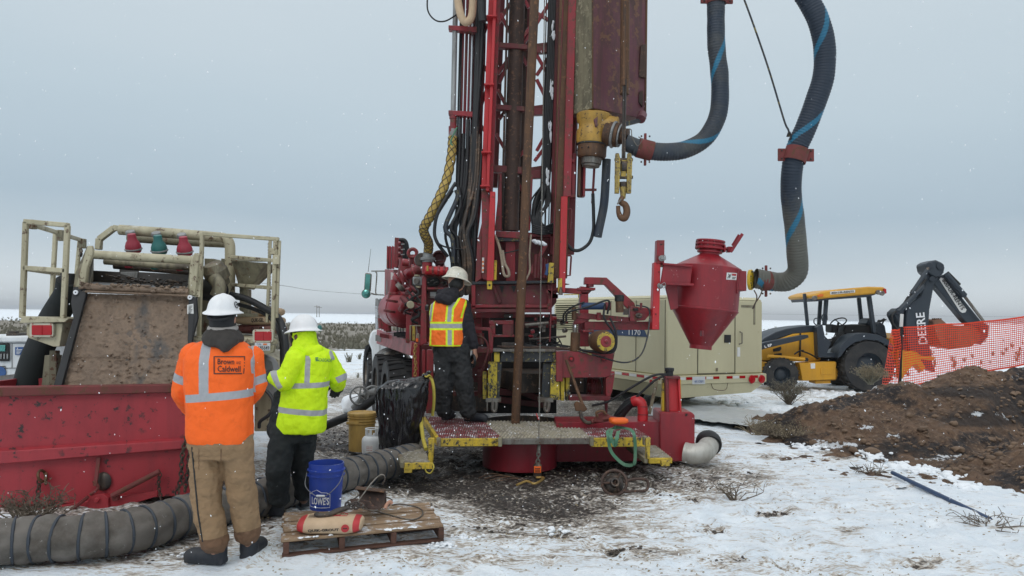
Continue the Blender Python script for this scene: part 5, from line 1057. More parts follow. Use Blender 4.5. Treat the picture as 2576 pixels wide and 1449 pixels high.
# small box, yellow bars, control console
P_('battery_box', 'rigred', [(1020, 862), (1035, 865), (1037, 786), (1022, 784)], 10.1, .3); P_('battery_box', 'rigdark', [(1035, 862), (1046, 858), (1047, 785), (1037, 786)], 10.15, .3)
P_('yellow_bar', 'yelpaint', [(1037, 857), (1044, 857), (1044, 820), (1037, 820)], 9.9, .04); P_('guard_bar', 'tandark', [(1030, 857), (1034, 857), (1034, 820), (1030, 820)], 9.9, .04); R_('guard_bar', 'tandark', 1030, 818, 1060, 821, 9.9, .04); hose('hook_bar', q3([(1049, 858, 9.8), (1050, 842, 9.8), (1053, 842, 9.8), (1052, 856, 9.8)]), .01, 'rope', None, par=RG)
P_('console_panel', 'rigdark', [(1072, 860), (1128, 860), (1128, 690), (1068, 688)], 9.75, .1); P_('console_side', 'rigred', [(1056, 870), (1074, 862), (1072, 700), (1066, 690), (1062, 700)], 9.6, .06, bevel=.006)
R_('console_edge', 'rigred', 1066, 687, 1126, 692, 9.6, .12); R_('console_shelf', 'rigred', 1068, 723, 1126, 728, 9.62, .1)
part('switch_window', 'ink', lambda m: m.px([(1072, 714), (1074, 702), (1082, 698), (1100, 698), (1106, 706), (1104, 716), (1096, 720), (1080, 720)], 9.72, .03))
for x, y in ((1074, 712), (1086, 706), (1095, 711), (1110, 712), (1120, 716)): CYL('lever', 'steel', (x - 3, y + 1, 9.66), (x + 5, y - 2, 9.6), .009, seg=8)
part('knob', 'ink', lambda m: [m.ball(W(x, y, 9.7), .03) for x, y in ((1072, 735), (1118, 712), (1104, 786))]); R_('gauge_plate', 'galv', 1082, 734, 1098, 750, 9.7, .02); R_('gauge_box', 'galv', 1068, 766, 1077, 782, 9.6, .06); R_('gauge_dial', 'ink', 1069, 770, 1076, 780, 9.59, .01)
for y in (745, 764, 790, 820): R_('console_rib', 'rigdark', 1076, y, 1126, y + 4, 9.7, .06)
# rear frame below driller's side
P_('rear_frame', 'rigred', [(1036, 962), (1054, 970), (1056, 866), (1038, 862)], 9.7, .1); P_('rear_frame', 'rigdark', [(1054, 1000), (1086, 1002), (1086, 868), (1056, 866)], 9.75, .2); P_('rear_frame', 'rigred', [(1062, 944), (1070, 944), (1070, 880), (1062, 880)], 9.6, .06)
P_('frame_post', 'rigred', [(1072, 1040), (1088, 1040), (1090, 880), (1074, 880)], 9.45, .1); R_('valve_seat', 'rigred', 1046, 850, 1052, 862, 9.6, .06); R_('wood_block', 'orange', 1046, 852, 1052, 860, 9.55, .05)
mb = MB(); mb.chain(q3([(1046, 866, 9.5), (1043, 890, 9.5), (1046, 920, 9.5), (1044, 945, 9.5)]), .05, .008); mb.build('chain', M['brass'], RG, bevel=0)
P_('side_frame', 'rigdark', [(1188, 960), (1214, 965), (1236, 940), (1236, 876), (1188, 872)], 9.6, .25); P_('side_cage', 'rigred', [(1190, 822), (1234, 824), (1241, 845), (1240, 876), (1230, 876), (1228, 832), (1190, 830)], 9.35, .08); R_('side_frame', 'rigred', 1192, 876, 1240, 888, 9.3, .2); CYL('damper', 'rigdark', (1208, 866, 9.4), (1208, 838, 9.4), .05); R_('side_frame', 'rigdark', 1100, 985, 1230, 996, 9.7, .1)
hose('control_hose', q3([(1200, 846, 9.2), (1218, 852, 9.15), (1228, 875, 9.15), (1222, 905, 9.15), (1208, 945, 9.2)]), .014, 'rigdark', None, par=RG, seg=8)
P_('dark_chassis', 'mudsteel', [(1040, 1035), (1230, 1035), (1230, 955), (1040, 930)], 10.2, .3)
mb = MB(); mb.box((-.35, 12.6, .85), (.9, 6.0, .25), Matrix.Rotation(math.atan2(1.12, 3.6), 3, 'Z')); mb.build('chassis_rail', M['mudsteel'], RG)
# ================================================================ power head (top drive) hanging at the mast
PH = thing('rotary_drive', 'purple and weathered tan box of the power head with yellow swivel hanging on the mast', 'rotary drive', W(1500, 420, 9.3))
C0, L0, R0 = W(1491, 271, 9.0), W(1428, 293, 9.37), W(1622, 300, 9.5); C1, L1, R1 = W(1490, -330, 9.0), W(1439, -330, 9.37), W(1630, -330, 9.5)
B0_ = L0 + R0 - C0; B1_ = L1 + R1 - C1
for nm, mt, a, b_, c_, d_ in (('box_front', 'purple', C0, R0, R1, C1), ('box_side', 'weather', L0, C0, C1, L1), ('box_back', 'purple', B0_, L0, L1, B1_), ('box_right_side', 'purple', R0, B0_, B1_, R1)):
    m = MB(); nrm = (b_ - a).cross(d_ - a).normalized(); m.poly([a, b_, c_, d_], -nrm * .02); m.build(nm, M[mt], PH)
m = MB(); m.poly([C0, R0, B0_, L0], (0, 0, .02)); m.build('box_floor', M['purple'], PH)
m = MB(); m.tube([C0, C1], .012, 8, 1); m.build('corner_edge', M['rust'], PH); m = MB(); m.tube([R0 + V((.005, 0, 0)), R1], .016, 8, 1); m.build('corner_edge', M['rust'], PH)
for y in (120, 378): pass
for y0, y1 in ((110, 195), (355, 400)):
    P_('hinge', 'rustdark', [(1607, (y1 * .99) if y1 < 300 else 410 * .99), (1624, (y1) if y1 < 300 else 414), (1625, y0), (1612, y0 + 4)], 9.42, .05, PH) if y1 < 300 else P_('hinge', 'rustdark', [(1606, 256), (1617, 268), (1619, 226), (1608, 232)], 9.42, .05, PH)
CYL('hoist_tube', 'rust', (1571, 238, 8.95), (1575, TOP, 8.95), PXM(12, 8.95), par=PH); CYL('hoist_tube_core', 'rust', (1569, 215, 8.83), (1572, -60, 8.83), PXM(4, 8.8), par=PH)
P_('bracket', 'purple', [(1494, 300), (1498, 318), (1503, 318), (1504, 292)], 8.95, .05, PH); BM('stay_bar', 'blackpt', (1545, 320, 9.1), (1613, 302, 9.3), .05, par=PH); CYL('stay_boss', 'purple', (1612, 300, 9.25), (1616, 288, 9.35), .06, par=PH)
ax0, ax1 = W(1490, 363, 9.25), W(1495, 286, 9.25); axd = (ax1 - ax0).normalized(); k9 = PXM(1, 9.25)
part('swivel_body', 'swivyel', lambda m: m.lathe(ax0, axd, [(0, 0), (38 * k9, 0), (41 * k9, 8 * k9), (42 * k9, 30 * k9), (38 * k9, 38 * k9), (38 * k9, 50 * k9), (43 * k9, 58 * k9), (45 * k9, 74 * k9), (41 * k9, 77 * k9), (0, 77 * k9)], 36), PH, smooth=50)
part('swivel_side', 'swivyel', lambda m: m.cyl(ax0 + axd * .22, ax0 + axd * .22 + V((.30, -.08, -.02)), .16, .13, seg=28), PH)
part('swivel_collar', 'rust', lambda m: m.lathe(ax0, axd, [(0, -4 * k9), (37 * k9, -4 * k9), (37 * k9, -12 * k9), (37 * k9, -30 * k9), (33 * k9, -36 * k9), (0, -36 * k9)], 36), PH); part('swivel_seal', 'blackpt', lambda m: m.cyl(ax0 - axd * 4 * k9, ax0, 39 * k9, seg=36), PH)
part('swivel_pin', 'steel', lambda m: (m.cyl(ax0 - axd * 36 * k9, ax0 - axd * 52 * k9, 27 * k9, 25 * k9, seg=30), m.cyl(ax0 - axd * 52 * k9, ax0 - axd * 58 * k9, 22 * k9, seg=30)), PH)
for k in range(6):
    a = R(200 + k * 28); d_, u_, v_ = ortho(axd); part('collar_bolt', 'ink', lambda m: m.ball(ax0 - axd * 16 * k9 + (u_ * math.cos(a) + v_ * math.sin(a)) * 37 * k9, .012, 8, 6), PH, bevel=0)
oc = W(1540, 338, 9.1); od = V((.9, -.3, -.22)).normalized()
part('outlet_flange', 'rust', lambda m: m.lathe(oc, od, [(0, -.1), (.13, -.1), (.13, -.04), (.15, -.04), (.15, 0), (.12, 0), (.12, .04), (.15, .04), (.15, .08), (.1, .10), (.1, .2), (0, .2)], 30), PH)
part('outlet_clamp', 'galv', lambda m: (m.torus(oc + od * .02, od, .152, .018, 30, 8), m.torus(oc + od * .1, od, .135, .012, 30, 8)), PH, bevel=0)
# ---- striped corrugated hoses
M['bighose'] = paint('navy_corrugated_rubber', (.016, .027, .045), .55, dirt=(.10, .095, .075), da=.45, ca=0, sc=2.2, stretch=None); M['bluestripe'] = plain('blue_stripe_rubber', (.015, .14, .24), .55, var=.3)
dm, N, L, b = newmat('muddy_corrugated_rubber'); tcn = N.new('ShaderNodeTexCoord'); sp = N.new('ShaderNodeSeparateXYZ'); L.new(tcn.outputs['Object'], sp.inputs[0]); na = noisen(N, L, 2.6, 7, .7)
kf = mathn(N, L, 'SUBTRACT', mathn(N, L, 'ADD', na, ramp(N, L, sp.outputs[2], 1.6, .1)), .86); c = mixn(N, L, ramp(N, L, kf, .0, .35), (.016, .027, .045), (.10, .10, .085)); L.new(c, b.inputs['Base Color']); b.inputs['Roughness'].default_value = .6; M['dirtyhose'] = dm
def bighose(name, pts, r, label, pitch=1.15, phase=0.0, hm_='bighose'):
    P = smooth_pts(pts, 16); ds = [0]
    for a, b_ in zip(P, P[1:]): ds.append(ds[-1] + (b_ - a).length)
    Lt = ds[-1]; n = int(Lt / .0085); seg = 44; mb = MB(); Q = []
    i = 0
    for k in range(n + 1):
        d = Lt * k / n
        while i < len(P) - 2 and ds[i + 1] < d: i += 1
        Q.append(P[i].lerp(P[i + 1], min(1, (d - ds[i]) / max(1e-9, ds[i + 1] - ds[i]))))
    t0 = (Q[1] - Q[0]).normalized(); _, u, v = ortho(t0); vs = []
    for k, p in enumerate(Q):
        t = (Q[min(k + 1, n)] - Q[max(k - 1, 0)]).normalized(); ax = t0.cross(t)
        if ax.length > 1e-7: q = Matrix.Rotation(t0.angle(t), 3, ax.normalized()); u = q @ u; v = q @ v
        t0 = t; rr = r * (1 + (.022 if k % 4 < 2 else -.022))
        for j in range(seg): a = 2 * math.pi * j / seg; vs.append(p + (u * math.cos(a) + v * math.sin(a)) * (rr + .004 * noise.noise(p * 6)))
    mb.v = vs
    for k in range(n):
        for j in range(seg):
            mb.f.append([k * seg + j, k * seg + (j + 1) % seg, (k + 1) * seg + (j + 1) % seg, (k + 1) * seg + j]); mb.m.append(1 if ((j / seg + Lt * k / n / pitch + phase) % 1) < .10 else 0)
    o = mb.build(name, [M[hm_], M['bluestripe']], bevel=0, smooth=180, base=pts[0]); tag(o, label, 'hose', 'large striped vacuum hoses'); return o
def c5(l, Ys): return [W(1405.6 + a * .573, b_ * .573, Y) for (a, b_), Y in zip(l, Ys)]
h1 = [(330, 645), (400, 662), (480, 667), (560, 655), (640, 610), (690, 530), (707, 450), (706, 330), (692, 200), (690, 60), (692, -80), (700, -300)]
bighose('corrugated_hose', c5(h1, [9.0, 9.0, 9.0, 9.0, 9.0, 9.0, 9.0, 9.0, 9.0, 9.0, 9.0, 9.0]), PXM(22, 9), 'navy corrugated hose with blue stripe running from the yellow swivel up', phase=.35)
h2 = [(862, 1222), (905, 1230), (960, 1238), (1010, 1232), (1048, 1190), (1046, 1110), (1035, 980), (1020, 850), (1025, 740), (1045, 650), (1085, 560), (1130, 440), (1163, 330), (1166, 200), (1140, 90), (1100, 10), (1060, -60), (1000, -200)]
bighose('corrugated_hose', c5(h2, [9.5, 9.5, 9.5, 9.4, 9.3, 9.2, 9.1, 9.0, 8.9, 8.85, 8.8, 8.75, 8.7, 8.65, 8.6, 8.6, 8.6, 8.6]), PXM(25.5, 9), 'navy corrugated hose with blue stripe rising from the red cyclone in a curve', phase=.1, hm_='dirtyhose')
def clamp(name, x, y, Y, axis, r, w_, label):
    c = W(x, y, Y); t = thing(name, label, 'hose clamp', c); ax = V(axis).normalized(); d, u, v = ortho(ax)
    MB().lathe(c, ax, [(r, -w_ / 2), (r + .012, -w_ / 2), (r + .012, w_ / 2), (r, w_ / 2)], 32, closed=True).build('band', M['rimrust'], t)
    for s_ in (-1, 1):
        side = V((1, 0, 0)) if abs(ax.z) > .6 else V((0, 0, 1)); m = MB(); m.box(c + side * s_ * (r + .045), (.09 if side.x else .03, .03, .15 if side.x else .09)); m.build('ear', M['rimrust'], t)
        m = MB(); [m.ball(c + side * s_ * (r + .05) + (V((0, -.02, k * .05)) if side.x else V((k * .05, -.02, 0))), .012, 8, 6) for k in (-1, 1)]; m.build('ear_bolt', M['mudsteel'], t, bevel=0)
    return t
clamp('hose_clamp', 2002, 390, 8.85, (.3, 0, 1), PXM(26, 9), .17, 'rusty hose clamp half way up the hose rising from the cyclone')
clamp('hose_clamp', 1623, 376, 9.0, (1, 0, -.25), PXM(22.5, 9), .19, 'rusty hose clamp where the small striped hose leaves the yellow swivel')
clamp('hose_clamp', 1803, -6, 9.0, (0, 0, 1), PXM(22.5, 9), .16, 'rusty hose clamp at the upper edge on the small striped hose')
clamp('hose_clamp', 1927, 707, 9.5, (1, 0, .1), PXM(22, 9.5), .13, 'rusty hose clamp beside the yellow flange of the cyclone')
hose('ribbed_pipe', c5([(290, 625), (345, 648)], [9.0, 9.0]), PXM(21, 9), 'bighose', None, par=PH, seg=24)
hose('wire_rope', c5([(1012, 600), (1008, 570), (990, 530), (930, 330), (880, 180), (815, 0), (700, -300)], [8.8] * 7), .012, 'blackpt', 'thin green steel rope slanting up from the large hose', 'rope', seg=8)
hose('safety_loop', c5([(1003, 600), (1012, 580), (1020, 600), (1012, 615)], [8.78] * 4), .012, 'black', 'small black shackle loop on the large hose bend', 'shackle', seg=8)
# black hoses hanging below the power head
hose('hydraulic_hose', c5([(210, 700), (206, 790), (198, 900), (178, 1000), (170, 1040)], [9.3] * 5), .055, 'bighose', 'flat black hose bundle hanging below the yellow swivel', seg=14)
hose('hydraulic_hose', c5([(150, 850), (153, 950), (152, 1010), (135, 1065), (95, 1097), (60, 1096), (30, 1065)], [9.35] * 7), .022, 'black', 'black hose looping from the red pipe to the mast foot', seg=10)
hose('water_hose', q3([(1150, -60, 9.3), (1152, 0, 9.3), (1160, 40, 9.3), (1172, 56, 9.3), (1186, 42, 9.3), (1190, 0, 9.3), (1192, -60, 9.3)]), PXM(10, 9.3), 'paper', 'loop of thick tan hose hanging at the upper left of the mast', seg=16)
hose('hydraulic_hose', q3([(1213, -60, 9.1), (1212, 20, 9.1), (1214, 54, 9.1)]), PXM(10, 9.1), 'black', 'short thick black hose end beside the bright red mast rail', seg=14)
# yellow hose in net
pth = q3([(1139, 345, 9.45), (1136, 390, 9.4), (1124, 450, 9.35), (1104, 500, 9.3), (1080, 548, 9.3), (1066, 575, 9.35), (1070, 594, 9.4), (1078, 612, 9.5), (1077, 636, 9.6)])
YH = thing('drilling_hose', 'thick yellow hose in a black net hanging to the pump deck', 'hose', W(1077, 638, 9.6))
mb = MB(); mb.tube(pth, PXM(11, 9.4), 20, 8); mb.build('hose_body', M['yelhose'] if 'yelhose' in M else M['swivyel'], YH, bevel=0, smooth=60)
PP = smooth_pts(pth, 30); mb = MB(); nn = len(PP)
for sgn in (-1, 1):
    for st in range(4):
        pts = []
        for k in range(0, nn, 3):
            t = (PP[min(k + 1, nn - 1)] - PP[max(k - 1, 0)]).normalized(); s_ = t.cross(V((0, 1, 0))).normalized(); f_ = s_.cross(t)
            a = sgn * k * .13 + st * math.pi / 2; pts.append(PP[k] + (s_ * math.cos(a) + f_ * math.sin(a)) * (PXM(11, 9.4) + .004))
        mb.tube(pts, .0045, 5, 2)
mb.build('net_sleeve', M['mudsteel'], YH, bevel=0)
hose('tie_cord', q3([(1150, 320, 9.3), (1140, 340, 9.3), (1134, 358, 9.3), (1139, 366, 9.3)]), .01, 'green', None, par=YH)
# ---- hook block
HB = thing('hook_block', 'chipped yellow pulley block with steel hook hanging below the power head', 'hook block', W(1566, 556, 8.8)); HYY = 8.8
for x in (1553, 1583):
    P_('cheek_plate', 'yeldull', [(x - 6, 486), (x + 5, 486), (x + 8, 400), (x + 4, 385), (x - 4, 385), (x - 5, 400)], HYY, .05, HB); P_('cheek_plate', 'yeldull', [(x - 5, 484), (x + 4, 484), (x + 6, 400), (x - 4, 400)], HYY + .12, .03, HB)
P_('centre_plate', 'yeldull', [(1562, 446), (1575, 446), (1577, 400), (1564, 400)], HYY + .04, .08, HB)
for y in (402, 446): part('block_pin', 'mudsteel', lambda m: m.cyl(W(1546, y, HYY + .06), W(1592, y, HYY + .06), .022, seg=12), HB)
part('swivel_nut', 'mudsteel', lambda m: m.cyl(W(1568, 472, HYY + .05), W(1568, 458, HYY + .05), .045, .05, seg=8), HB); part('hook_shank', 'yeldull', lambda m: m.cyl(W(1567, 500, HYY + .05), W(1568, 470, HYY + .05), .03, .045, seg=12), HB)
part('sheave', 'mudsteel', lambda m: m.cyl(W(1562, 420, HYY + .09), W(1577, 420, HYY + .09), .08, seg=20), HB)
hk = MB(); hk.tube(q3([(1566, 494, HYY + .04), (1562, 508, HYY + .04), (1573, 516, HYY + .04), (1577, 532, HYY + .04), (1572, 548, HYY + .04), (1562, 547, HYY + .04), (1556, 534, HYY + .04), (1555, 518, HYY + .04)]), lambda t: .026 + .018 * math.sin(math.pi * min(1, t * 1.1)), 12, 6); hk.build('hook', M['rust'], HB, bevel=0, smooth=60)
BM('hook_latch', 'steel', (1553, 514, HYY), (1563, 500, HYY), .02, par=HB)
for x in (1568, 1573): CYL('hoist_wire', 'mudsteel', (x - 2, 400, HYY + .06), (x + 1, 200, HYY + .1), .012, seg=8, par=HB, bevel=0)
hose('lock_wire', c5([(300, 565), (318, 570), (322, 600), (345, 640), (365, 615), (350, 600)], [8.85] * 6), .006, 'steel', 'thin bent lock wire above the hose clamp at the swivel', 'wire', seg=6)
# ================================================================ cyclone separator
CYC = thing('cyclone_separator', 'dark red steel cyclone separator cone held on the rig arm', 'cyclone', W(1761, 877, 9.6)); kk = PXM(1, 9.6)
cb, ct = W(1762, 878, 9.6), W(1788, 604, 9.6); cx = (ct - cb).normalized()
part('cone_body', 'conered', lambda m: m.lathe(cb, cx, [(25 * kk, 0), (27.5 * kk, .0), (27.5 * kk, 10 * kk), (29 * kk, 12 * kk), (82 * kk, 98 * kk), (83.5 * kk, 98 * kk), (83.5 * kk, 102 * kk), (82 * kk, 102 * kk), (82 * kk, 206 * kk), (24.5 * kk, 238 * kk), (24.5 * kk, 246 * kk), (22 * kk, 246 * kk)], 64), CYC, smooth=30)
part('neck_flange', 'conered', lambda m: m.lathe(cb, cx, [(22 * kk, 243 * kk), (31 * kk, 243 * kk), (31 * kk, 248 * kk), (26 * kk, 248 * kk), (26 * kk, 251 * kk), (37 * kk, 252 * kk), (37 * kk, 257 * kk), (33 * kk, 257 * kk), (33 * kk, 262 * kk), (37 * kk, 262 * kk), (37 * kk, 267 * kk), (33 * kk, 267 * kk), (33 * kk, 270 * kk), (36 * kk, 270 * kk), (36 * kk, 275 * kk), (0, 275 * kk)], 48), CYC)
for k in range(8):
    a = R(180 + k * 25); d_, u_, v_ = ortho(cx); part('flange_bolt', 'rigdark', lambda m: m.cyl(cb + cx * 250 * kk + (u_ * math.cos(a) + v_ * math.sin(a)) * 34.5 * kk, cb + cx * 272 * kk + (u_ * math.cos(a) + v_ * math.sin(a)) * 34.5 * kk, .012, seg=6), CYC)
CYL('valve_spindle', 'conered', (1822, 626, 9.55), (1846, 627, 9.5), .022, par=CYC); R_('valve_hub', 'conered', 1832, 620, 1842, 634, 9.48, .1, CYC); R_('valve_hub', 'conered', 1822, 617, 1826, 634, 9.48, .12, CYC)
BM('valve_lever', 'conered', (1838, 634, 9.45), (1868, 588, 9.45), .04, .015, par=CYC); BM('valve_lever', 'conered', (1842, 618, 9.5), (1859, 590, 9.5), .03, .012, par=CYC)
P_('mount_plate', 'conered', [(1662, 713), (1737, 716), (1742, 669), (1670, 663)], 9.16, .05, CYC, bevel=.006); P_('mount_flange', 'conered', [(1660, 716), (1746, 719), (1746, 713), (1660, 710)], 9.12, .3, CYC); P_('mount_flange', 'conered', [(1668, 666), (1742, 672), (1742, 667), (1668, 661)], 9.12, .4, CYC); P_('mount_web', 'conered', [(1688, 780), (1706, 775), (1704, 716), (1672, 714)], 9.35, .04, CYC)
for y in (650, 719): part('pin', 'galv', lambda m: m.lathe(W(1664 - (y - 650) * .05, y, 9.15), (0, -1, 0), [(0, .05), (.02, .05), (.02, .02), (.038, .02), (.038, 0), (0, 0)], 16), CYC); hose('pin_ring', q3([(1664, y - 4, 9.12), (1672, y - 8, 9.12), (1674, y + 2, 9.12), (1668, y + 6, 9.12)]), .005, 'galv', None, par=CYC, seg=6)
P_('lug', 'rigdark', [(1765, 846), (1771, 846), (1771, 832), (1765, 832)], 9.1, .08, CYC)
oa, ob = W(1835, 703, 9.5), W(1880, 704, 9.5)
part('outlet_box', 'conered', lambda m: m.px([(1838, 728), (1878, 732), (1878, 682), (1842, 679)], 9.35, .3), CYC); part('outlet_rib', 'conered', lambda m: m.px([(1853, 738), (1857, 738), (1860, 676), (1856, 676)], 9.3, .4), CYC)
fc = W(1890, 704, 9.45)
part('yellow_flange', 'yelflange' if 'yelflange' in M else 'swivyel', lambda m: m.lathe(fc, V((1, -.55, 0)), [(0, -.03), (.13, -.03), (.133, .01), (.0, .012)], 36), CYC)
for k in range(8):
    a = R(k * 45 + 20); d_, u_, v_ = ortho(V((1, -.55, 0))); part('flange_bolt', 'mudsteel', lambda m: m.ball(fc + d_ * .014 + (u_ * math.cos(a) + v_ * math.sin(a)) * .112, .011, 8, 6), CYC, bevel=0)
part('flange_mark', 'ink', lambda m: [m.beam(fc + d_ * .014 + u_ * a1 + v_ * b1, fc + d_ * .014 + u_ * a2 + v_ * b2, .008, .004, d_) for a1, b1, a2, b2 in ((.03, -.09, .06, -.06), (.09, -.02, .095, .03), (-.04, -.09, -.09, -.06), (-.09, -.03, -.05, -.02), (-.06, -.08, -.08, -.03))], CYC, bevel=0)
part('cone_sticker', 'label', lambda m: [m.add([cb + cx * (h) * kk + V((math.cos(a) * 83 * kk, math.sin(a) * 83 * kk, 0)) for h, a in ((172, R(-72 + 0)), (172, R(-58)), (189, R(-58)), (189, R(-72)))], [(0, 1, 2, 3)]), m.add([cb + cx * (h) * kk + V((math.cos(a) * 83 * kk, math.sin(a) * 83 * kk, 0)) for h, a in ((172, R(-58)), (172, R(-48)), (189, R(-48)), (189, R(-58)))], [(0, 1, 2, 3)])], CYC, bevel=0)
part('sticker_print', 'redprint', lambda m: m.add([cb + cx * (h) * kk + V((math.cos(a) * 83.4 * kk, math.sin(a) * 83.4 * kk, 0)) for h, a in ((182, R(-61)), (182, R(-50)), (187, R(-50)), (187, R(-61)))], [(0, 1, 2, 3)]), CYC, bevel=0)
part('sticker_print', 'ink', lambda m: [m.beam(cb + cx * (h) * kk + V((math.cos(a) * 83.5 * kk, math.sin(a) * 83.5 * kk, 0)), cb + cx * (h2_) * kk + V((math.cos(a2) * 83.5 * kk, math.sin(a2) * 83.5 * kk, 0)), .006, .003, (0, 1, 0)) for h, a, h2_, a2 in ((175, R(-70), 184, R(-66)), (186, R(-69), 178, R(-64)), (175, R(-67), 186, R(-63)), (178, R(-60), 178, R(-51)), (175, R(-60), 175, R(-53)))], CYC, bevel=0)
hose('dangling_wire', q3([(1897, 730, 9.4), (1904, 748, 9.4), (1896, 776, 9.4)]), .008, 'mudsteel', None, par=CYC, seg=6); hose('dangling_wire', q3([(1922, 712, 9.4), (1914, 740, 9.4), (1899, 764, 9.4), (1893, 777, 9.4)]), .008, 'mudsteel', None, par=CYC, seg=6)
# ================================================================ compressor trailer
def pxt(body, m, par, a, b_, h, **k): return text(body, M[m], par, a, b_, h, **k)
A_ = W(1675, 973, 13.6); A_.z = 0; B_ = W(1919, 973, 14.6); B_.z = 0; C_ = W(1391, 973, 17.2); C_.z = 0; D_ = B_ + C_ - A_
CT = thing('air_compressor', 'large tan towable air compressor with louvres standing behind the red cyclone', 'air compressor', (A_ + D_) / 2)
ZB, ZT = .66, 2.14; rx = (B_ - A_).normalized(); sx_ = (C_ - A_).normalized(); WR = (B_ - A_).length; WS = (C_ - A_).length
def cp(u, s_, z, o=0.0): return A_ + rx * u + sx_ * s_ + V((0, 0, z)) + (rx + sx_) * 0   # u across the rear, s along the side
def slab(m, pts, dv): m.poly(pts, dv)
mb = MB(); mb.hexa([cp(0, 0, ZB), cp(WR, 0, ZB), cp(WR, 0, ZT - .05), cp(0, 0, ZT - .05), cp(0, WS, ZB), cp(WR, WS, ZB), cp(WR, WS, ZT - .05), cp(0, WS, ZT - .05)]); mb.build('housing', M['tan2'], CT, bevel=.03)
mb = MB(); mb.hexa([cp(.0, .0, ZT - .05), cp(WR, .0, ZT - .05), cp(WR - .07, .07, ZT + .01), cp(.07, .07, ZT + .01), cp(0, WS, ZT - .05), cp(WR, WS, ZT - .05), cp(WR - .07, WS - .07, ZT + .01), cp(.07, WS - .07, ZT + .01)]); mb.build('roof', M['tan2'], CT, bevel=.02)
ex = -.05
mb = MB(); mb.hexa([cp(-.05, -.05, .50), cp(WR + .05, -.05, .50), cp(WR + .05, -.05, ZB + .003), cp(-.05, -.05, ZB + .003), cp(-.05, WS, .50), cp(WR + .05, WS, .50), cp(WR + .05, WS, ZB + .003), cp(-.05, WS, ZB + .003)]); mb.build('bumper', M['tan2'], CT, bevel=.01)
mb = MB(); mb.hexa([cp(.15, .0, .24), cp(WR - .3, .0, .30), cp(WR + .03, -.03, .497), cp(-.03, -.03, .497), cp(.15, WS, .24), cp(WR - .3, WS, .30), cp(WR + .03, WS, .497), cp(-.03, WS, .497)]); mb.build('under_tray', M['tan2'], CT)
def rear(name, mat, u0, z0, u1, z1, off=.01, par=CT, bevel=.002):
    m = MB(); n_ = -sx_ * off; m.poly([cp(u0, 0, z0) + n_, cp(u1, 0, z0) + n_, cp(u1, 0, z1) + n_, cp(u0, 0, z1) + n_], sx_ * (off * .9)); return m.build(name, M[mat] if isinstance(mat, str) else mat, par, bevel=bevel)
def side(name, mat, s0, z0, s1, z1, off=.01, par=CT, bevel=.002, slant=0):
    m = MB(); n_ = -rx * off; m.poly([cp(0, s0, z0) + n_, cp(0, s1, z0) + n_, cp(0, s1 , z1) + n_, cp(0, s0 - slant, z1) + n_], rx * (off * .9)); return m.build(name, M[mat] if isinstance(mat, str) else mat, par, bevel=bevel)
M['seam'] = plain('shadow_seam', (.10, .095, .07), .8, bump=0)  # even dark colour of the panel joints and louvre backing
for u in (.72, 1.62): rear('door_seam', 'seam', u, ZB + .01, u + .012, ZT - .06, .012, bevel=0)
rear('door_seam', 'seam', .72, ZB + .02, 1.62, ZB + .035, .012, bevel=0)
rear('door_latch', 'ink', 1.36, 1.27, 1.52, 1.42, .015); m = MB(); m.tube([cp(1.74, -.01, 1.48), cp(1.76, -.05, 1.46), cp(1.76, -.05, 1.26), cp(1.72, -.01, 1.24)], .012, 8, 1); m.build('door_handle', M['steel'], CT, bevel=0)
rear('sticker', 'label', 1.68, 1.0, 1.75, 1.18, .012, bevel=0)
for u0, z0, u1, z1 in ((1.78, 1.95, 2.14, 2.0), (2.09, 1.62, 2.14, 2.0), (.30, 1.62, .34, 1.95)): rear('tape_strip', M['tandark'] if False else 'tandark', u0, z0, u1, z1, .006, bevel=0)
rear('drain_cap', 'tandark', 1.16, .73, 1.20, .79, .02); rear('label_patch', 'label', -.0 + .02, .69, .10, .74, .006, bevel=0)
k = 0; u = .1
while u < WR - .1:
    m = MB(); n_ = -sx_ * .055; uu = min(u + .14, WR - .05); m.poly([cp(u, 0, .585) + n_, cp(uu, 0, .585) + n_, cp(uu, 0, .635) + n_, cp(u, 0, .635) + n_], sx_ * .004); m.build('reflector_strip', M['redglass'] if k % 2 == 0 else M['label'], CT, bevel=0) if k % 4 != 3 else None; u += .16; k += 1
s_ = .1; k = 0
while s_ < WS:
    m = MB(); n_ = -rx * .055; m.poly([cp(0, s_, .585) + n_, cp(0, s_ + .22, .585) + n_, cp(0, s_ + .22, .635) + n_, cp(0, s_, .635) + n_], rx * .004); m.build('reflector_strip', M['redglass'] if k % 2 == 0 else M['label'], CT, bevel=0); s_ += .24; k += 1
for u in (WR - .34, WR - .09): m = MB(); m.lathe(cp(u, -.055, .56 - .0), -sx_, [(0, .03), (.075, .025), (.085, 0), (0, 0)], 24); m.build('tail_light', M['redglass'], CT)
rp_ = MB(); n_ = -sx_ * .056; rp_.poly([cp(.56, 0, .50) + n_, cp(.86, 0, .50) + n_, cp(.86, 0, .64) + n_, cp(.56, 0, .64) + n_], sx_ * .004); rp_ = rp_.build('number_plate', M['plate'], CT, bevel=0); pxt('4RY7891', 'bluelabel', rp_, cp(.60, -.064, .525), cp(.82, -.064, .525), .05)
m = MB(); m.lathe(cp(-.055, .35, .53), -rx, [(0, .02), (.04, .02), (.04, 0), (0, 0)], 18); m.build('side_marker', M['redglass'], CT)
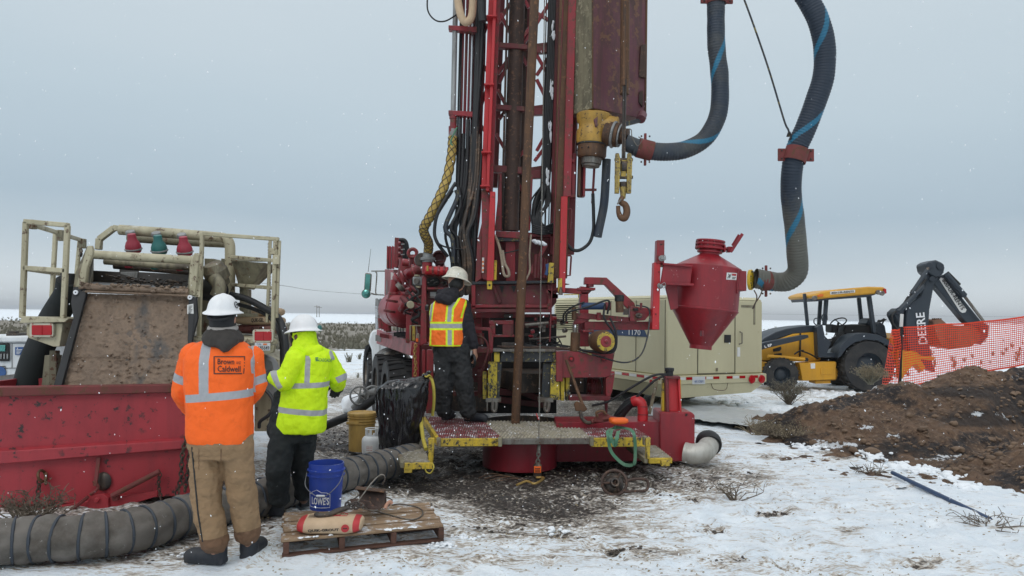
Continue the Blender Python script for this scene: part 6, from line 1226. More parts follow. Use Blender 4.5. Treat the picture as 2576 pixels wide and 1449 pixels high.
# side: seams, louvres, stripe with number
for s0 in (.02, .9, 1.75, 2.7): side('panel_seam', 'seam', s0, ZB + .02, s0 + .012, ZT - .08, .008, bevel=0)
st_ = side('blue_stripe', 'bluep', .55, 1.36, 2.7, 1.50, .012, bevel=0, slant=-.10); pxt('1170', 'whiteink', st_, cp(-.016, 1.12, 1.385), cp(-.016, .74, 1.385), .10, bold=.01)
for k in range(13):
    z = 1.45 + k * .045; m = MB(); m.poly([cp(-.005, 2.85, z + .02), cp(-.005, 3.95, z + .02), cp(-.05, 3.95, z), cp(-.05, 2.85, z)], (0, 0, .006)); m.build('louvre', M['tan2'], CT, bevel=0)
side('louvre_back', 'seam', 2.83, 1.43, 3.97, 2.03, .004, bevel=0)
for u, s_ in ((.5, 1.7), (WR - .45, 1.7)): wheel(CT, cp(u, s_, .36), rx, .36, .24, .55, lugs=False)
for u, s_ in ((.5, 2.5), (WR - .45, 2.5)): wheel(CT, cp(u, s_, .36), rx, .36, .24, .55, lugs=False)
m = MB(); m.tube([cp(.0, .0 + k, ZT + .08) for k in (3.6, 3.0)], .012, 6, 1); m.tube([cp(0, 3.0, ZT), cp(0, 3.0, ZT + .08)], .012, 6, 1); m.build('roof_rail', M['yelpaint'], CT, bevel=0)
hose('tie_loop', [cp(1.0, -.06, .5), cp(1.05, -.08, .40), cp(1.3, -.1, .38), cp(1.4, -.06, .5)], .006, 'rustdark', None, par=CT, seg=6)
m = MB(); n_ = 30
def tz(i, j): return .03 + .05 * max(0, noise.noise(V((i * .35, j * .4, 1)))) + .02 * noise.noise(V((i * .9, j * .9, 3)))
T_ = [G(1615, 1053), G(1900, 1085), G(1985, 1052), G(1660, 1012)]
vs = [T_[0].lerp(T_[1], i / n_).lerp(T_[3].lerp(T_[2], i / n_), j / n_) + V((0, 0, tz(i, j) + .04)) for j in range(n_ + 1) for i in range(n_ + 1)]
m.add(vs, [(j * (n_ + 1) + i, j * (n_ + 1) + i + 1, (j + 1) * (n_ + 1) + i + 1, (j + 1) * (n_ + 1) + i) for j in range(n_) for i in range(n_)]); o = m.build('plastic_sheet', M['tarp'], bevel=0, smooth=180, fix=False); tag(o, 'crumpled grey plastic sheet spread on the snow beside the tan air compressor', 'plastic sheet')
# ================================================================ backhoe loader
BH = thing('backhoe_loader', 'yellow and charcoal backhoe loader with raised arm behind the orange fence', 'backhoe loader', W(2100, 985, 18))
def c6(pts): return [(1852.8 + a * .3307, 606.9 + b_ * .3307) for a, b_ in pts]
def H_(name, mat, pts, Y, dep, par=BH, **k): return P_(name, mat, c6(pts), Y, dep, par, **k)
YB = 18.0
H_('hood', 'hoeblk', [(150, 790), (215, 735), (300, 690), (380, 665), (500, 648), (612, 640), (616, 690), (430, 705), (215, 775), (150, 800)], YB + .35, 1.0, bevel=.03)
H_('engine_side', 'hoeyel', [(140, 800), (215, 785), (430, 705), (612, 688), (640, 870), (640, 912), (500, 916), (140, 905)], YB + .33, 1.0, bevel=.02)
H_('frame', 'hoeyel', [(140, 905), (480, 960), (762, 915), (780, 1000), (760, 1057), (600, 1062), (480, 1062), (215, 1010), (140, 990)], YB + .3, 1.0, bevel=.02)
H_('tool_box', 'hoeyel', [(478, 925), (640, 918), (758, 915), (757, 1052), (640, 1058), (500, 1062)], YB + .08, .3, bevel=.015); H_('box_step', 'hoeyel', [(600, 1060), (716, 1058), (716, 1082), (600, 1084)], YB + .15, .4); H_('box_recess', 'hoeyel', [(640, 965), (735, 962), (735, 1015), (640, 1015)], YB + .068, .02)
H_('data_sticker', 'label', [(563, 930), (598, 928), (598, 968), (566, 970)], YB + .07, .01, bevel=0)
H_('loader_arm', 'hoeblk', [(140, 800), (215, 768), (490, 716), (545, 712), (552, 732), (500, 750), (215, 818), (140, 845)], YB - .05, .16, bevel=.01)
for pts in ([(278, 820), (340, 800), (342, 820), (330, 835), (280, 840)], [(285, 856), (345, 850), (345, 872), (330, 872), (288, 866)], [(285, 890), (345, 896), (340, 925), (288, 930)]): H_('arm_opening', 'ink', pts, YB + .31, .02)
o = CYL('loader_cylinder', 'hoeyel', (1852.8 + 238 * .3307, 606.9 + 874 * .3307, YB + .1), (1852.8 + 520 * .3307, 606.9 + 898 * .3307, YB + .1), .045, par=BH); CYL('cylinder_pin', 'ink', (1852.8 + 531 * .3307, 606.9 + 900 * .3307, YB + .05), (1852.8 + 531 * .3307, 606.9 + 900 * .3307, YB + .2), .05, par=BH)
H_('side_strap', 'ink', [(484, 700), (494, 700), (490, 875), (480, 880)], YB + .29, .05)
for a, b_ in (((495, 835), (620, 895)), ((440, 860), (510, 830))): hose('control_hose', [W(*(c6([p])[0]), YB + .2) for p in (a, ((a[0] + b_[0]) / 2, (a[1] + b_[1]) / 2 - 8), b_)], .02, 'ink', None, par=BH, seg=6)
wheel(BH, V((W(1967, 950, 18).x, 18.1, .40)), (.1, 1, 0), .40, .34, .5, rimmat='hoeblk'); wheel(BH, V((W(1967, 950, 18).x + .2, 19.8, .40)), (.1, 1, 0), .40, .34, .5, rimmat='hoeblk')
cw = W(2179, 919, 18.1); rw = wheel(BH, V((cw.x, 18.15, .63)), (.0, 1, 0), .64, .45, .5, rimmat='hoeblk'); wheel(BH, V((cw.x + .2, 19.9, .63)), (.0, 1, 0), .64, .45, .5, rimmat='hoeblk')
H_('rear_fender', 'hoeblk', [(772, 892), (800, 870), (838, 815), (900, 770), (985, 748), (1080, 758), (1150, 795), (1192, 840), (1198, 800), (1150, 745), (1085, 712), (1000, 698), (910, 705), (850, 735), (800, 790), (775, 860)], YB - .08, .5, bevel=.01)
H_('cab_lower', 'hoeblk', [(612, 655), (655, 632), (672, 720), (720, 770), (690, 850), (775, 848), (780, 885), (622, 885)], YB + .1, .25, bevel=.01)
H_('cab_floor', 'hoeblk', [(640, 868), (770, 850), (980, 740), (1080, 745), (1160, 830), (1100, 880), (760, 916), (640, 912)], YB + .5, .8)
for nm, a, b_, w_ in (('exhaust_stack', (516, 398), (540, 640), .075), ('front_post', (638, 450), (625, 650), .085), ('front_post', (684, 430), (668, 640), .09), ('rear_post', (1006, 415), (1046, 700), .10), ('middle_post', (930, 430), (952, 640), .09)):
    pa, pb = c6([a])[0], c6([b_])[0]; Yp = YB + (.35 if nm == 'exhaust_stack' else .2 if a[0] in (684, 1006) else 1.3)
    BM(nm, 'hoeblk', (pa[0], pa[1], Yp), (pb[0], pb[1], Yp), w_, par=BH, bevel=.015)
for x, y0, y1 in ((590, 590, 630), (650, 560, 620)): hose('grab_handle', [W(*(c6([p])[0]), YB + .1) for p in ((x + 20, y1 + 10), (x, y0 + 30), (x + 5, y0), (x + 35, y0), (x + 40, y0 + 40))], .014, 'hoeblk', None, par=BH, seg=6)
H_('canopy', 'hoeyel', [(584, 425), (592, 405), (660, 382), (800, 362), (1005, 345), (1125, 348), (1138, 362), (1140, 392), (1050, 400), (700, 432), (620, 442)], YB - .1, 1.7, bevel=.03); H_('canopy_underside', 'hoeblk', [(600, 436), (700, 424), (1050, 392), (1060, 404), (1000, 425), (700, 446), (610, 458)], YB - .05, 1.6)
hs = H_('rental_sticker', 'label', [(712, 382), (902, 368), (902, 390), (714, 406)], YB - .11, .012, bevel=0); pxt('800-UR-RENTS', 'ink', hs, W(*c6([(722, 401)])[0], YB - .125), W(*c6([(894, 388)])[0], YB - .125), .045, bold=.03, shear=.2)
for x, y, mt in ((598, 432, 'steel'), (1080, 388, 'steel'), (1110, 396, 'steel')): part('work_lamp', mt, lambda m: m.lathe(W(*c6([(x, y)])[0], YB - .15), (0, -1, 0), [(0, -.08), (.05, -.08), (.06, 0), (.045, .01), (0, .0)], 16), BH)
H_('amber_lamp', 'amber', [(618, 412), (640, 400), (664, 404), (660, 420), (622, 424)], YB - .13, .05); H_('rear_lamp', 'redglass', [(1118, 360), (1140, 362), (1142, 396), (1126, 400)], YB - .14, .06)
part('steering_wheel', 'ink', lambda m: (m.torus(W(*c6([(775, 618)])[0], YB + .9), V((-.5, -.3, .8)), .2, .016, 24, 6), m.tube([W(*c6([(775, 618)])[0], YB + .9), W(*c6([(760, 700)])[0], YB + .9)], .03, 8, 1), m.tube([W(*c6([(745, 592)])[0], YB + .9), W(*c6([(806, 640)])[0], YB + .9)], .012, 6, 1)), BH, bevel=0)
H_('seat', 'ink', [(830, 640), (960, 632), (1040, 640), (1052, 700), (1000, 740), (835, 740), (815, 680)], YB + .7, .6, bevel=.03); H_('seat_back', 'hoeblk', [(985, 632), (1010, 590), (1050, 582), (1046, 640), (1000, 640)], YB + .7, .5, bevel=.03)
H_('dashboard', 'ink', [(725, 630), (780, 640), (760, 690), (740, 700), (725, 690)], YB + .7, .4, bevel=.02); H_('control_tower', 'hoeblk', [(1060, 640), (1090, 610), (1130, 640), (1150, 745), (1080, 712), (1060, 700)], YB + .5, .5, bevel=.02)
hose('control_lever', [W(*(c6([p])[0]), YB + .6) for p in ((1085, 640), (1080, 608), (1100, 606), (1125, 592))], .03, 'ink', None, par=BH, seg=8); hose('control_lever', [W(*(c6([p])[0]), YB + .6) for p in ((1105, 640), (1120, 605), (1138, 595))], .02, 'ink', None, par=BH, seg=8)
for k in range(4): hose('control_hose', [W(*(c6([p])[0]), YB + .4) for p in ((760 + k * 20, 690), (730 + k * 6, 760), (740 + k * 10, 840))], .014, 'ink', None, par=BH, seg=6)
H_('white_jug', 'white', [(795, 780), (815, 770), (825, 800), (800, 810)], YB + .3, .1, bevel=.01)
# arm
H_('boom', 'hoeblk', [(1290, 560), (1300, 500), (1345, 455), (1400, 420), (1450, 280), (1445, 210), (1520, 200), (1545, 260), (1505, 330), (1470, 520), (1463, 640), (1470, 780), (1495, 930), (1520, 1000), (1420, 960), (1330, 880), (1290, 700)], 17.9, .3, bevel=.02)
H_('knuckle', 'hoeblk', [(1438, 175), (1470, 155), (1520, 142), (1572, 165), (1588, 200), (1580, 240), (1545, 275), (1500, 270), (1450, 235)], 17.82, .45, bevel=.03)
H_('stick', 'hoeblk', [(1505, 330), (1500, 290), (1560, 262), (1600, 250), (1640, 330), (1860, 605), (1925, 640), (1918, 725), (1860, 790), (1800, 660), (1735, 605)], 17.95, .25, bevel=.02)
for a, b_, r, mt in (((1230, 535), (1420, 340), .065, 'hoeblk'), ((1330, 435), (1460, 200), .035, 'steel'), ((1590, 250), (1735, 415), .07, 'hoeblk'), ((1720, 400), (1880, 610), .035, 'steel'), ((1452, 220), (1330, 400), .05, 'hoeblk'), ((1605, 235), (1700, 330), .03, 'ink'), ((1290, 470), (1440, 290), .03, 'ink')):
    pa, pb = c6([a])[0], c6([b_])[0]; CYL('arm_cylinder', mt, (pa[0], pa[1], 17.8), (pb[0], pb[1], 17.8), r, par=BH, seg=12)
for x, y, r in ((1470, 185, .07), (1240, 530, .09), (1550, 190, .08), (1490, 285, .06), (1730, 410, .06), (1350, 390, .06), (1880, 670, .08)): part('arm_pin', 'hoeblk', lambda m: m.cyl(W(*c6([(x, y)])[0], 17.76), W(*c6([(x, y)])[0], 18.3), r, seg=16), BH)
H_('swing_post', 'hoeblk', [(1205, 540), (1240, 508), (1300, 520), (1300, 900), (1250, 940), (1240, 640), (1200, 560)], 18.0, .4, bevel=.02)
for pts in ([(1215, 530), (1185, 560), (1190, 620), (1225, 670), (1230, 640)], [(1270, 480), (1300, 430), (1330, 400)], [(1440, 230), (1380, 320), (1330, 380), (1350, 360)]): hose('arm_hose', [W(*(c6([p])[0]), 17.8) for p in pts], .025, 'ink', None, par=BH, seg=8)
bs = H_('rental_sticker', 'label', [(1545, 290), (1556, 276), (1578, 284), (1750, 520), (1742, 540), (1720, 545), (1700, 532)], 17.93, .02, bevel=0); pxt('800-UR-RENTS', 'ink', bs, W(*c6([(1560, 298)])[0], 17.91), W(*c6([(1712, 526)])[0], 17.91), .10, bold=.02, up=V((.7, 0, .6)))
bo = [o for o in BH.children if o.name.startswith('boom')][0]; pxt('DEERE', 'whiteink', bo, W(*c6([(1452, 778)])[0], 17.87), W(*c6([(1428, 540)])[0], 17.87), .21, bold=.02, up=V((-1, 0, 0)))
pxt('310K', 'whiteink', bo, W(*c6([(1528, 800)])[0], 17.87), W(*c6([(1512, 660)])[0], 17.87), .13, bold=.02, up=V((-1, 0, 0))) if False else None
M['rustbucket'] = paint('rusty_bucket', (.22, .10, .055), .6, dirt=(.10, .05, .035), da=.7, ca=.1)
bk = H_('digging_bucket', 'rustbucket', [(1494, 600), (1560, 592), (1600, 625), (1660, 640), (1800, 645), (1860, 680), (1850, 760), (1780, 805), (1640, 822), (1560, 800), (1520, 720)], 17.9, .6, bevel=.02)
for k in range(5): H_('bucket_tooth', 'rust', [(1492 + k * 15, 604), (1494 + k * 15, 590 - k % 2 * 4), (1499 + k * 15, 584), (1503 + k * 15, 600)], 17.95, .05)
H_('stabilizer', 'hoeyel', [(1265, 830), (1370, 840), (1400, 870), (1520, 880), (1500, 905), (1400, 900), (1440, 960), (1420, 990), (1360, 930), (1300, 990), (1262, 1050), (1255, 900)], 17.85, .3, bevel=.01); H_('rear_frame', 'hoeyel', [(1170, 740), (1230, 700), (1260, 760), (1260, 900), (1180, 960)], 18.3, .8)
pxt('L EP', 'whiteink', [o for o in BH.children if o.name.startswith('loader_arm')][0], W(*c6([(216, 812)])[0], YB - .07), W(*c6([(272, 795)])[0], YB - .07), .06, bold=.03)
# ================================================================ dirt piles
soil, N, L, b = newmat('brown_soil')
na = noisen(N, L, 2.6, 9, .7); nb = noisen(N, L, 17, 7, .72); nc = noisen(N, L, 1.1, 4, .6, off=(4, 9, 0)); vo = N.new('ShaderNodeTexVoronoi'); vo.inputs['Scale'].default_value = 11; tcn = N.new('ShaderNodeTexCoord'); L.new(tcn.outputs['Object'], vo.inputs['Vector'])
c = mixn(N, L, ramp(N, L, na, .36, .62), (.058, .036, .024), (.17, .102, .062)); c = mixn(N, L, ramp(N, L, nc, .52, .58), c, (.022, .017, .017)); c = mixn(N, L, ramp(N, L, nb, .54, .64), c, (.23, .155, .10)); c = mixn(N, L, ramp(N, L, nb, .42, .34), c, (.02, .013, .011))
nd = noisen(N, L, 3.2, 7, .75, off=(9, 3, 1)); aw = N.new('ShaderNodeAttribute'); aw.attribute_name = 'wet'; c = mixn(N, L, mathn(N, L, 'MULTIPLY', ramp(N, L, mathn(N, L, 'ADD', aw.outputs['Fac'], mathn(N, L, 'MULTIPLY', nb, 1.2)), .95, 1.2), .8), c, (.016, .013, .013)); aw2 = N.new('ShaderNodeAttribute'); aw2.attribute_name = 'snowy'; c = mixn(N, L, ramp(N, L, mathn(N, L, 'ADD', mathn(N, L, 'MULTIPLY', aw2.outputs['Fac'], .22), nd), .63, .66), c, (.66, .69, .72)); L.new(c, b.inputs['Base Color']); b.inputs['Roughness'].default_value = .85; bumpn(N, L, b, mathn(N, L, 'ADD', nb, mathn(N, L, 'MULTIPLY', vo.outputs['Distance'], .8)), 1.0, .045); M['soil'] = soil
M['stone'] = paint('brown_stone', (.17, .112, .072), .8, dirt=(.07, .045, .033), da=.7, ca=0, sc=4, stretch=None, bump=.6)
def interp(x, pts):
    if x <= pts[0][0]: return pts[0][1]
    for (a, p), (b_, q) in zip(pts, pts[1:]):
        if x <= b_: return p + (q - p) * (x - a) / (b_ - a)
    return pts[-1][1]
def pile1(x, y):
    h = interp(x, [(3.45, -.1), (3.8, .10), (4.3, .34), (5.0, .52), (5.8, .64), (6.6, .86), (7.5, 1.08), (9, 1.18), (12, 1.1), (13, .3)])
    yc = 11.3 + .12 * (x - 4); wf = interp(x, [(3.5, .9), (4.5, 1.6), (5.5, 1.95), (6.3, 1.75), (7.5, 1.35), (13, 1.4)]); d = y - yc
    t = max(0, 1 - (abs(d) / (wf if d < 0 else 1.7)) ** 1.25)
    return h * t - .06 + .26 * noise.noise(V((x * 1.1, y * 1.3, 2))) * min(1, t * 2) + .10 * abs(noise.noise(V((x * 3.3, y * 3.3, 2)))) + .045 * noise.noise(V((x * 10, y * 10, 7))) + .012 * noise.noise(V((x * 24, y * 24, 7)))
def pile2(x, y):
    dx = (x - 6.85) / 1.95; dy = (y - 8.45) / (1.55 if y < 8.45 else 1.15); r2 = math.sqrt(dx * dx + dy * dy); t = max(0, 1 - r2 ** 1.2)
    return .66 * t - .05 + .10 * noise.noise(V((x * 1.6, y * 1.6, 12))) * min(1, t * 3) + .09 * abs(noise.noise(V((x * 4, y * 4, 12)))) + .04 * noise.noise(V((x * 11, y * 11, 17))) + .012 * noise.noise(V((x * 24, y * 24, 7)))
def heap(name, fn, x0, x1, y0, y1, st, label):
    m = MB(); nx_ = int((x1 - x0) / st); ny_ = int((y1 - y0) / st); vs = [V((x0 + i * st, y0 + j * st, fn(x0 + i * st, y0 + j * st))) for j in range(ny_ + 1) for i in range(nx_ + 1)]
    fs = []
    for j in range(ny_):
        for i in range(nx_):
            q = (j * (nx_ + 1) + i, j * (nx_ + 1) + i + 1, (j + 1) * (nx_ + 1) + i + 1, (j + 1) * (nx_ + 1) + i)
            if max(vs[k].z for k in q) > -.05: fs.append(q)
    m.add(vs, fs); o = m.build(name, M['soil'], bevel=0, smooth=180, fix=False, base=((x0 + x1) / 2, (y0 + y1) / 2, 0)); wet_shade = []; sn = []
    for p in vs:
        q = proj(p); a = b_ = 0
        if q:
            for cx, cy, rx_, ry_ in ((2460, 1055, 110, 22), (2230, 1128, 130, 16), (2420, 985, 110, 16), (1960, 1070, 60, 18), (2560, 1010, 70, 40)): a += math.exp(-((q[0] - cx) / rx_) ** 2 - ((q[1] - cy) / ry_) ** 2)  # dark blobs: black wet earth, with shade of the hollow painted in
            for cx, cy, rx_, ry_ in ((2480, 1042, 34, 7), (2250, 1092, 26, 5), (2110, 1118, 60, 9), (2370, 1150, 50, 8), (2130, 985, 40, 6), (2190, 1075, 16, 4)): b_ += math.exp(-((q[0] - cx) / rx_) ** 2 - ((q[1] - cy) / ry_) ** 2)
        wet_shade.append(a); sn.append(b_)
    for nm, ar in (('wet', wet_shade), ('snowy', sn)): o.data.attributes.new(nm, 'FLOAT', 'POINT').data.foreach_set('value', ar)
    tag(o, label, 'dirt pile', 'piles of dug earth'); return o
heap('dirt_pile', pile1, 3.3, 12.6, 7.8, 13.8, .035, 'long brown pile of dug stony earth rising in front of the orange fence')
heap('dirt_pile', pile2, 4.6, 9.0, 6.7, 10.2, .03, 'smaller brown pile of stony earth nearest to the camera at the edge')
ico = bmesh.new(); bmesh.ops.create_icosphere(ico, subdivisions=2, radius=1); IV = [v_.co.copy() for v_ in ico.verts]; IF = [[v_.index for v_ in f.verts] for f in ico.faces]; ico.free()
def rock(m, c, r, seed, flat=.65, fq=1.3, am=.28):
    q = Matrix.Rotation(random.uniform(0, 6.3), 3, 'Z') @ Matrix.Rotation(random.uniform(-.4, .4), 3, 'X'); s_ = V((random.uniform(.8, 1.35), random.uniform(.7, 1.1), random.uniform(.5, .9) * flat * 1.4))
    m.add([V(c) + q @ V((p.x * s_.x, p.y * s_.y, p.z * s_.z)) * r * (1 + am * noise.noise(p * fq + V((seed, 0, 0)))) for p in IV], IF)
random.seed(21); m = MB()
for k in range(3000):
    f, x, y = (pile1, random.uniform(3.6, 9.5), random.uniform(8.6, 12)) if k % 3 else (pile2, random.uniform(5, 8), random.uniform(7.1, 9.9))
    z = f(x, y)
    if z < .0 or noise.noise(V((x * 1.4, y * 1.8, 31))) < random.uniform(-.35, .25): continue
    r = random.choice([.012, .015, .02, .02, .03, .035, .045]) * random.uniform(.7, 1.2); rock(m, (x, y, z + r * .1), r, k, .65, 2.0, .42)
for x, y, r in ((4.5, 9.75, .10), (4.72, 9.7, .13), (5.15, 9.9, .08), (5.6, 10.1, .11), (6.2, 10.4, .10), (4.2, 10.3, .09), (5.9, 9.8, .12), (6.6, 10.2, .10), (5.4, 8.4, .09), (5.8, 8.1, .10), (5.2, 8.8, .08)):
    r *= .6
    z = max(pile1(x, y), pile2(x, y) if x > 4.9 and y < 10 else -1, .02); rock(m, (x, y, z + r * .15), r, x, .65, 2.0, .4)
o = m.build('stones', M['stone'], bevel=0, smooth=60, fix=False, base=(5, 10, 0)); tag(o, 'brown stones scattered over the dug earth', 'stones', kind='stuff')
# snow clods along the trench edge
random.seed(8); m = MB()
def clod(px_, py_, r, n):
    for _ in range(n * 2):
        g = G(px_ + random.gauss(0, 22), py_ + random.gauss(0, 5)); rr = r * random.uniform(.25, .75); rr *= 1.3; rock(m, (g.x, g.y, -rr * .12), rr, _ * 7.3 + px_, .6, 2.2, .5)
for x, y, r, n in ((2110, 1122, .05, 10), (2050, 1128, .05, 8), (2180, 1140, .06, 10), (2160, 1118, .05, 8), (2250, 1172, .07, 10), (2290, 1176, .06, 8), (2330, 1180, .06, 8), (2400, 1200, .07, 9), (2430, 1222, .07, 9), (2200, 1150, .05, 10), (2010, 1115, .04, 8), (2340, 1180, .06, 10), (1960, 1028, .09, 8), (1990, 1010, .08, 8), (2080, 995, .1, 8), (2160, 988, .1, 10), (1830, 1010, .12, 8), (1900, 1012, .12, 10), (2050, 985, .1, 8), (760, 1150, .04, 6), (850, 1370, .025, 10), (900, 1382, .02, 14), (1100, 1372, .02, 10), (480, 1395, .02, 10), (1170, 1350, .02, 12), (1400, 1330, .03, 6)): clod(x, y, r, n)
o = m.build('snow_clods', M['snow'], bevel=0, smooth=60, fix=False, base=(3, 9, 0)); tag(o, 'clods of snow along the trench and tracks', 'snow clods', kind='stuff')
random.seed(18); m = MB()
for k in range(2600):
    cxm, cym, rx_, ry_, a_ = random.choice(MUD); g = G(random.gauss(cxm, rx_ * .5), random.gauss(cym, ry_ * .5))
    if not (2 < g.y < 15): continue
    if mud_at(g.x, g.y) < .32: continue
    r = random.uniform(.005, .018); rock(m, (g.x, g.y, hgt(g.x, g.y) - .03 + r * .2), r, k, .5, 2.4, .5)
M['clodmud'] = plain('mud_clod', (.065, .052, .043), .8, var=.5)
o = m.build('mud_clods', M['clodmud'], bevel=0, smooth=60, fix=False, base=(1, 7, 0)); tag(o, 'small clods of mud trodden into the snow', 'mud clods', kind='stuff')
# ================================================================ orange safety fence
FE = thing('safety_fence', 'orange plastic mesh fence on a black post between the earth pile and the backhoe', 'safety fence', W(2262, 968, 15))
M['mesh'] = plain('orange_mesh_plastic', (.85, .075, .03), .5, var=.15, bump=0)
def net(name, TLp, TRp, BLp, BRp, nu, nv, wv, wh, sag=.03):
    m = MB()
    def pt(u, v_):
        p = TLp.lerp(TRp, u).lerp(BLp.lerp(BRp, u), v_); return p + V((0, .04 * noise.noise(V((u * 6, v_ * 3, 1))), .02 * noise.noise(V((u * 5, v_ * 2, 4))) - sag * math.sin(math.pi * u) * (1 - v_)))
    def rib(a, b_, w_, horiz):
        d = (b_ - a).normalized(); u = V((0, 0, 1)) * w_ / 2 if horiz else V((1, 0, 0)) * w_ / 2; t = V((0, .002, 0))
        m.hexa([a - u - t, b_ - u - t, b_ + u - t, a + u - t, a - u + t, b_ - u + t, b_ + u + t, a + u + t])
    for j in range(nv + 1):
        for i in range(nu * 1): rib(pt(i / nu, j / nv), pt((i + 1) / nu, j / nv), wh * (2.2 if j in (0, nv) else 1), True)
    for i in range(nu + 1):
        for j in range(0, nv, 2): rib(pt(i / nu, j / nv), pt(i / nu, min(1, (j + 2) / nv)), wv, False)
    return m.build(name, M['mesh'], FE, bevel=0, smooth=0, fix=False)
net('mesh_panel', W(2271, 824, 15), W(2640, 790, 13.2), W(2274, 972, 15), W(2640, 905, 13.2), 74, 24, .008, .014)
net('mesh_panel', W(2243, 830, 15), W(2271, 824, 15), W(2220, 966, 14.6), W(2258, 968, 14.9), 8, 20, .007, .015)
mb = MB(); mb.beam(W(2263, 975, 15), W(2268, 818, 15), .05, .05); mb.build('fence_post', M['black'], FE); mb = MB(); mb.beam(W(2267, 822, 14.98), W(2269, 790, 14.98), .05, .05); mb.build('post_tip', M['label'], FE)
# ================================================================ plants
M['twig'] = plain('dry_twig', (.12, .095, .07), .9, var=.4); M['sage'] = plain('sagebrush', (.20, .19, .145), .9, var=.4); M['straw'] = plain('dry_grass', (.28, .23, .15), .9, var=.3)
def bush(c, h, wd, n, mat, leaf, label, cat='bush', seed=1, name='bush', flat=1.0, leafmat=None):
    random.seed(seed); t = thing(name, label, cat, c); m = MB(); lv = MB()
    for k in range(n):
        a = random.uniform(0, 6.28); r = random.uniform(.2, 1) ** .7 * wd; tip = V(c) + V((math.cos(a) * r, math.sin(a) * r * .8, h * random.uniform(.5, 1) * (1 - .35 * r / wd) * flat)); mid = V(c).lerp(tip, .5) + V((random.gauss(0, .06), random.gauss(0, .06), h * .12))
        pts = smooth_pts([V(c) + V((random.gauss(0, .02), random.gauss(0, .02), -.02)), mid, tip], 4); m.tube(pts, lambda q: .007 * (1 - q * .75) * max(1, h * 1.3), 4, 1, cap=False)
        for s_ in range(3):
            i = random.randint(2, len(pts) - 1); p = pts[i]; q = p + V((random.gauss(0, .09), random.gauss(0, .09), random.uniform(.02, .14))) * max(.6, h); m.tube([p, (p + q) / 2 + V((0, 0, .01)), q], .003 * max(1, h * 1.2), 3, 1, cap=False)
            for _ in range(leaf):
                e = p.lerp(q, random.random()) + V((random.gauss(0, .02), random.gauss(0, .02), random.gauss(0, .02))); d = V((random.gauss(0, 1), random.gauss(0, 1), random.uniform(.3, 1.5))).normalized() * random.uniform(.015, .04); o_v = d.cross(V((random.gauss(0, 1), 1, 0))).normalized() * .006; lv.add([e - o_v, e + o_v, e + d], [(0, 1, 2)])
    m.build('branches', M[mat], t, bevel=0, fix=False, smooth=0)
    if leaf: lv.build('leaves', M[leafmat or mat], t, bevel=0, fix=False, smooth=0)
    return t
bush(G(1985, 1018), .62, .42, 80, 'twig', 6, 'grey leafy sagebrush in front of the front wheel of the backhoe', seed=2, leafmat='sage')
bush(G(1972, 1108) , .30, .50, 70, 'twig', 4, 'low sprawling dry bush on the snow before the left foot of the earth pile', seed=3, leafmat='straw')
bush(G(1900, 1095), .32, .35, 26, 'straw', 0, 'thin pale dry stalks leaning left on the snow beside the low bush', seed=4, name='dry_stalks', cat='stalks')
bush(W(2190, 965, 14.5) * 1, .42, .30, 90, 'sage', 10, 'rounded yellowish sagebrush before the rear wheel of the backhoe', seed=5, leafmat='straw')
bush(G(2050, 1070) + V((0, 0, .1)), .35, .3, 40, 'twig', 3, 'small grey brush growing at the left end of the earth pile', seed=6)
bush(G(1850, 1262), .20, .38, 13, 'twig', 0, 'bare uprooted dead branch lying on the trodden snow', 'dead branch', 7, 'dead_branch', .8)
bush(G(2480, 1325), .10, .42, 14, 'twig', 0, 'bare dead branch at the end of the long black pipe', 'dead branch', 8, 'dead_branch', .7)
bush(G(2190, 1190), .06, .3, 12, 'twig', 0, 'small flat dead branch at the upper end of the black pipe', 'dead branch', 9, 'dead_branch', .5)
bush(G(70, 1330) + V((0, 0, 0)), .35, .35, 60, 'twig', 1, 'tangle of thin dry twigs under the left end of the waste bin', 'twigs', 10, 'twigs')
bush(W(700, 1010, 9.0), .6, .35, 40, 'twig', 3, 'dry brush standing behind the arm of the worker in lime yellow', seed=11)
bush(G(745, 1135), .2, .3, 30, 'twig', 1, 'dry weeds on the slush between the workers and the yellow pail', 'weeds', 12, 'weeds')
mb = MB(); mb.cyl(G(2245, 1196) + V((0, 0, .03)), G(2490, 1314) + V((0, 0, .025)), .022, seg=12); tag(mb.build('long_pipe', M['bluep'], bevel=0), 'long thin dark blue pipe lying on clean snow', 'pipe')
random.seed(44); m = MB()
for k in range(1500):
    g = G(random.uniform(650, 2560), 1110 + random.random() ** .8 * 339)
    if noise.noise(V((g.x * 1.3, g.y * 2.2, 8))) < -.05 or not (3 < g.y < 10): continue
    a = random.uniform(-.5, .5) + (0 if random.random() < .7 else 1.5); l = random.uniform(.004, .012); d = V((math.cos(a), math.sin(a), random.uniform(-.1, .25))) * l; o_v = V((-math.sin(a), math.cos(a), .3)) * random.uniform(.001, .0025); z = hgt(g.x, g.y) + .001
    m.add([V((g.x, g.y, z)) - d - o_v, V((g.x, g.y, z)) + d - o_v, V((g.x, g.y, z + .006)) + d * .8 + o_v, V((g.x, g.y, z + .005)) - d * .7 + o_v], [(0, 1, 2, 3)])
o = m.build('straw_bits', M['straw'], bevel=0, smooth=0, fix=False, base=(2, 6, 0)); tag(o, 'bits of straw and bark trodden into the snow', 'straw', kind='stuff')
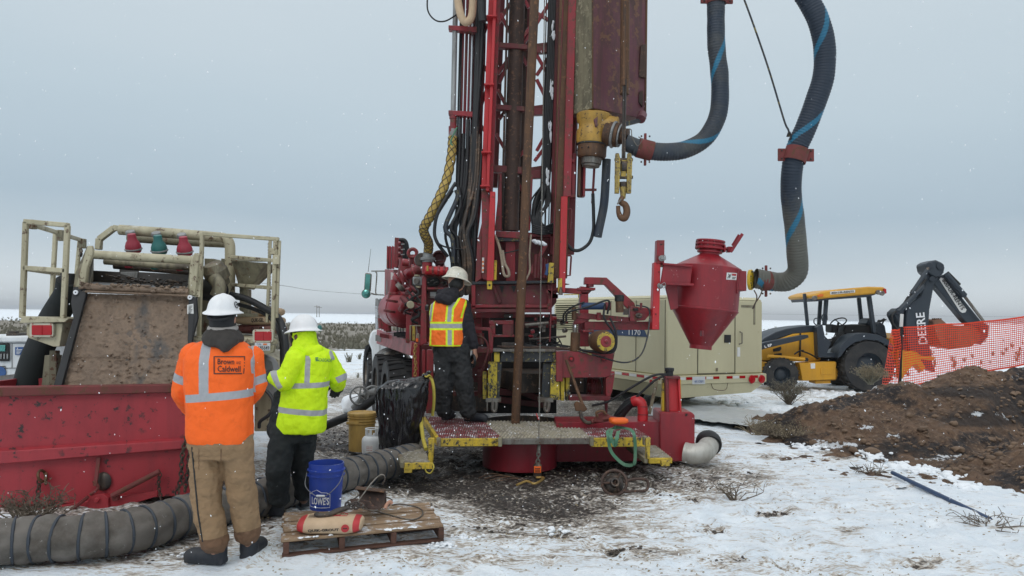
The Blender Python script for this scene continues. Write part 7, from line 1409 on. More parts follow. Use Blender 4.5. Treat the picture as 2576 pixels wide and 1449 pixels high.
# far sagebrush plain: thousands of tufts
random.seed(33); m = MB()
def tuft(x, y, s_):
    z = hgt(x, y) if y < 90 else 0
    for k in range(13):
        a = random.uniform(0, 6.28); r = random.uniform(0, .5) * s_; b0 = V((x + math.cos(a) * r * .3, y + math.sin(a) * r * .3, z - .03)); tp = V((x + math.cos(a) * r * 1.5, y + math.sin(a) * r, z + s_ * random.uniform(.5, 1.0))); q = V((math.sin(a), -math.cos(a), 0)) * .07 * s_ ; m.add([b0 - q, b0 + q, tp + q * .9, tp - q * .6], [(0, 1, 2, 3)])
n = 0; tries = 0
while n < 5200 and tries < 60000:
    tries += 1; y = 34 + (random.random() ** 1.7) * 130; x = random.uniform(-.75, .75) * y
    if random.random() < brush_at(x, y) ** 1.5: tuft(x, y, random.uniform(.14, .38)); n += 1
for k in range(170):
    y = random.uniform(20, 36); x = random.uniform(-.65, .72) * y
    tuft(x, y, random.uniform(.12, .35))
o = m.build('brush_plain', M['sage'], bevel=0, smooth=0, fix=False, base=(0, 60, 0)); tag(o, 'grey green sagebrush covering the far plain', 'sagebrush', kind='stuff')
# far power line and poles
mb = MB(); mb.tube([W(*p) for p in ((300, 668, 50), (700, 717, 90), (930, 741, 150), (1500, 775, 260), (1925, 790, 400), (2700, 798, 600))], lambda t: .015 + t * .06, 4, 6); tag(mb.build('power_cable', M['galv'], bevel=0), 'faint long power cable crossing the sky behind the rig and the backhoe', 'power cable')
for x, y, lab in ((797, 768, 'tall thin power pole on the plain right of the tan truck'), (803, 770, 'second thin power pole close beside the tall one on the plain')):
    mb = MB(); p = W(x, 803, 330); q = W(x, y, 330); mb.cyl(p, q, .16, .1, 6); mb.beam(q + V((-1.2, 0, -.6)), q + V((1.2, 0, -.6)), .15, .15); tag(mb.build('power_pole', M['twig'], bevel=0), lab, 'power pole')
# ================================================================ loose things on the ground
# trash bag
TB = thing('trash_bag', 'black plastic trash bag tied to the rig beside the yellow pail', 'trash bag', W(1010, 1130, 8.35))
vs = []; nh, ns = 60, 96
out_ = [(1072, 945, 4), (1062, 950, 14), (1048, 954, 30), (1028, 960, 50), (1014, 974, 60), (1010, 1000, 61), (1007, 1040, 57), (1006, 1080, 53), (1005, 1110, 50), (1004, 1128, 48), (1003, 1134, 40)]
for i in range(nh + 1):
    t = i / nh * (len(out_) - 1); k = min(int(t), len(out_) - 2); f = t - k; a, b_ = out_[k], out_[k + 1]
    x = a[0] + (b_[0] - a[0]) * f; y = a[1] + (b_[1] - a[1]) * f; w_ = a[2] + (b_[2] - a[2]) * f
    c = W(x, y, 8.4); r = PXM(w_, 8.4); nb_ = max(.15, 1 - i / nh)
    for j in range(ns):
        an = 2 * math.pi * j / ns; fold = 1 + .13 * nb_ * (abs(math.sin(an * 6 + i * .03 + noise.noise(V((i * .05, 1, an))) * 3)) - .5) + .10 * (abs(noise.noise(V((math.cos(an) * 3 + i * .04, math.sin(an) * 3, i * .10)))) - .2) + .10 * noise.noise(V((math.cos(an) * 2.2, math.sin(an) * 2.2, i * .08))) + .06 * abs(noise.noise(V((math.cos(an) * 5, math.sin(an) * 5 + i * .12, i * .16))))
        vs.append(c + V((math.cos(an) * r * fold, math.sin(an) * r * .62 * fold, .012 * noise.noise(V((an * 2, i * .2, 5))))))
fs = [(i * ns + j, i * ns + (j + 1) % ns, (i + 1) * ns + (j + 1) % ns, (i + 1) * ns + j) for i in range(nh) for j in range(ns)] + [tuple(nh * ns + j for j in range(ns))]
bm_, N, L, b = newmat('glossy_black_plastic'); b.inputs['Base Color'].default_value = (.008, .008, .01, 1); b.inputs['Roughness'].default_value = .16; b.inputs['Specular IOR Level'].default_value = .6; nn_ = mathn(N, L, 'ABSOLUTE', mathn(N, L, 'SUBTRACT', noisen(N, L, 4.5, 2, .45, (1.6, 1.6, .45)), .5)); bumpn(N, L, b, nn_, .9, .07); M['bagblk'] = bm_
MB().add(vs, fs).build('bag_body', M['bagblk'], TB, bevel=0, smooth=70)
part('bag_knot', 'bagblk', lambda m: (m.ball(W(1073, 944, 8.4), (.05, .04, .03), 10, 7), m.tube(q3([(1072, 944, 8.4), (1080, 936, 8.4), (1084, 938, 8.4)]), .02, 8, 3)), TB, bevel=0)
hose('bag_tie', q3([(1066, 940, 8.4), (1072, 948, 8.36), (1080, 944, 8.36), (1086, 950, 8.4)]), .010, 'yelstrap', None, par=TB)
# ochre pail with lid
def pail(name, c, r0, r1, h, mat, label, lid=True, ribs_=3, cat='pail'):
    t = thing(name, label, cat, c); m = MB(); prof = [(0, .004), (r0, 0), (r0, .01)]
    hr = h * .72; prof += [(r0 + (r1 - r0) * .72, hr)]
    for k in range(ribs_): z = hr + k * (h - hr) / ribs_ * .8; rr = r0 + (r1 - r0) * z / h; prof += [(rr, z), (rr + .014, z + .004), (rr + .014, z + .012), (rr + .002, z + .016)]
    prof += [(r1, h)]
    if not lid: prof += [(r1 - .006, h), (r0 - .004, .015), (0, .012)]
    m.lathe(c, (0, 0, 1), prof, 48); m.build('pail_body', M[mat], t, bevel=0, smooth=40)
    if lid: m = MB(); m.lathe(V(c) + V((0, 0, h)), (0, 0, 1), [(r1 + .002, -.03), (r1 + .014, -.028), (r1 + .014, .0), (r1 + .006, .008), (r1 - .02, .004), (r1 - .03, -.006), (.05, -.004), (.03, .0), (0, .0)], 48); m.build('lid', M[mat], t, bevel=0, smooth=40)
    return t
c = G(909, 1132); c.z = 0; YP = pail('lidded_pail', c, .158, .168, .47, 'ochrebkt', 'ochre yellow lidded pail standing beside the black trash bag')
part('handle_boss', 'ochrebkt', lambda m: m.box(c + V((-.08, -.165, .36)), (.16, .03, .035)), YP)
# propane cylinder
c = G(930, 1150); c = V((c.x, c.y + .1, 0)); PR = thing('propane_cylinder', 'small white propane cylinder with collar in front of the ochre pail', 'gas cylinder', c)
part('cylinder_body', 'white', lambda m: m.lathe(c, (0, 0, 1), [(0, .0), (.10, .0), (.105, .02), (.115, .04), (.118, .18), (.112, .21), (.09, .235), (.05, .25), (0, .252)], 40), PR, bevel=0, smooth=60)
part('collar', 'white', lambda m: [m.add([c + V((math.cos(a) * r, math.sin(a) * r, z)) for a in (R(k * 12), R(k * 12 + 12)) for r in (.075,) for z in (.235, .262)][::1], [(0, 2, 3, 1)]) for k in range(30)] + [m.torus(c + V((0, 0, .325)), (0, 0, 1), .075, .008, 30, 6)] + [m.box(c + V((math.cos(R(a)) * .075, math.sin(R(a)) * .075, .29)), (.03, .008, .07), Matrix.Rotation(R(a + 90), 3, 'Z')) for a in (215, 270, 325, 35, 145)], PR, bevel=0)
part('valve', 'brass', lambda m: (m.cyl(c + V((0, 0, .24)), c + V((0, 0, .30)), .016), m.cyl(c + V((-.03, 0, .285)), c + V((.02, 0, .285)), .012)), PR)
part('label_patch', 'label', lambda m: [m.add([c + V((math.cos(a) * .1195, math.sin(a) * .1195, z)) for a, z in ((R(-110 + k * 8), .06), (R(-102 + k * 8), .06), (R(-102 + k * 8), .15), (R(-110 + k * 8), .15))], [(0, 1, 2, 3)]) for k in range(5)], PR, bevel=0)
part('label_print', 'redprint', lambda m: [m.add([c + V((math.cos(a) * .1202, math.sin(a) * .1202, z)) for a, z in ((R(-108 + k * 9), z0), (R(-102 + k * 9), z0), (R(-102 + k * 9), z0 + .007), (R(-108 + k * 9), z0 + .007))], [(0, 1, 2, 3)]) for k in range(4) for z0 in (.08, .10, .12)], PR, bevel=0)
# spoked reel and white sacking behind the pail
RW = thing('spoked_wheel', 'pale spoked metal wheel leaning behind the ochre pail', 'wheel', W(904, 1012, 10)); cR = W(904, 995, 10)
for dx in (0, .16):
    part('wheel_ring', 'galv', lambda m: m.torus(cR + V((dx, dx * .6, 0)), (.3, -1, 0), .12, .014, 28, 6), RW, bevel=0)
    part('spokes', 'galv', lambda m: [m.beam(cR + V((dx, dx * .6, 0)), cR + V((dx, dx * .6, 0)) + V((math.cos(R(a)) * .12, math.cos(R(a)) * .036, math.sin(R(a)) * .12)), .018, .012) for a in range(20, 380, 60)], RW)
part('hub', 'galv', lambda m: m.cyl(cR + V((-.02, .05, 0)), cR + V((.2, .12, 0)), .03), RW)
hose('rubber_hose', q3([(816, 1072, 9.6), (850, 1058, 9.9), (890, 1040, 10), (930, 1012, 10), (965, 985, 10)]), .055, 'black', 'thick black rubber hose on the slush left of the ochre pail', seg=16)
hose('rubber_hose', q3([(890, 1030, 10.1), (925, 995, 10.1), (950, 985, 10)]), .06, 'galv', 'short grey hose end behind the spoked wheel', seg=16)
m = bag('s', None, G(915, 1042) + V((-.1, .5, .12)), .38, .2, .17, None, .4, 9); tag(m.build('white_sack', M['snow'], bevel=0, smooth=180), 'white sack lying behind the spoked wheel', 'sack')
# silver elbow duct
EL = thing('elbow_duct', 'silver duct elbow with black collar lying beside the red pump box', 'duct elbow', G(1760, 1165))
part('elbow_body', 'silver', lambda m: m.tube([W(1722, 1138, 8.72), W(1744, 1142, 8.68), W(1768, 1138, 8.7), W(1780, 1126, 8.82), W(1784, 1116, 9.0)], .120, 30, 6), EL, bevel=0, smooth=60)
part('black_collar', 'black', lambda m: m.lathe(W(1783, 1117, 8.93), V((.1, .9, .35)), [(.118, -.05), (.140, -.05), (.152, -.02), (.152, .05), (.14, .09), (.11, .10), (.105, -.02)], 36), EL, bevel=0, smooth=60)
# orange cloth, green sling, wrenches
m = bag('o', None, W(1556, 1058, 8.2), .10, .08, .035, None, .2, 4); tag(m.build('orange_rag', M['orange'], bevel=0, smooth=180), 'bright orange rag lying on the platform beside the red wrench', 'rag')
m = MB()
def ribbon(m, pts, w_, wd=V((1, 0, 0)), th=.006):
    P = smooth_pts(pts, 8); vs = []; fs = []; n_ = len(P)
    for i, p in enumerate(P):
        t = (P[min(i + 1, n_ - 1)] - P[max(i - 1, 0)]).normalized(); s_ = wd - t * wd.dot(t); s_ = s_.normalized() * w_ / 2; u = s_.cross(t).normalized() * th / 2; vs += [p - s_ - u, p + s_ - u, p + s_ + u, p - s_ + u]
    for i in range(n_ - 1):
        for k in range(4): fs.append((i * 4 + k, i * 4 + (k + 1) % 4, (i + 1) * 4 + (k + 1) % 4, (i + 1) * 4 + k))
    m.add(vs, fs)
Y_ = 7.85
SL = thing('lifting_sling', 'faded green webbing sling hanging over the right edge of the work platform', 'sling', W(1560, 1172, Y_))
for pts, w_ in (([(1585, 1080, 8.1), (1594, 1090, Y_), (1598, 1120, Y_), (1597, 1160, Y_), (1590, 1170, Y_), (1570, 1168, Y_ - .02), (1548, 1150, Y_ - .02), (1535, 1130, Y_ - .02), (1530, 1100, Y_ - .02), (1528, 1084, 8.0)], .035), ([(1528, 1086, 8.05), (1540, 1076, 8.2), (1565, 1076, 8.2), (1586, 1080, 8.1)], .045), ([(1532, 1092, Y_ - .03), (1542, 1112, Y_ - .05), (1548, 1120, Y_ - .05), (1552, 1100, Y_ - .05), (1556, 1084, 8.0)], .04), ([(1540, 1080, 8.1), (1536, 1096, Y_ - .04), (1540, 1114, Y_ - .05)], .035)):
    m = MB(); ribbon(m, q3(pts), w_, V((1, .2, .3))); m.build('webbing', M['green'], SL, bevel=0)
WB = thing('pipe_wrench', 'rusty pipe wrench leaning against the red rear cabinet', 'pipe wrench', W(1478, 1060, 8.7))
m = MB(); m.beam(W(1424, 905, 9.05), W(1466, 1020, 8.75), .035, .03); m.build('handle', M['rust'], WB, bevel=.006); m = MB(); m.px([(1444, 1018), (1450, 1010), (1470, 1016), (1478, 1030), (1470, 1036), (1448, 1034)], 8.7, .05); m.build('jaw', M['rust'], WB, bevel=.006); m = MB(); m.tube(q3([(1460, 1032, 8.72), (1464, 1052, 8.7), (1480, 1064, 8.68), (1496, 1058, 8.66)]), .022, 8, 4); m.build('hook_jaw', M['mudsteel'], WB, bevel=.0)
WC = thing('chain_tong', 'rusty red chain tong lying on the right grating of the platform', 'chain tong', W(1520, 1062, 8.4))
m = MB(); m.tube(q3([(1488, 1062, 8.5), (1500, 1058, 8.5), (1530, 1052, 8.45), (1556, 1056, 8.4)]), .03, 8, 3); m.build('tong_arm', M['rimrust'], WC, bevel=0); m = MB(); m.px([(1492, 1062), (1500, 1044), (1520, 1036), (1536, 1046), (1532, 1060), (1510, 1064)], 8.45, .05); m.build('tong_jaw', M['rimrust'], WC, bevel=.01); m = MB(); m.tube(q3([(1504, 1048, 8.42), (1500, 1038, 8.42), (1516, 1034, 8.42), (1524, 1042, 8.42)]), .014, 8, 4); m.build('tong_loop', M['rust'], WC, bevel=0)
# elevator tool on the ground
ET = thing('elevator_link', 'rusty round drilling tool with loop handle lying on the muddy snow', 'drilling tool', G(1545, 1243)); c = G(1545, 1240) + V((0, .0, .10))
part('tool_ring', 'rustdark', lambda m: m.torus(c, V((-.2, -1, .45)), .12, .016, 28, 8), ET, bevel=0); part('tool_cone', 'mudsteel', lambda m: m.lathe(c + V((0, .05, -.03)), V((.05, -1, .5)), [(0, -.05), (.10, -.05), (.10, 0), (.07, .04), (.045, .05), (.045, .10), (.025, .10), (.02, .06), (0, .05)], 28), ET)
part('loop_handle', 'rustdark', lambda m: m.tube([c + V((.09, -.02, .01)), c + V((.18, .02, .03)), c + V((.31, .03, .03)), c + V((.335, .01, -.02)), c + V((.30, -.03, -.065)), c + V((.18, -.05, -.07)), c + V((.06, -.05, -.08))], .014, 10, 5), ET, bevel=0)
part('tool_spokes', 'rustdark', lambda m: [m.beam(c, c + V((math.cos(R(a)) * .115, -.02, math.sin(R(a)) * .11)), .018, .018) for a in (60, 180, 300)], ET)
m = MB(); m.tube([G(1300, 1225) + V((0, 0, .02)), G(1325, 1218) + V((0, 0, .03)), G(1345, 1222) + V((0, 0, .02)), G(1368, 1210) + V((0, 0, .03)), G(1350, 1206) + V((0, 0, .02))], .013, 8, 4); tag(m.build('rusty_hook', M['brass'], bevel=0), 'small bent brassy hook lying under the hanging weight', 'hook')
m = MB()
for k in range(4): m.tube([G(1205 + k * 14, 1205 + k * 3) + V((0, 0, .012)), G(1240 + k * 20, 1196 + k * 4) + V((0, 0, .02)), G(1290 + k * 14, 1204 + k * 3) + V((0, 0, .01))], .005, 5, 3)
tag(m.build('wire_scrap', M['rust'], bevel=0), 'rusty wire scraps on the mud in front of the sump tank', 'wire')
# ================================================================ pallet and load
PLf, PRf = G(709, 1404), G(1117, 1362); ph = .125
PBl = G(713, 1288, ph); PBr = G(1078, 1262, ph)
Fl = V((PLf.x, PLf.y, 0)); Fr = V((PRf.x, PRf.y, 0)); Bl = V((PBl.x, PBl.y, 0)); Br = V((PBr.x, PBr.y, 0))
PA = thing('wooden_pallet', 'weathered wooden pallet on the snow carrying a blue pail and grout bag', 'pallet', (Fl + Br) / 2)
def pp(u, v_, z): return Fl.lerp(Fr, u).lerp(Bl.lerp(Br, u), v_) + V((0, 0, z))
random.seed(4)
for k in range(8):
    v0 = .012 + k * .1235; v1 = v0 + (.098 if k else .112); dz = random.uniform(-.004, .004); e0, e1 = random.uniform(-.01, .008), random.uniform(-.012, .008)
    m = MB(); m.hexa([pp(e0, v0, ph - .02 + dz), pp(1 + e1, v0, ph - .02 + dz), pp(1 + e1, v0, ph + dz), pp(e0, v0, ph + dz), pp(e0, v1, ph - .02 + dz), pp(1 + e1, v1, ph - .02 + dz), pp(1 + e1, v1, ph + dz), pp(e0, v1, ph + dz)]); m.build('deck_board', M['woodp'], PA, bevel=.004)
for u in (.005, .335, .655, .965):
    m = MB(); m.hexa([pp(u, .005, .018), pp(u + .035, .005, .018), pp(u + .035, .005, ph - .023), pp(u, .005, ph - .023), pp(u, .99, .018), pp(u + .035, .99, .018), pp(u + .035, .99, ph - .023), pp(u, .99, ph - .023)]); m.build('stringer', M['woodd'], PA, bevel=.003)
for v0 in (.0, .45, .9):
    m = MB(); m.hexa([pp(0, v0, .0), pp(1, v0, .0), pp(1, v0, .017), pp(0, v0, .017), pp(0, v0 + .09, .0), pp(1, v0 + .09, .0), pp(1, v0 + .09, .017), pp(0, v0 + .09, .017)]); m.build('bottom_board', M['woodd'], PA, bevel=.003)
m = MB()
for u0, u1 in ((.10, .30), (.60, .82)):
    for k in range(16): rock(m, pp(random.uniform(u0, u1), random.uniform(.0, .03), ph + .002), random.uniform(.008, .016), k, .3)
m.build('snow_crust', M['snow'], PA, bevel=0, smooth=60, fix=False)
# blue pail
c = G(806, 1290, ph); c.z = ph; c = V((c.x, c.y + .16, ph)); bk_ = pail('blue_pail', c, .125, .142, .37, 'bluebkt', 'open blue plastic pail with white house logo standing on the pallet', lid=False, ribs_=2)
hose('wire_handle', [c + V((-.150, -.04, .29)), c + V((-.135, -.12, .20)), c + V((-.04, -.165, .135)), c + V((.04, -.168, .135)), c + V((.13, -.12, .22)), c + V((.150, -.03, .30))], .0032, 'galv', None, par=bk_, seg=6); part('grip', 'white', lambda m: m.cyl(c + V((-.035, -.168, .135)), c + V((.035, -.169, .135)), .009, seg=10), bk_)
BV = bvh_of(*[o for o in bk_.children if o.name.startswith('pail_body')])
pb_ = [o for o in bk_.children if o.name.startswith('pail_body')][0]
text("LOWE'S", M['whiteink'], pb_, c + V((-.088, -.14, .052)), c + V((.058, -.14, .052)), .062, bvh=BV, bold=.03, off=.002, rays=(0, 1, 0), sub=1)
lg = MB()
for pts in ([(-.098, .03), (-.098, .135), (-.075, .135), (-.075, .15), (-.03, .172), (.01, .172 - .02), (.05, .15), (.075, .135), (.075, .12), (.075, .03), (-.098, .03)],):
    P = [V((c.x + a - .012, c.y - .3, c.z + b_ * 1.0)) for a, b_ in pts]
    Q = []
    for a, b_ in zip(P, P[1:]):
        for t in range(8):
            q = a.lerp(b_, t / 8); h_ = BV.ray_cast(q, V((0, 1, 0))); Q.append((h_[0] if h_[0] else q) + V((0, -.002, 0)))
    Q.append(Q[0]); lg.tube(Q, .0022, 4, 1)
lg.build('logo_outline', M['whiteink'], bk_, bevel=0)
# grout bag
gc = pp(.285, .17, ph + .052); GBm = bag('g', None, gc, .235, .135, .058, None, .09, 3); GB = GBm.build('grout_bag', [M['paper'], M['redprint']], bevel=0, smooth=180, base=gc); tag(GB, 'kraft paper bag of grout with red ends lying on the pallet', 'bag')
for p in GB.data.polygons:
    cx_ = (Matrix.Rotation(-.09, 3, 'Z') @ p.center).x
    p.material_index = 1 if (.175 < abs(cx_) < .222) else 0
GV = bvh_of(GB)
dx_ = Matrix.Rotation(.09, 3, 'Z') @ V((1, 0, 0)); dy_ = Matrix.Rotation(.09, 3, 'Z') @ V((0, 1, 0))
text('QUIK-GROUT', M['ink'], GB, gc + dx_ * -.14 + dy_ * -.13 + V((0, 0, -.028)), gc + dx_ * .08 + dy_ * -.13 + V((0, 0, -.022)), .022, bvh=GV, bold=.04, off=.003, rays=(0, 1, -.28), sub=1)
text('QUIK', M['redprint'], GB, gc + dx_ * -.10 + dy_ * -.02 + V((0, 0, .06)), gc + dx_ * -.02 + dy_ * -.02 + V((0, 0, .06)), .03, up=V((0, .9, .3)), bvh=GV, off=.003, rays=(0, .2, -1), sub=1)
m = MB()
for k in range(5): m.box(gc + dx_ * -.13 + dy_ * (-.05 + k * .018) + V((0, 0, .0585)), (.05, .003, .0015), Matrix.Rotation(.09, 3, 'Z'))
m.build('fine_print', M['ink'], GB, bevel=0)
q = GV.ray_cast(gc + dx_ * .135 + V((0, -.5, .0)), V((0, 1, 0))); qc = (q[0] or gc) + V((0, -.002, .0))
m = MB(); m.lathe(qc, q[1] if q[1] else V((0, -1, .3)), [(0, .003), (.028, .003), (.028, 0), (0, 0)], 24); m.build('round_mark', M['redprint'], GB, bevel=0)
m = MB(); m.box(qc + V((0, -.006, 0)), (.034, .002, .006)); m.build('mark_bar', M['ink'], GB, bevel=0)
m = MB()
for pts in ([(.02, -.02), (.12, -.02), (.12, .035), (.10, .035), (.10, .06), (.07, .06), (.07, .0), (.03, .0), (.02, -.02)],): m.tube([gc + dx_ * a + dy_ * b_ + V((0, 0, .06)) for a, b_ in pts], .0025, 4, 1)
m.build('red_outline', M['redprint'], GB, bevel=0)
# grab hook with cable on the bag
HK = thing('grab_hook', 'grey steel chain hook with thin cable lying on the grout bag', 'hook', gc + V((.02, 0, .06)))
h0 = gc + V((0, 0, .07))
part('hook_body', 'mudsteel', lambda m: (m.tube([h0 + V((.12, .07, .03)), h0 + V((.06, .03, .015)), h0 + V((.00, -.035, .005)), h0 + V((-.07, -.05, .0)), h0 + V((-.10, -.03, .0)), h0 + V((-.09, .0, .0))], .016, 10, 5), m.tube([h0 + V((.11, .08, .03)), h0 + V((.04, .07, .015)), h0 + V((-.0, .02, .005)), h0 + V((-.01, -.02, .005))], .012, 10, 5)), HK, bevel=0, smooth=60)
part('chain_links', 'mudsteel', lambda m: (m.torus(h0 + V((.13, .08, .035)), (.2, -.5, 1), .026, .008, 16, 6), m.torus(h0 + V((.165, .09, .04)), (.1, -1, .3), .026, .008, 16, 6), m.torus(h0 + V((.20, .09, .04)), (.2, -.4, 1), .024, .007, 16, 6), m.torus(h0 + V((.10, .10, .035)), (1, -.5, .3), .024, .008, 16, 6)), HK, bevel=0)
hose('cable', [h0 + V((.16, .1, .05)), W(900, 1262, 5.75), W(935, 1215, 5.85), W(955, 1196, 5.9), W(966, 1196, 5.9), W(968, 1206, 5.92), W(962, 1218, 5.95)], .006, 'steel', None, par=HK, seg=7, n=8)
hose('cable', [h0 + V((.22, .09, .04)), W(930, 1284, 5.75), W(965, 1280, 5.85), W(986, 1262, 5.95), W(975, 1252, 6.0), W(920, 1240, 6.1), W(890, 1255, 6.0), W(874, 1262, 5.9), W(884, 1275, 5.8)], .0055, 'steel', None, par=HK, seg=7, n=8)
hose('cable', [h0 + V((.22, .08, .02)), G(960, 1290, ph + .01), G(1030, 1307, ph + .01), G(1062, 1296, ph + .01), G(1055, 1278, ph + .01), G(1010, 1268, ph + .01), G(985, 1270, ph + .01)], .0055, 'steel', None, par=HK, seg=7, n=8)
# rusty bracket behind the bag
BR_ = thing('rusty_bracket', 'rusty curved steel bracket resting at the back of the pallet', 'bracket', G(925, 1284, ph))
part('curved_plate', 'rustdark', lambda m: m.poly(q3([(893, 1229, 6.0), (905, 1232, 6.0), (966, 1236, 5.95), (970, 1244, 5.95), (970, 1272, 5.9), (955, 1282, 5.85), (906, 1276, 5.9), (903, 1262, 5.95), (903, 1240, 6.0)]), (0, .05, 0)), BR_, bevel=.008)
part('front_plate', 'rustdark', lambda m: m.poly(q3([(879, 1256, 5.88), (898, 1256, 5.88), (930, 1262, 5.85), (936, 1270, 5.83), (958, 1284, 5.8), (912, 1280, 5.84), (886, 1274, 5.86)]), (0, .03, 0)), BR_, bevel=.006)
part('top_flange', 'rust', lambda m: m.poly(q3([(891, 1229, 5.95), (966, 1237, 5.9), (966, 1240, 5.9), (892, 1232, 5.95)]), (0, .09, 0)), BR_); part('bracket_end', 'skin', lambda m: m.tube(q3([(968, 1280, 5.85), (974, 1268, 5.88), (982, 1262, 5.9), (986, 1268, 5.9)]), .014, 8, 4), BR_, bevel=0)
# ================================================================ people
tex = bpy.data.textures.new('folds', 'CLOUDS'); tex.noise_scale = .09; tex.noise_depth = 2
tex2 = bpy.data.textures.new('fine_folds', 'CLOUDS'); tex2.noise_scale = .035; tex2.noise_depth = 1
def cap(m, a, b_, r0, r1):
    a = V(a); b_ = V(b_); m.cyl(a, b_, r0, r1, 18); m.ball(a, r0, 16, 10); m.ball(b_, r1, 16, 10)
def loft(m, secs, yaw=0, e=.8, seg=32):
    """secs: (centre, half width, half depth); rings in the horizontal plane turned by yaw"""
    q = Matrix.Rotation(yaw, 3, 'Z'); vs = []
    for c, a, b_ in secs:
        for j in range(seg):
            t = 2 * math.pi * j / seg; x = math.copysign(abs(math.cos(t)) ** e, math.cos(t)) * a; y = math.copysign(abs(math.sin(t)) ** e, math.sin(t)) * b_
            vs.append(V(c) + q @ V((x, y, 0)))
    n = len(secs); fs = [(i * seg + j, i * seg + (j + 1) % seg, (i + 1) * seg + (j + 1) % seg, (i + 1) * seg + j) for i in range(n - 1) for j in range(seg)]
    fs += [tuple(range(seg - 1, -1, -1)), tuple((n - 1) * seg + j for j in range(seg))]; m.add(vs, fs)
def solid(m, name, mat, par, vox=.011, sm=6, fold=.0, fine=.0, base=None, dec=None):
    """melt the shapes of m into one continuous surface"""
    o = m.build('tmp', M['skin'], par, bevel=0, smooth=0, fix=True)
    r = o.modifiers.new('r', 'REMESH'); r.mode = 'VOXEL'; r.voxel_size = vox; r.use_smooth_shade = True
    s_ = o.modifiers.new('s', 'SMOOTH'); s_.factor = .6; s_.iterations = sm
    for tx, st in ((tex, fold), (tex2, fine)):
        if st: d = o.modifiers.new('d', 'DISPLACE'); d.texture = tx; d.strength = st; d.mid_level = .5; d.texture_coords = 'LOCAL'
    me = meshfrom(o); bpy.data.objects.remove(o); me.name = name; me.materials.clear(); me.materials.append(mat if not isinstance(mat, str) else M[mat]); me.shade_smooth()
    o = bpy.data.objects.new(name, me); COL.objects.link(o); o.parent = par; BASES[o.name] = BASES[par.name]; return o
def stripemat(name, base, par, stripes, rough=.7, under=None, dirty=.25):
    """cloth with sewn tape: stripes (x0,z0,x1,z1,half width,colour) in the frontal plane of the thing"""
    m, N, L, b = newmat(name); bb = BASES[par.name]
    n_ = noisen(N, L, 5, 5, .6); c = mixn(N, L, n_, tuple(k * .90 for k in base), tuple(min(1, k * 1.06) for k in base))
    n2 = noisen(N, L, 14, 5, .65, off=(2, 2, 2)); c = mixn(N, L, mathn(N, L, 'MULTIPLY', ramp(N, L, n2, .58, .72), dirty), c, tuple(k * .45 for k in base))
    tcn = N.new('ShaderNodeTexCoord'); sp = N.new('ShaderNodeSeparateXYZ'); L.new(tcn.outputs['Object'], sp.inputs[0]); X, Z = sp.outputs[0], sp.outputs[2]
    for x0, z0, x1, z1, hw, col in stripes:
        p = V((x0 - bb.x, z0 - bb.z)); q = V((x1 - bb.x, z1 - bb.z)); d = (q - p); Ln = d.length; d /= Ln; n = V((-d.y, d.x))
        dx = mathn(N, L, 'SUBTRACT', X, p.x); dz = mathn(N, L, 'SUBTRACT', Z, p.y)
        al = mathn(N, L, 'ADD', mathn(N, L, 'MULTIPLY', dx, d.x), mathn(N, L, 'MULTIPLY', dz, d.y)); ac = mathn(N, L, 'ADD', mathn(N, L, 'MULTIPLY', dx, n.x), mathn(N, L, 'MULTIPLY', dz, n.y))
        f = mathn(N, L, 'LESS_THAN', mathn(N, L, 'ABSOLUTE', ac), hw); f = mathn(N, L, 'MULTIPLY', f, mathn(N, L, 'GREATER_THAN', al, 0)); f = mathn(N, L, 'MULTIPLY', f, mathn(N, L, 'LESS_THAN', al, Ln))
        c = mixn(N, L, f, c, col)
    L.new(c, b.inputs['Base Color']); b.inputs['Roughness'].default_value = rough
    cr_ = mathn(N, L, 'ABSOLUTE', mathn(N, L, 'SUBTRACT', noisen(N, L, 5.5, 3, .5, (1, 1, .8)), .5)); bumpn(N, L, b, mathn(N, L, 'ADD', cr_, mathn(N, L, 'MULTIPLY', n2, .15)), .8, .06); return m
SIL = (.36, .37, .39); LIM = (.62, .90, .0); ORG = (1.0, .135, .006); ORG2 = (.95, .17, .012)
def sx(Y, l):   # stripes given in photo pixels at distance Y: (x0,y0,x1,y1,half width px,colour)
    o = []
    for x0, y0, x1, y1, hw, c in l:
        a, b_ = W(x0, y0, Y), W(x1, y1, Y); o.append((a.x, a.z, b_.x, b_.z, PXM(hw, Y), c))
    return o
def hand(m, wrist, dirv, palmn, s_=1.0, curl=.5, side_=1):
    """palm, four unequal bent fingers and a thumb leaving the side of the palm"""
    d = V(dirv).normalized(); n = V(palmn); n = (n - d * n.dot(d)).normalized(); s = d.cross(n).normalized() * side_; w0 = V(wrist)
    for k in range(4):
        off = s * (.030 - .020 * k) * s_; m_ = w0 + d * .085 * s_ + off; cap(m, w0 + off * .6 + d * .01, m_, .015 * s_, .012 * s_)
        L_ = (.040, .045, .042, .033)[k] * s_; a = m_; dd = d.copy()
        for q in range(3):
            dd = (dd * math.cos(curl) + n * math.sin(curl)).normalized(); b_ = a + dd * L_ * (1, .75, .6)[q]; cap(m, a, b_, .0095 * s_, .0085 * s_); a = b_
    t0 = w0 + d * .03 * s_ + s * .030 * s_; t1 = t0 + (d * .5 + s * .6 + n * .4).normalized() * .04 * s_; t2 = t1 + (d * .8 + n * .5 + s * .1).normalized() * .032 * s_; cap(m, t0, t1, .013 * s_, .011 * s_); cap(m, t1, t2, .0105 * s_, .009 * s_)
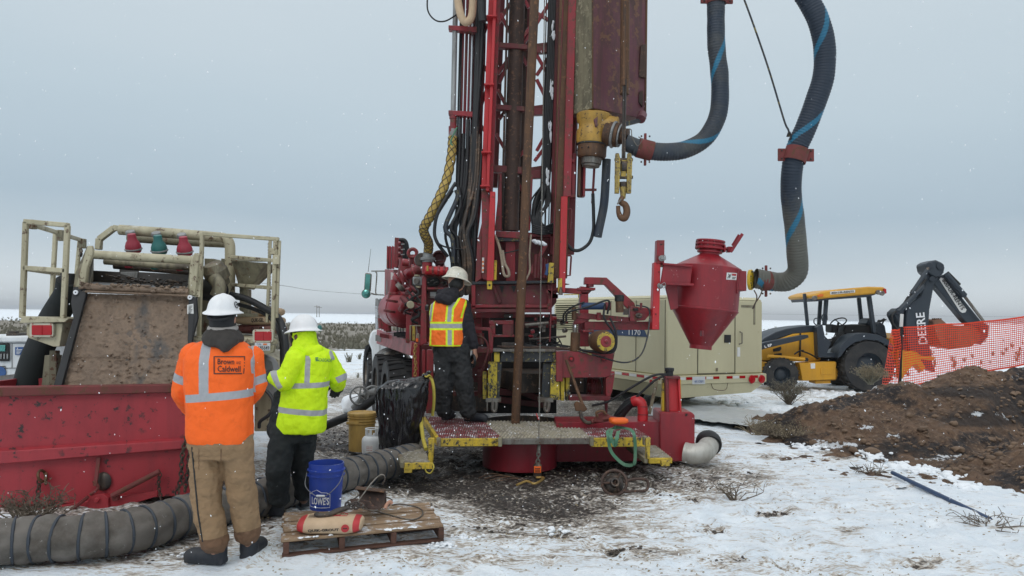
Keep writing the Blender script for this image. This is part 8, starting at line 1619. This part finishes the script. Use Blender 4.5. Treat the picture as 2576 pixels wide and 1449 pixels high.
def head(m, c, yaw, s_=1.0, tilt=0):
    """skull, jaw, nose, ears; yaw 0 faces away from the camera (+y)"""
    q = Matrix.Rotation(yaw, 3, 'Z') @ Matrix.Rotation(tilt, 3, 'X'); c = V(c)
    def b_(p, r): m.ball(c + q @ V(p) * s_, max(r) * s_, 4, 4) if False else m.add([c + q @ V((p[0] + x * r[0], p[1] + y * r[1], p[2] + z * r[2])) * s_ for x, y, z in SPH], SPF)
    b_((0, -.01, .03), (.078, .098, .095)); b_((0, .03, -.045), (.058, .068, .062)); b_((0, .062, -.075), (.035, .035, .028)); b_((0, .098, -.012), (.014, .022, .026)); b_((0, .085, .012), (.012, .015, .03))
    b_((-.078, 0, -.01), (.012, .02, .032)); b_((.078, 0, -.01), (.012, .02, .032)); b_((0, .088, -.048), (.026, .012, .008)); b_((-.032, .074, .014), (.018, .012, .010)); b_((.032, .074, .014), (.018, .012, .010)); b_((0, .078, .034), (.05, .018, .012))
    return q
_b = MB(); _b.ball((0, 0, 0), 1, 20, 14); SPH = [(p.x, p.y, p.z) for p in _b.v]; SPF = _b.f
def hat(par, c, yaw, mat, s_=1.0, tilt=0.0, roll=0.0):
    q = Matrix.Rotation(yaw, 3, 'Z') @ Matrix.Rotation(tilt, 3, 'X') @ Matrix.Rotation(roll, 3, 'Y'); m = MB(); vs = []; seg = 48
    prof = [(.150, -.004), (.1515, .002), (.146, .008), (.128, .014), (.118, .022), (.114, .05), (.104, .084), (.082, .112), (.05, .130), (.02, .136), (.0008, .137)]
    for r, h in prof:
        for j in range(seg):
            a = 2 * math.pi * j / seg; rid = .006 * max(0, math.cos(a * 2)) ** 8 * (1 if .02 < h < .13 else 0); brim = 1 if h > .012 else 1 + .10 * max(0, math.sin(a)) ** 2
            drop = -.012 * abs(math.sin(a)) ** 2 if h < .012 else 0
            ridge = .010 * math.exp(-(math.cos(a) * r / .016) ** 2) * (1 if h > .1 else 0) + .005 * math.exp(-((abs(math.cos(a)) * r - .042) / .008) ** 2) * (1 if .06 < h else 0)
            vs.append(V(c) + q @ V((math.cos(a) * r * .93 * brim, math.sin(a) * r * 1.08 * brim, h + drop + ridge)) * s_)
    n = len(prof); fs = [(i * seg + j, i * seg + (j + 1) % seg, (i + 1) * seg + (j + 1) % seg, (i + 1) * seg + j) for i in range(n - 1) for j in range(seg)]
    m.add(vs, fs); o = m.build('hard_hat', M[mat], par, bevel=0, smooth=70); sm = o.modifiers.new('t', 'SOLIDIFY'); sm.thickness = .003; ss = o.modifiers.new('s', 'SUBSURF'); ss.levels = ss.render_levels = 1
    return o, q
def boot(m, heel, toe_dir, s_=1.0):
    h = V(heel); d = V((toe_dir[0], toe_dir[1], 0)).normalized()
    cap(m, h + V((0, 0, .055)), h + V((0, 0, .22)), .058 * s_, .055 * s_); cap(m, h + d * .02 + V((0, 0, .05)), h + d * .17 + V((0, 0, .045)), .052 * s_, .048 * s_); m.ball(h + d * .19 + V((0, 0, .042)), (.052, .052, .045), 14, 10)
    sd = V((-d.y, d.x, 0)); m.hexa([h - d * .06 - sd * .045, h + d * .225 - sd * .04, h + d * .225 + sd * .04, h - d * .06 + sd * .045] + [p + V((0, 0, .03)) for p in (h - d * .06 - sd * .045, h + d * .225 - sd * .04, h + d * .225 + sd * .04, h - d * .06 + sd * .045)])
def leg(m, hip, knee, ank, r=(.115, .085, .082), cuff=.09):
    cap(m, hip, knee, r[0], r[1]); cap(m, knee, ank, r[1], r[2]); d = (V(ank) - V(knee)).normalized(); m.cyl(V(ank) - d * .10, V(ank) + d * .02, r[2], cuff, 20)
def torso_secs(l, Y):  # (cx, y, halfwidth px, halfdepth m, dY)
    return [(W(x, y, Y + dy), PXM(hw, Y), hd) for x, y, hw, hd, dy in l]
# ---------------------------------------------------------------- 1: orange jacket, brown trousers
Y1 = 5.1
P1 = thing('person', 'worker in orange jacket and brown trousers with white hard hat seen from behind', 'person', W(560, 1415, Y1)); P1.location.z = 0; BASES[P1.name].z = 0
bd = MB(); hc = W(561, 800, Y1 + .0); q1 = head(bd, hc, 0.0); cap(bd, W(562, 850, Y1), W(561, 815, Y1), .06, .055); loft(bd, torso_secs([(560, 1130, 60, .12, 0), (560, 1040, 58, .11, 0), (558, 940, 62, .12, 0), (558, 880, 55, .10, 0), (561, 855, 28, .07, 0)], Y1))
wl, wr = W(505, 1000, Y1 + .34), W(620, 995, Y1 + .34)
for sh, el, wr_, sd in ((W(500, 885, Y1), W(450, 975, Y1 + .08), wl, -1), (W(620, 885, Y1), W(650, 965, Y1 + .08), wr, 1)): cap(bd, sh, el, .045, .036); cap(bd, el, wr_, .036, .026); hand(bd, wr_, (-sd * .8, .4, .1), (0, -.3, -.8), 1, .45, sd)
for hp, kn, an in ((W(520, 1128, Y1), W(519, 1260, Y1), W(541, 1385, Y1)), (W(596, 1122, Y1), W(609, 1240, Y1 + .06), W(625, 1368, Y1 + .13))): cap(bd, hp, kn, .07, .045); cap(bd, kn, an, .045, .035)
body1 = solid(bd, 'body', 'skin', P1, .008, 4)
jk = MB(); loft(jk, torso_secs([(554, 1113, 76, .150, 0), (553, 1095, 79, .165, 0), (553, 1060, 79, .165, 0), (552, 1010, 79, .165, 0), (553, 950, 84, .165, 0), (555, 905, 88, .155, 0), (556, 878, 80, .125, 0), (558, 862, 58, .10, 0), (560, 852, 34, .08, 0)], Y1), e=.72)
jk1 = solid(jk, 'jacket', 'orange', P1, .010, 5, .012, .004)
js = sx(Y1 - .155, [(511, 850, 514, 1010, 12.5, SIL), (622, 860, 627, 900, 8, SIL), (627, 895, 625, 1000, 8, SIL), (460, 1005, 645, 990, 10, SIL)])
jk1.data.materials[0] = stripemat('orange_jacket_cloth', ORG, P1, js)
for nm, sh, el, wr_, st in (('sleeve', W(487, 893, Y1), W(459, 985, Y1 + .06), W(478, 1025, Y1 + .25), [(425, 948, 500, 972, 11, SIL)]), ('sleeve', W(636, 897, Y1 + .05), W(646, 968, Y1 + .09), W(625, 1002, Y1 + .3), [(628, 964, 674, 946, 10, SIL), (620, 866, 627, 900, 8, SIL), (627, 895, 625, 990, 8, SIL)])):
    kr = .94 if st[0][0] < 600 else .80; m = MB(); cap(m, sh, V(sh).lerp(el, .5), .094 * kr, .09 * kr); cap(m, V(sh).lerp(el, .5), el, .09 * kr, .082 * kr); cap(m, el, wr_, .076, .060); s_ = solid(m, nm, 'orange', P1, .010, 5, .018, .008); s_.data.materials[0] = stripemat('orange_sleeve_cloth', ORG, P1, sx(Y1 - .05, st))
BV = bvh_of(jk1)
lt = [('Brown', 548, 916.5, 590, 917, .038, .012), ('AND', 595, 916, 607, 916.4, .020, 0), ('Caldwell', 548, 935, 606, 935.5, .040, .012)]
for s_, x0, y0, x1, y1, h, bo_ in lt: text(s_, M['ink'], jk1, W(x0, y0, Y1 - .2), W(x1, y1, Y1 - .2), h, bvh=BV, bold=bo_, off=.006, sub=1)
lg = MB()
for a, b_, wd in (((538, 897), (616, 897), 2.2), ((538, 940), (609, 940), 2.6), ((538.5, 896), (538.5, 941), 2.4), ((615.5, 896), (615.5, 907), 2.2), ((614.5, 926), (613, 940), 2.2), ((615, 911), (615, 914), 2), ((615, 919), (615, 922), 2)):
    n_ = 8; dv = V((b_[0] - a[0], b_[1] - a[1])); dn = V((-dv.y, dv.x)).normalized() * wd / 2; L_ = []
    for i in range(n_ + 1):
        for sg_ in (-1, 1):
            x = a[0] + dv.x * i / n_ + dn.x * sg_; y = a[1] + dv.y * i / n_ + dn.y * sg_; p = W(x, y, Y1 - .3); d = (p - V((0, 0, CAMZ))).normalized(); h_ = BV.ray_cast(p, d, 1); L_.append((h_[0] if h_[0] else p) - d * .006)
    lg.add(L_, [(2 * i, 2 * i + 1, 2 * i + 3, 2 * i + 2) for i in range(n_)])
lg.build('logo_frame', M['ink'], jk1, bevel=0, smooth=0, fix=False)
# hood, balaclava, hat
m = MB(); c = W(561, 848, Y1 - .02); loft(m, [(W(560, 876, Y1 - .05), .07, .06), (W(560, 868, Y1 - .045), .115, .105), (W(560, 852, Y1 - .02), .135, .12), (W(561, 836, Y1), .118, .115), (W(561, 826, Y1), .09, .095)]); cap(m, W(545, 850, Y1 - .1), W(578, 856, Y1 - .1), .05, .055); cap(m, W(530, 844, Y1 - .02), W(566, 868, Y1 - .13), .035, .05)
solid(m, 'hood', 'hoodie', P1, .008, 5, .022, .012); m = MB(); m.torus(W(561, 826, Y1), (0, -.15, 1), .082, .022, 30, 10); solid(m, 'hood_lining', 'fleece', P1, .007, 3, .01)
m = MB(); m.add([hc + V((x * .088, y * .105 - .005, z * .105 + .01)) for x, y, z in SPH], SPF); loft(m, [(W(561, 835, Y1), .082, .085), (hc + V((0, 0, -.03)), .083, .092)]); solid(m, 'balaclava', 'blkcloth', P1, .008, 4, .006)
hat(P1, W(561, 787, Y1) + V((0, 0, .0)), 0, 'hatw', .93, 0.03)
part('hat_strap', 'black', lambda m: m.tube([hc + V((-.085, -.02, .03)), hc + V((-.06, -.10, .0)), hc + V((0, -.118, -.01)), hc + V((.06, -.10, 0)), hc + V((.085, -.02, .03))], .009, 8, 5), P1, bevel=0)
hs_ = [o for o in P1.children if o.name.startswith('hard_hat')][0]; HB_ = bvh_of(hs_)
p = W(600, 765, Y1 - .3); d = (W(594, 766, Y1 + .0) - p); r_ = HB_.ray_cast(W(594, 767, Y1 - .5), (W(594, 767, Y1) - V((0, 0, CAMZ))).normalized())
if r_[0] is not None: part('hat_sticker', 'ink', lambda m: m.torus(r_[0] + r_[1] * .002, r_[1], .022, .003, 20, 4), hs_, bevel=0); part('sticker_letters', 'ink', lambda m: m.box(r_[0] + r_[1] * .002, (.026, .004, .008)), hs_, bevel=0)
tr = MB(); leg(tr, W(520, 1128, Y1), W(519, 1260, Y1), W(540, 1362, Y1), (.108, .100, .088), .092); leg(tr, W(596, 1122, Y1), W(609, 1240, Y1 + .05), W(623, 1340, Y1 + .12), (.106, .098, .086), .09); loft(tr, torso_secs([(557, 1150, 70, .13, 0), (556, 1120, 80, .15, 0), (556, 1090, 78, .15, 0)], Y1)); t1 = solid(tr, 'trousers', 'khaki', P1, .010, 4, .030, .010)
mt, N, L, b = newmat('brown_duck_trousers'); n_ = noisen(N, L, 8, 6, .65); c_ = mixn(N, L, n_, (.21, .13, .066), (.33, .215, .12)); tcn = N.new('ShaderNodeTexCoord'); sp = N.new('ShaderNodeSeparateXYZ'); L.new(tcn.outputs['Object'], sp.inputs[0])
zc = W(540, 1345, Y1).z; f = mathn(N, L, 'LESS_THAN', sp.outputs[2], mathn(N, L, 'ADD', zc, mathn(N, L, 'MULTIPLY', sp.outputs[0], .12))); c_ = mixn(N, L, f, c_, (.15, .082, .045)); L.new(c_, b.inputs['Base Color']); b.inputs['Roughness'].default_value = .9; cr_ = mathn(N, L, 'ABSOLUTE', mathn(N, L, 'SUBTRACT', noisen(N, L, 6, 3, .5, (1, 1, 1.6)), .5)); bumpn(N, L, b, cr_, .8, .06); t1.data.materials[0] = mt
TV = bvh_of(t1)
def seam(pts, w_, mat, par, bv, Y):
    m = MB(); L_ = []
    for x, y in pts:
        p = W(x, y, Y - .5); d = (p - V((0, 0, CAMZ))).normalized(); h_ = bv.ray_cast(p, d, 1.2)
        if h_[0] is not None: L_.append(h_[0])
    if len(L_) > 2: m.tube(L_, w_, 6, 1); m.build('seam', M[mat], par, bevel=0)
seam([(483 + k * 1.3 + (k > 12) * (k - 12) * 1.0, 1125 + k * 14) for k in range(18)], .006, 'ink', t1, TV, Y1); seam([(500 + (k % 2), 1128 + k * 6) for k in range(10)], .0025, 'khakid', t1, TV, Y1); seam([(556, 1130), (556, 1140), (556, 1150), (556, 1158)], .003, 'khakid', t1, TV, Y1)
for hx, hy, td in ((547, 1416, (-1, .1)), (626, 1402, (.1, 1))):
    g = G(hx, hy); m = MB(); boot(m, g, td, 1.12); solid(m, 'boot', 'boot', P1, .008, 4)
# ---------------------------------------------------------------- 2: lime jacket
Y2 = 6.3
P2 = thing('person', 'worker in lime yellow hooded jacket and black trousers turned to the left', 'person', G(740, 1290)); yaw2 = R(62)
hc = W(757, 848, Y2); bd = MB(); head(bd, hc, R(75), .95); cap(bd, W(765, 890, Y2), W(760, 860, Y2), .06, .055); loft(bd, torso_secs([(745, 1090, 34, .09, 0), (760, 1000, 38, .10, 0), (775, 920, 40, .10, 0), (772, 885, 32, .08, 0)], Y2))
wl = W(672, 938, Y2 - .12); wr = W(850, 975, Y2 + .28)
for sh, el, wr_, dv, pn in ((W(740, 895, Y2 - .12), W(708, 968, Y2 - .16), wl, (-1, .2, .1), (0, .3, -.8)), (W(820, 900, Y2 + .08), W(852, 960, Y2 + .1), wr, (-.3, .9, .0), (-.3, 0, -.8))): cap(bd, sh, el, .045, .036); cap(bd, el, wr_, .036, .028); hand(bd, wr_, dv, pn, 1, .5, 1)
for hp, kn, an in ((W(712, 1092, Y2 - .05), W(700, 1180, Y2 - .12), W(702, 1268, Y2 - .03)), (W(768, 1090, Y2 + .05), W(758, 1172, Y2 + .09), W(764, 1258, Y2 + .14))): cap(bd, hp, kn, .065, .042); cap(bd, kn, an, .042, .035)
body2 = solid(bd, 'body', 'skind', P2, .008, 4)
jk = MB(); loft(jk, torso_secs([(756, 1087, 59, .17, 0), (757, 1070, 62, .175, 0), (762, 1020, 58, .17, 0), (770, 970, 55, .165, 0), (778, 925, 56, .16, 0), (782, 900, 58, .15, 0), (782, 884, 50, .125, 0), (778, 872, 34, .10, 0)], Y2), e=.75)
cap(jk, W(752, 890, Y2 - .05), W(780, 884, Y2), .09, .09)
jk2 = solid(jk, 'jacket', 'orange', P2, .010, 5, .022, .008)
jk2.data.materials[0] = stripemat('lime_jacket_cloth', LIM, P2, sx(Y2 - .1, [(764, 876, 779, 905, 6.5, SIL), (779, 903, 777, 962, 6.5, SIL), (828, 880, 837, 905, 6, SIL), (838, 903, 836, 950, 5, SIL), (728, 970, 840, 967, 6.5, SIL), (690, 1028, 826, 1041, 7, SIL)]), dirty=.2)
for sh, el, wr_, st, r in ((W(745, 903, Y2 - .12), W(716, 960, Y2 - .17), W(690, 950, Y2 - .14), [(686, 926, 713, 975, 8, SIL)], (.092, .084, .062)), (W(822, 905, Y2 + .06), W(848, 948, Y2 + .1), W(850, 968, Y2 + .22), [(834, 962, 880, 940, 8, SIL)], (.090, .082, .065))):
    m = MB(); cap(m, sh, el, r[0], r[1]); cap(m, el, wr_, r[1], r[2]); s_ = solid(m, 'sleeve', 'orange', P2, .010, 5, .02, .008); s_.data.materials[0] = stripemat('lime_sleeve_cloth', LIM, P2, sx(Y2 - .15, st), dirty=.3)
m = MB(); cap(m, W(688, 950, Y2 - .14), W(678, 944, Y2 - .13), .052, .05); hand(m, W(680, 944, Y2 - .13), (-.8, .5, .2), (0, .3, -.8), 1.15, .6, 1); solid(m, 'glove', 'blkcloth', P2, .007, 3)
m = MB(); cap(m, W(850, 966, Y2 + .2), W(852, 976, Y2 + .28), .05, .048); hand(m, W(852, 976, Y2 + .28), (-.3, .9, -.1), (-.3, 0, -.8), 1.15, .6, 1); solid(m, 'glove', 'blkcloth', P2, .007, 3)
m = MB(); loft(m, [(W(776, 890, Y2), .13, .11), (W(772, 876, Y2), .125, .11), (W(768, 862, Y2), .105, .10), (W(766, 848, Y2 + .01), .092, .10), (W(764, 836, Y2), .085, .098), (W(760, 826, Y2), .06, .07)], R(75)); cap(m, W(742, 880, Y2 - .06), W(752, 870, Y2 - .05), .035, .045); cap(m, W(800, 878, Y2 - .08), W(778, 886, Y2 - .1), .04, .05); h2 = solid(m, 'hood', 'orange', P2, .008, 4, .02, .01); h2.data.materials[0] = stripemat('lime_hood_cloth', LIM, P2, [], dirty=.2)
m = MB(); cc = W(740, 857, Y2 - .0); m.add([cc + V((x * .030, y * .055, z * .035)) for x, y, z in SPH], SPF); solid(m, 'beard', 'hoodie2', P2, .006, 2, .008)
part('glasses', 'black', lambda m: (m.tube([W(735, 838, Y2 - .03), W(745, 835, Y2 - .09), W(768, 832, Y2 - .09)], .005, 6, 2), m.ball(W(734, 839, Y2 - .03), (.012, .03, .02), 10, 7)), P2, bevel=0)
part('ear_defender', 'greenv', lambda m: (m.ball(W(804, 826, Y2 - .01), (.02, .03, .03), 12, 8), m.cyl(W(790, 826, Y2 - .02), W(806, 824, Y2 - .02), .008)), P2, bevel=0)
hat(P2, W(765, 832, Y2), R(80), 'hatw', .96, -.10, .0)
BV = bvh_of(jk2); text('CASCADE', M['greenink'], jk2, W(802, 909, Y2 - .3), W(835, 911, Y2 - .3), .026, bvh=BV, off=.0035, bold=.005, sub=1)
lg = MB()
for x, y, w_ in ((793, 899, 8), (793, 902.5, 7), (794, 906, 8)):
    L_ = []
    for xx, yy in ((x, y), (x + w_, y), (x + w_, y + 2.4), (x, y + 2.4)): p = W(xx, yy, Y2 - .4); d = (p - V((0, 0, CAMZ))).normalized(); h_ = BV.ray_cast(p, d, 1); L_.append((h_[0] if h_[0] else p) - d * .0035)
    lg.add(L_, [(0, 1, 2, 3)])
lg.build('logo_bars', M['greenink'], jk2, bevel=0, smooth=0, fix=False)
tr = MB(); leg(tr, W(712, 1092, Y2 - .05), W(700, 1180, Y2 - .12), W(702, 1252, Y2 - .04), (.115, .102, .085), .09); leg(tr, W(768, 1090, Y2 + .05), W(758, 1175, Y2 + .08), W(764, 1240, Y2 + .14), (.108, .090, .076), .084); loft(tr, torso_secs([(740, 1110, 48, .13, 0), (744, 1080, 52, .15, 0), (735, 1030, 38, .14, 0)], Y2)); cap(tr, W(716, 1000, Y2), W(712, 1080, Y2), .09, .13); solid(tr, 'trousers', 'grncloth', P2, .010, 4, .035, .012)
for hx, hy, td in ((696, 1296, (-1, .1)), (765, 1272, (-.5, .8))):
    g = G(hx, hy); m = MB(); boot(m, g, td, 1.08); solid(m, 'boot', 'boot', P2, .008, 4)
# ---------------------------------------------------------------- 3: driller in the orange vest on the platform
Y3 = 8.95
P3 = thing('person', 'driller in orange vest over dark hoodie and cream hard hat standing on the platform', 'person', G(1160, 1062, .41)); yaw3 = R(-40)
hc = W(1147, 712, Y3); bd = MB(); head(bd, hc, R(-62), 1.0, -.15); cap(bd, W(1140, 755, Y3), W(1144, 725, Y3), .062, .058); loft(bd, torso_secs([(1138, 880, 40, .13, 0), (1136, 820, 38, .12, 0), (1136, 770, 42, .12, 0), (1138, 752, 28, .09, 0)], Y3))
wr = W(1194, 880, Y3 - .02); wl = W(1120, 840, Y3 + .35)
for sh, el, wr_, dv, pn in ((W(1166, 768, Y3), W(1178, 825, Y3), wr, (.2, .1, -1), (-.9, .3, 0)), (W(1104, 770, Y3), W(1098, 830, Y3 + .1), wl, (.5, .8, .1), (0, 0, -1))): cap(bd, sh, el, .048, .038); cap(bd, el, wr_, .038, .03); hand(bd, wr_, dv, pn, 1.1, .55, 1)
for hp, kn, an in ((W(1118, 885, Y3), W(1116, 970, Y3 - .04), W(1118, 1045, Y3)), (W(1160, 885, Y3), W(1168, 968, Y3 - .06), W(1177, 1048, Y3 - .02))): cap(bd, hp, kn, .07, .05); cap(bd, kn, an, .05, .04)
solid(bd, 'body', 'skin', P3, .008, 4)
m = MB(); loft(m, torso_secs([(1138, 890, 45, .16, 0), (1136, 850, 43, .155, 0), (1136, 800, 42, .15, 0), (1137, 765, 43, .13, 0), (1138, 752, 30, .10, 0)], Y3), e=.8); cap(m, W(1165, 772, Y3), W(1178, 826, Y3 - .02), .098, .082); cap(m, W(1178, 826, Y3 - .02), W(1192, 868, Y3 - .02), .082, .062); cap(m, W(1106, 774, Y3), W(1098, 828, Y3 + .1), .09, .08); cap(m, W(1098, 828, Y3 + .1), W(1116, 842, Y3 + .3), .08, .06)
solid(m, 'hoodie', 'hoodie2', P3, .010, 4, .025, .012)
m = MB(); loft(m, torso_secs([(1126, 871, 46, .19, 0), (1127, 850, 46, .188, 0), (1127, 815, 45, .18, 0), (1128, 785, 47, .17, 0), (1131, 768, 48, .155, 0), (1136, 757, 40, .135, 0), (1140, 750, 28, .11, 0)], Y3), e=.75)
vest = solid(m, 'safety_vest', 'orange', P3, .010, 4, .016, .006)
YEL = (.70, .88, .02); st = [(1088, 748, 1080, 808, 6.5, YEL), (1088, 748, 1080, 808, 3, SIL), (1150, 744, 1133, 775, 10, YEL), (1133, 770, 1130, 812, 10, YEL), (1150, 744, 1133, 773, 5, SIL), (1133, 768, 1130, 812, 5, SIL), (1076, 820, 1180, 820, 10.5, YEL), (1076, 820, 1180, 820, 5.5, SIL), (1132, 829, 1132, 872, 10, YEL), (1132, 830, 1132, 872, 5.2, SIL), (1082, 830, 1082, 872, 2.5, YEL), (1076, 869.5, 1180, 869.5, 1.5, YEL), (1174, 750, 1160, 800, 2.5, YEL), (1170, 840, 1176, 872, 2.5, YEL)]
vest.data.materials[0] = stripemat('orange_vest_cloth', ORG2, P3, sx(Y3 - .15, st), dirty=.35)
BV = bvh_of(vest); text('CASCADE', M['ink'], vest, W(1094, 761, Y3 - .4), W(1122, 760, Y3 - .4), .026, bvh=BV, off=.004, bold=.005, sub=1)
m = MB(); loft(m, [(W(1126, 760, Y3 - .05), .13, .12), (W(1126, 748, Y3 - .04), .14, .14), (W(1130, 735, Y3 - .02), .125, .13), (W(1136, 724, Y3), .09, .10)]); cap(m, W(1106, 750, Y3 - .12), W(1128, 756, Y3 - .16), .06, .06); cap(m, W(1108, 738, Y3 - .06), W(1135, 742, Y3 - .1), .05, .06); solid(m, 'hood', 'hoodie2', P3, .009, 4, .025, .012)
m = MB(); m.add([hc + V((x * .092, y * .10, z * .10 - .002)) for x, y, z in SPH], SPF); solid(m, 'balaclava', 'ink', P3, .008, 4, .006); m = MB(); m.add([W(1158, 737, Y3 + .03) + V((x * .045, y * .05, z * .055)) for x, y, z in SPH], SPF); solid(m, 'beard', 'hoodie', P3, .007, 2, .01)
hat(P3, W(1148, 704, Y3), R(-62), 'hatc', 1.12, -.24, -.05)
tr = MB(); leg(tr, W(1118, 888, Y3), W(1117, 970, Y3 - .06), W(1116, 1032, Y3), (.125, .112, .098), .102); leg(tr, W(1158, 888, Y3), W(1167, 968, Y3 - .08), W(1178, 1034, Y3 - .02), (.125, .112, .098), .102); loft(tr, torso_secs([(1137, 910, 44, .15, 0), (1137, 880, 47, .165, 0), (1137, 862, 45, .16, 0)], Y3)); solid(tr, 'trousers', 'blkcloth', P3, .011, 4, .045, .015)
for hx, hy, td in ((1122, 1058, (.2, .6)), (1180, 1062, (1, -.15))):
    g = G(hx, hy, .41); g.z = .425; m = MB(); boot(m, g, td, 1.1); solid(m, 'boot', 'boot', P3, .008, 4)
part('held_ring', 'black', lambda m: m.torus(W(1190, 908, Y3 - .05), (1, .4, 0), .07, .016, 20, 8), P3, bevel=0)
# ================================================================ falling snow
random.seed(99); m = MB()
OC = [V((1, 0, 0)), V((-1, 0, 0)), V((0, 1, 0)), V((0, -1, 0)), V((0, 0, 1)), V((0, 0, -1))]; OF = [(4, 0, 2), (4, 2, 1), (4, 1, 3), (4, 3, 0), (5, 2, 0), (5, 1, 2), (5, 3, 1), (5, 0, 3)]
for k in range(1250):
    Y = 1.2 + random.random() ** 1.3 * 10; p = W(random.uniform(-60, 2640), random.uniform(-60, 1449), Y)
    if p.z < .1: continue
    r = random.uniform(.0013, .0030) * (1 if Y > 3 else .6); t = V((random.gauss(0, .25), 0, 1)).normalized(); st_ = random.uniform(1, 1.9)
    m.add([p + V((q.x * r, q.y * r, 0)) + t * q.z * r * st_ for q in OC], OF)
fl_ = plain('snowflake', (.9, .92, .95), .6, var=0, bump=0); o = m.build('falling_snow', fl_, bevel=0, smooth=0, fix=False, base=(0, 6, 2)); tag(o, 'snowflakes falling through the air over the whole site', 'snowflakes', kind='stuff')
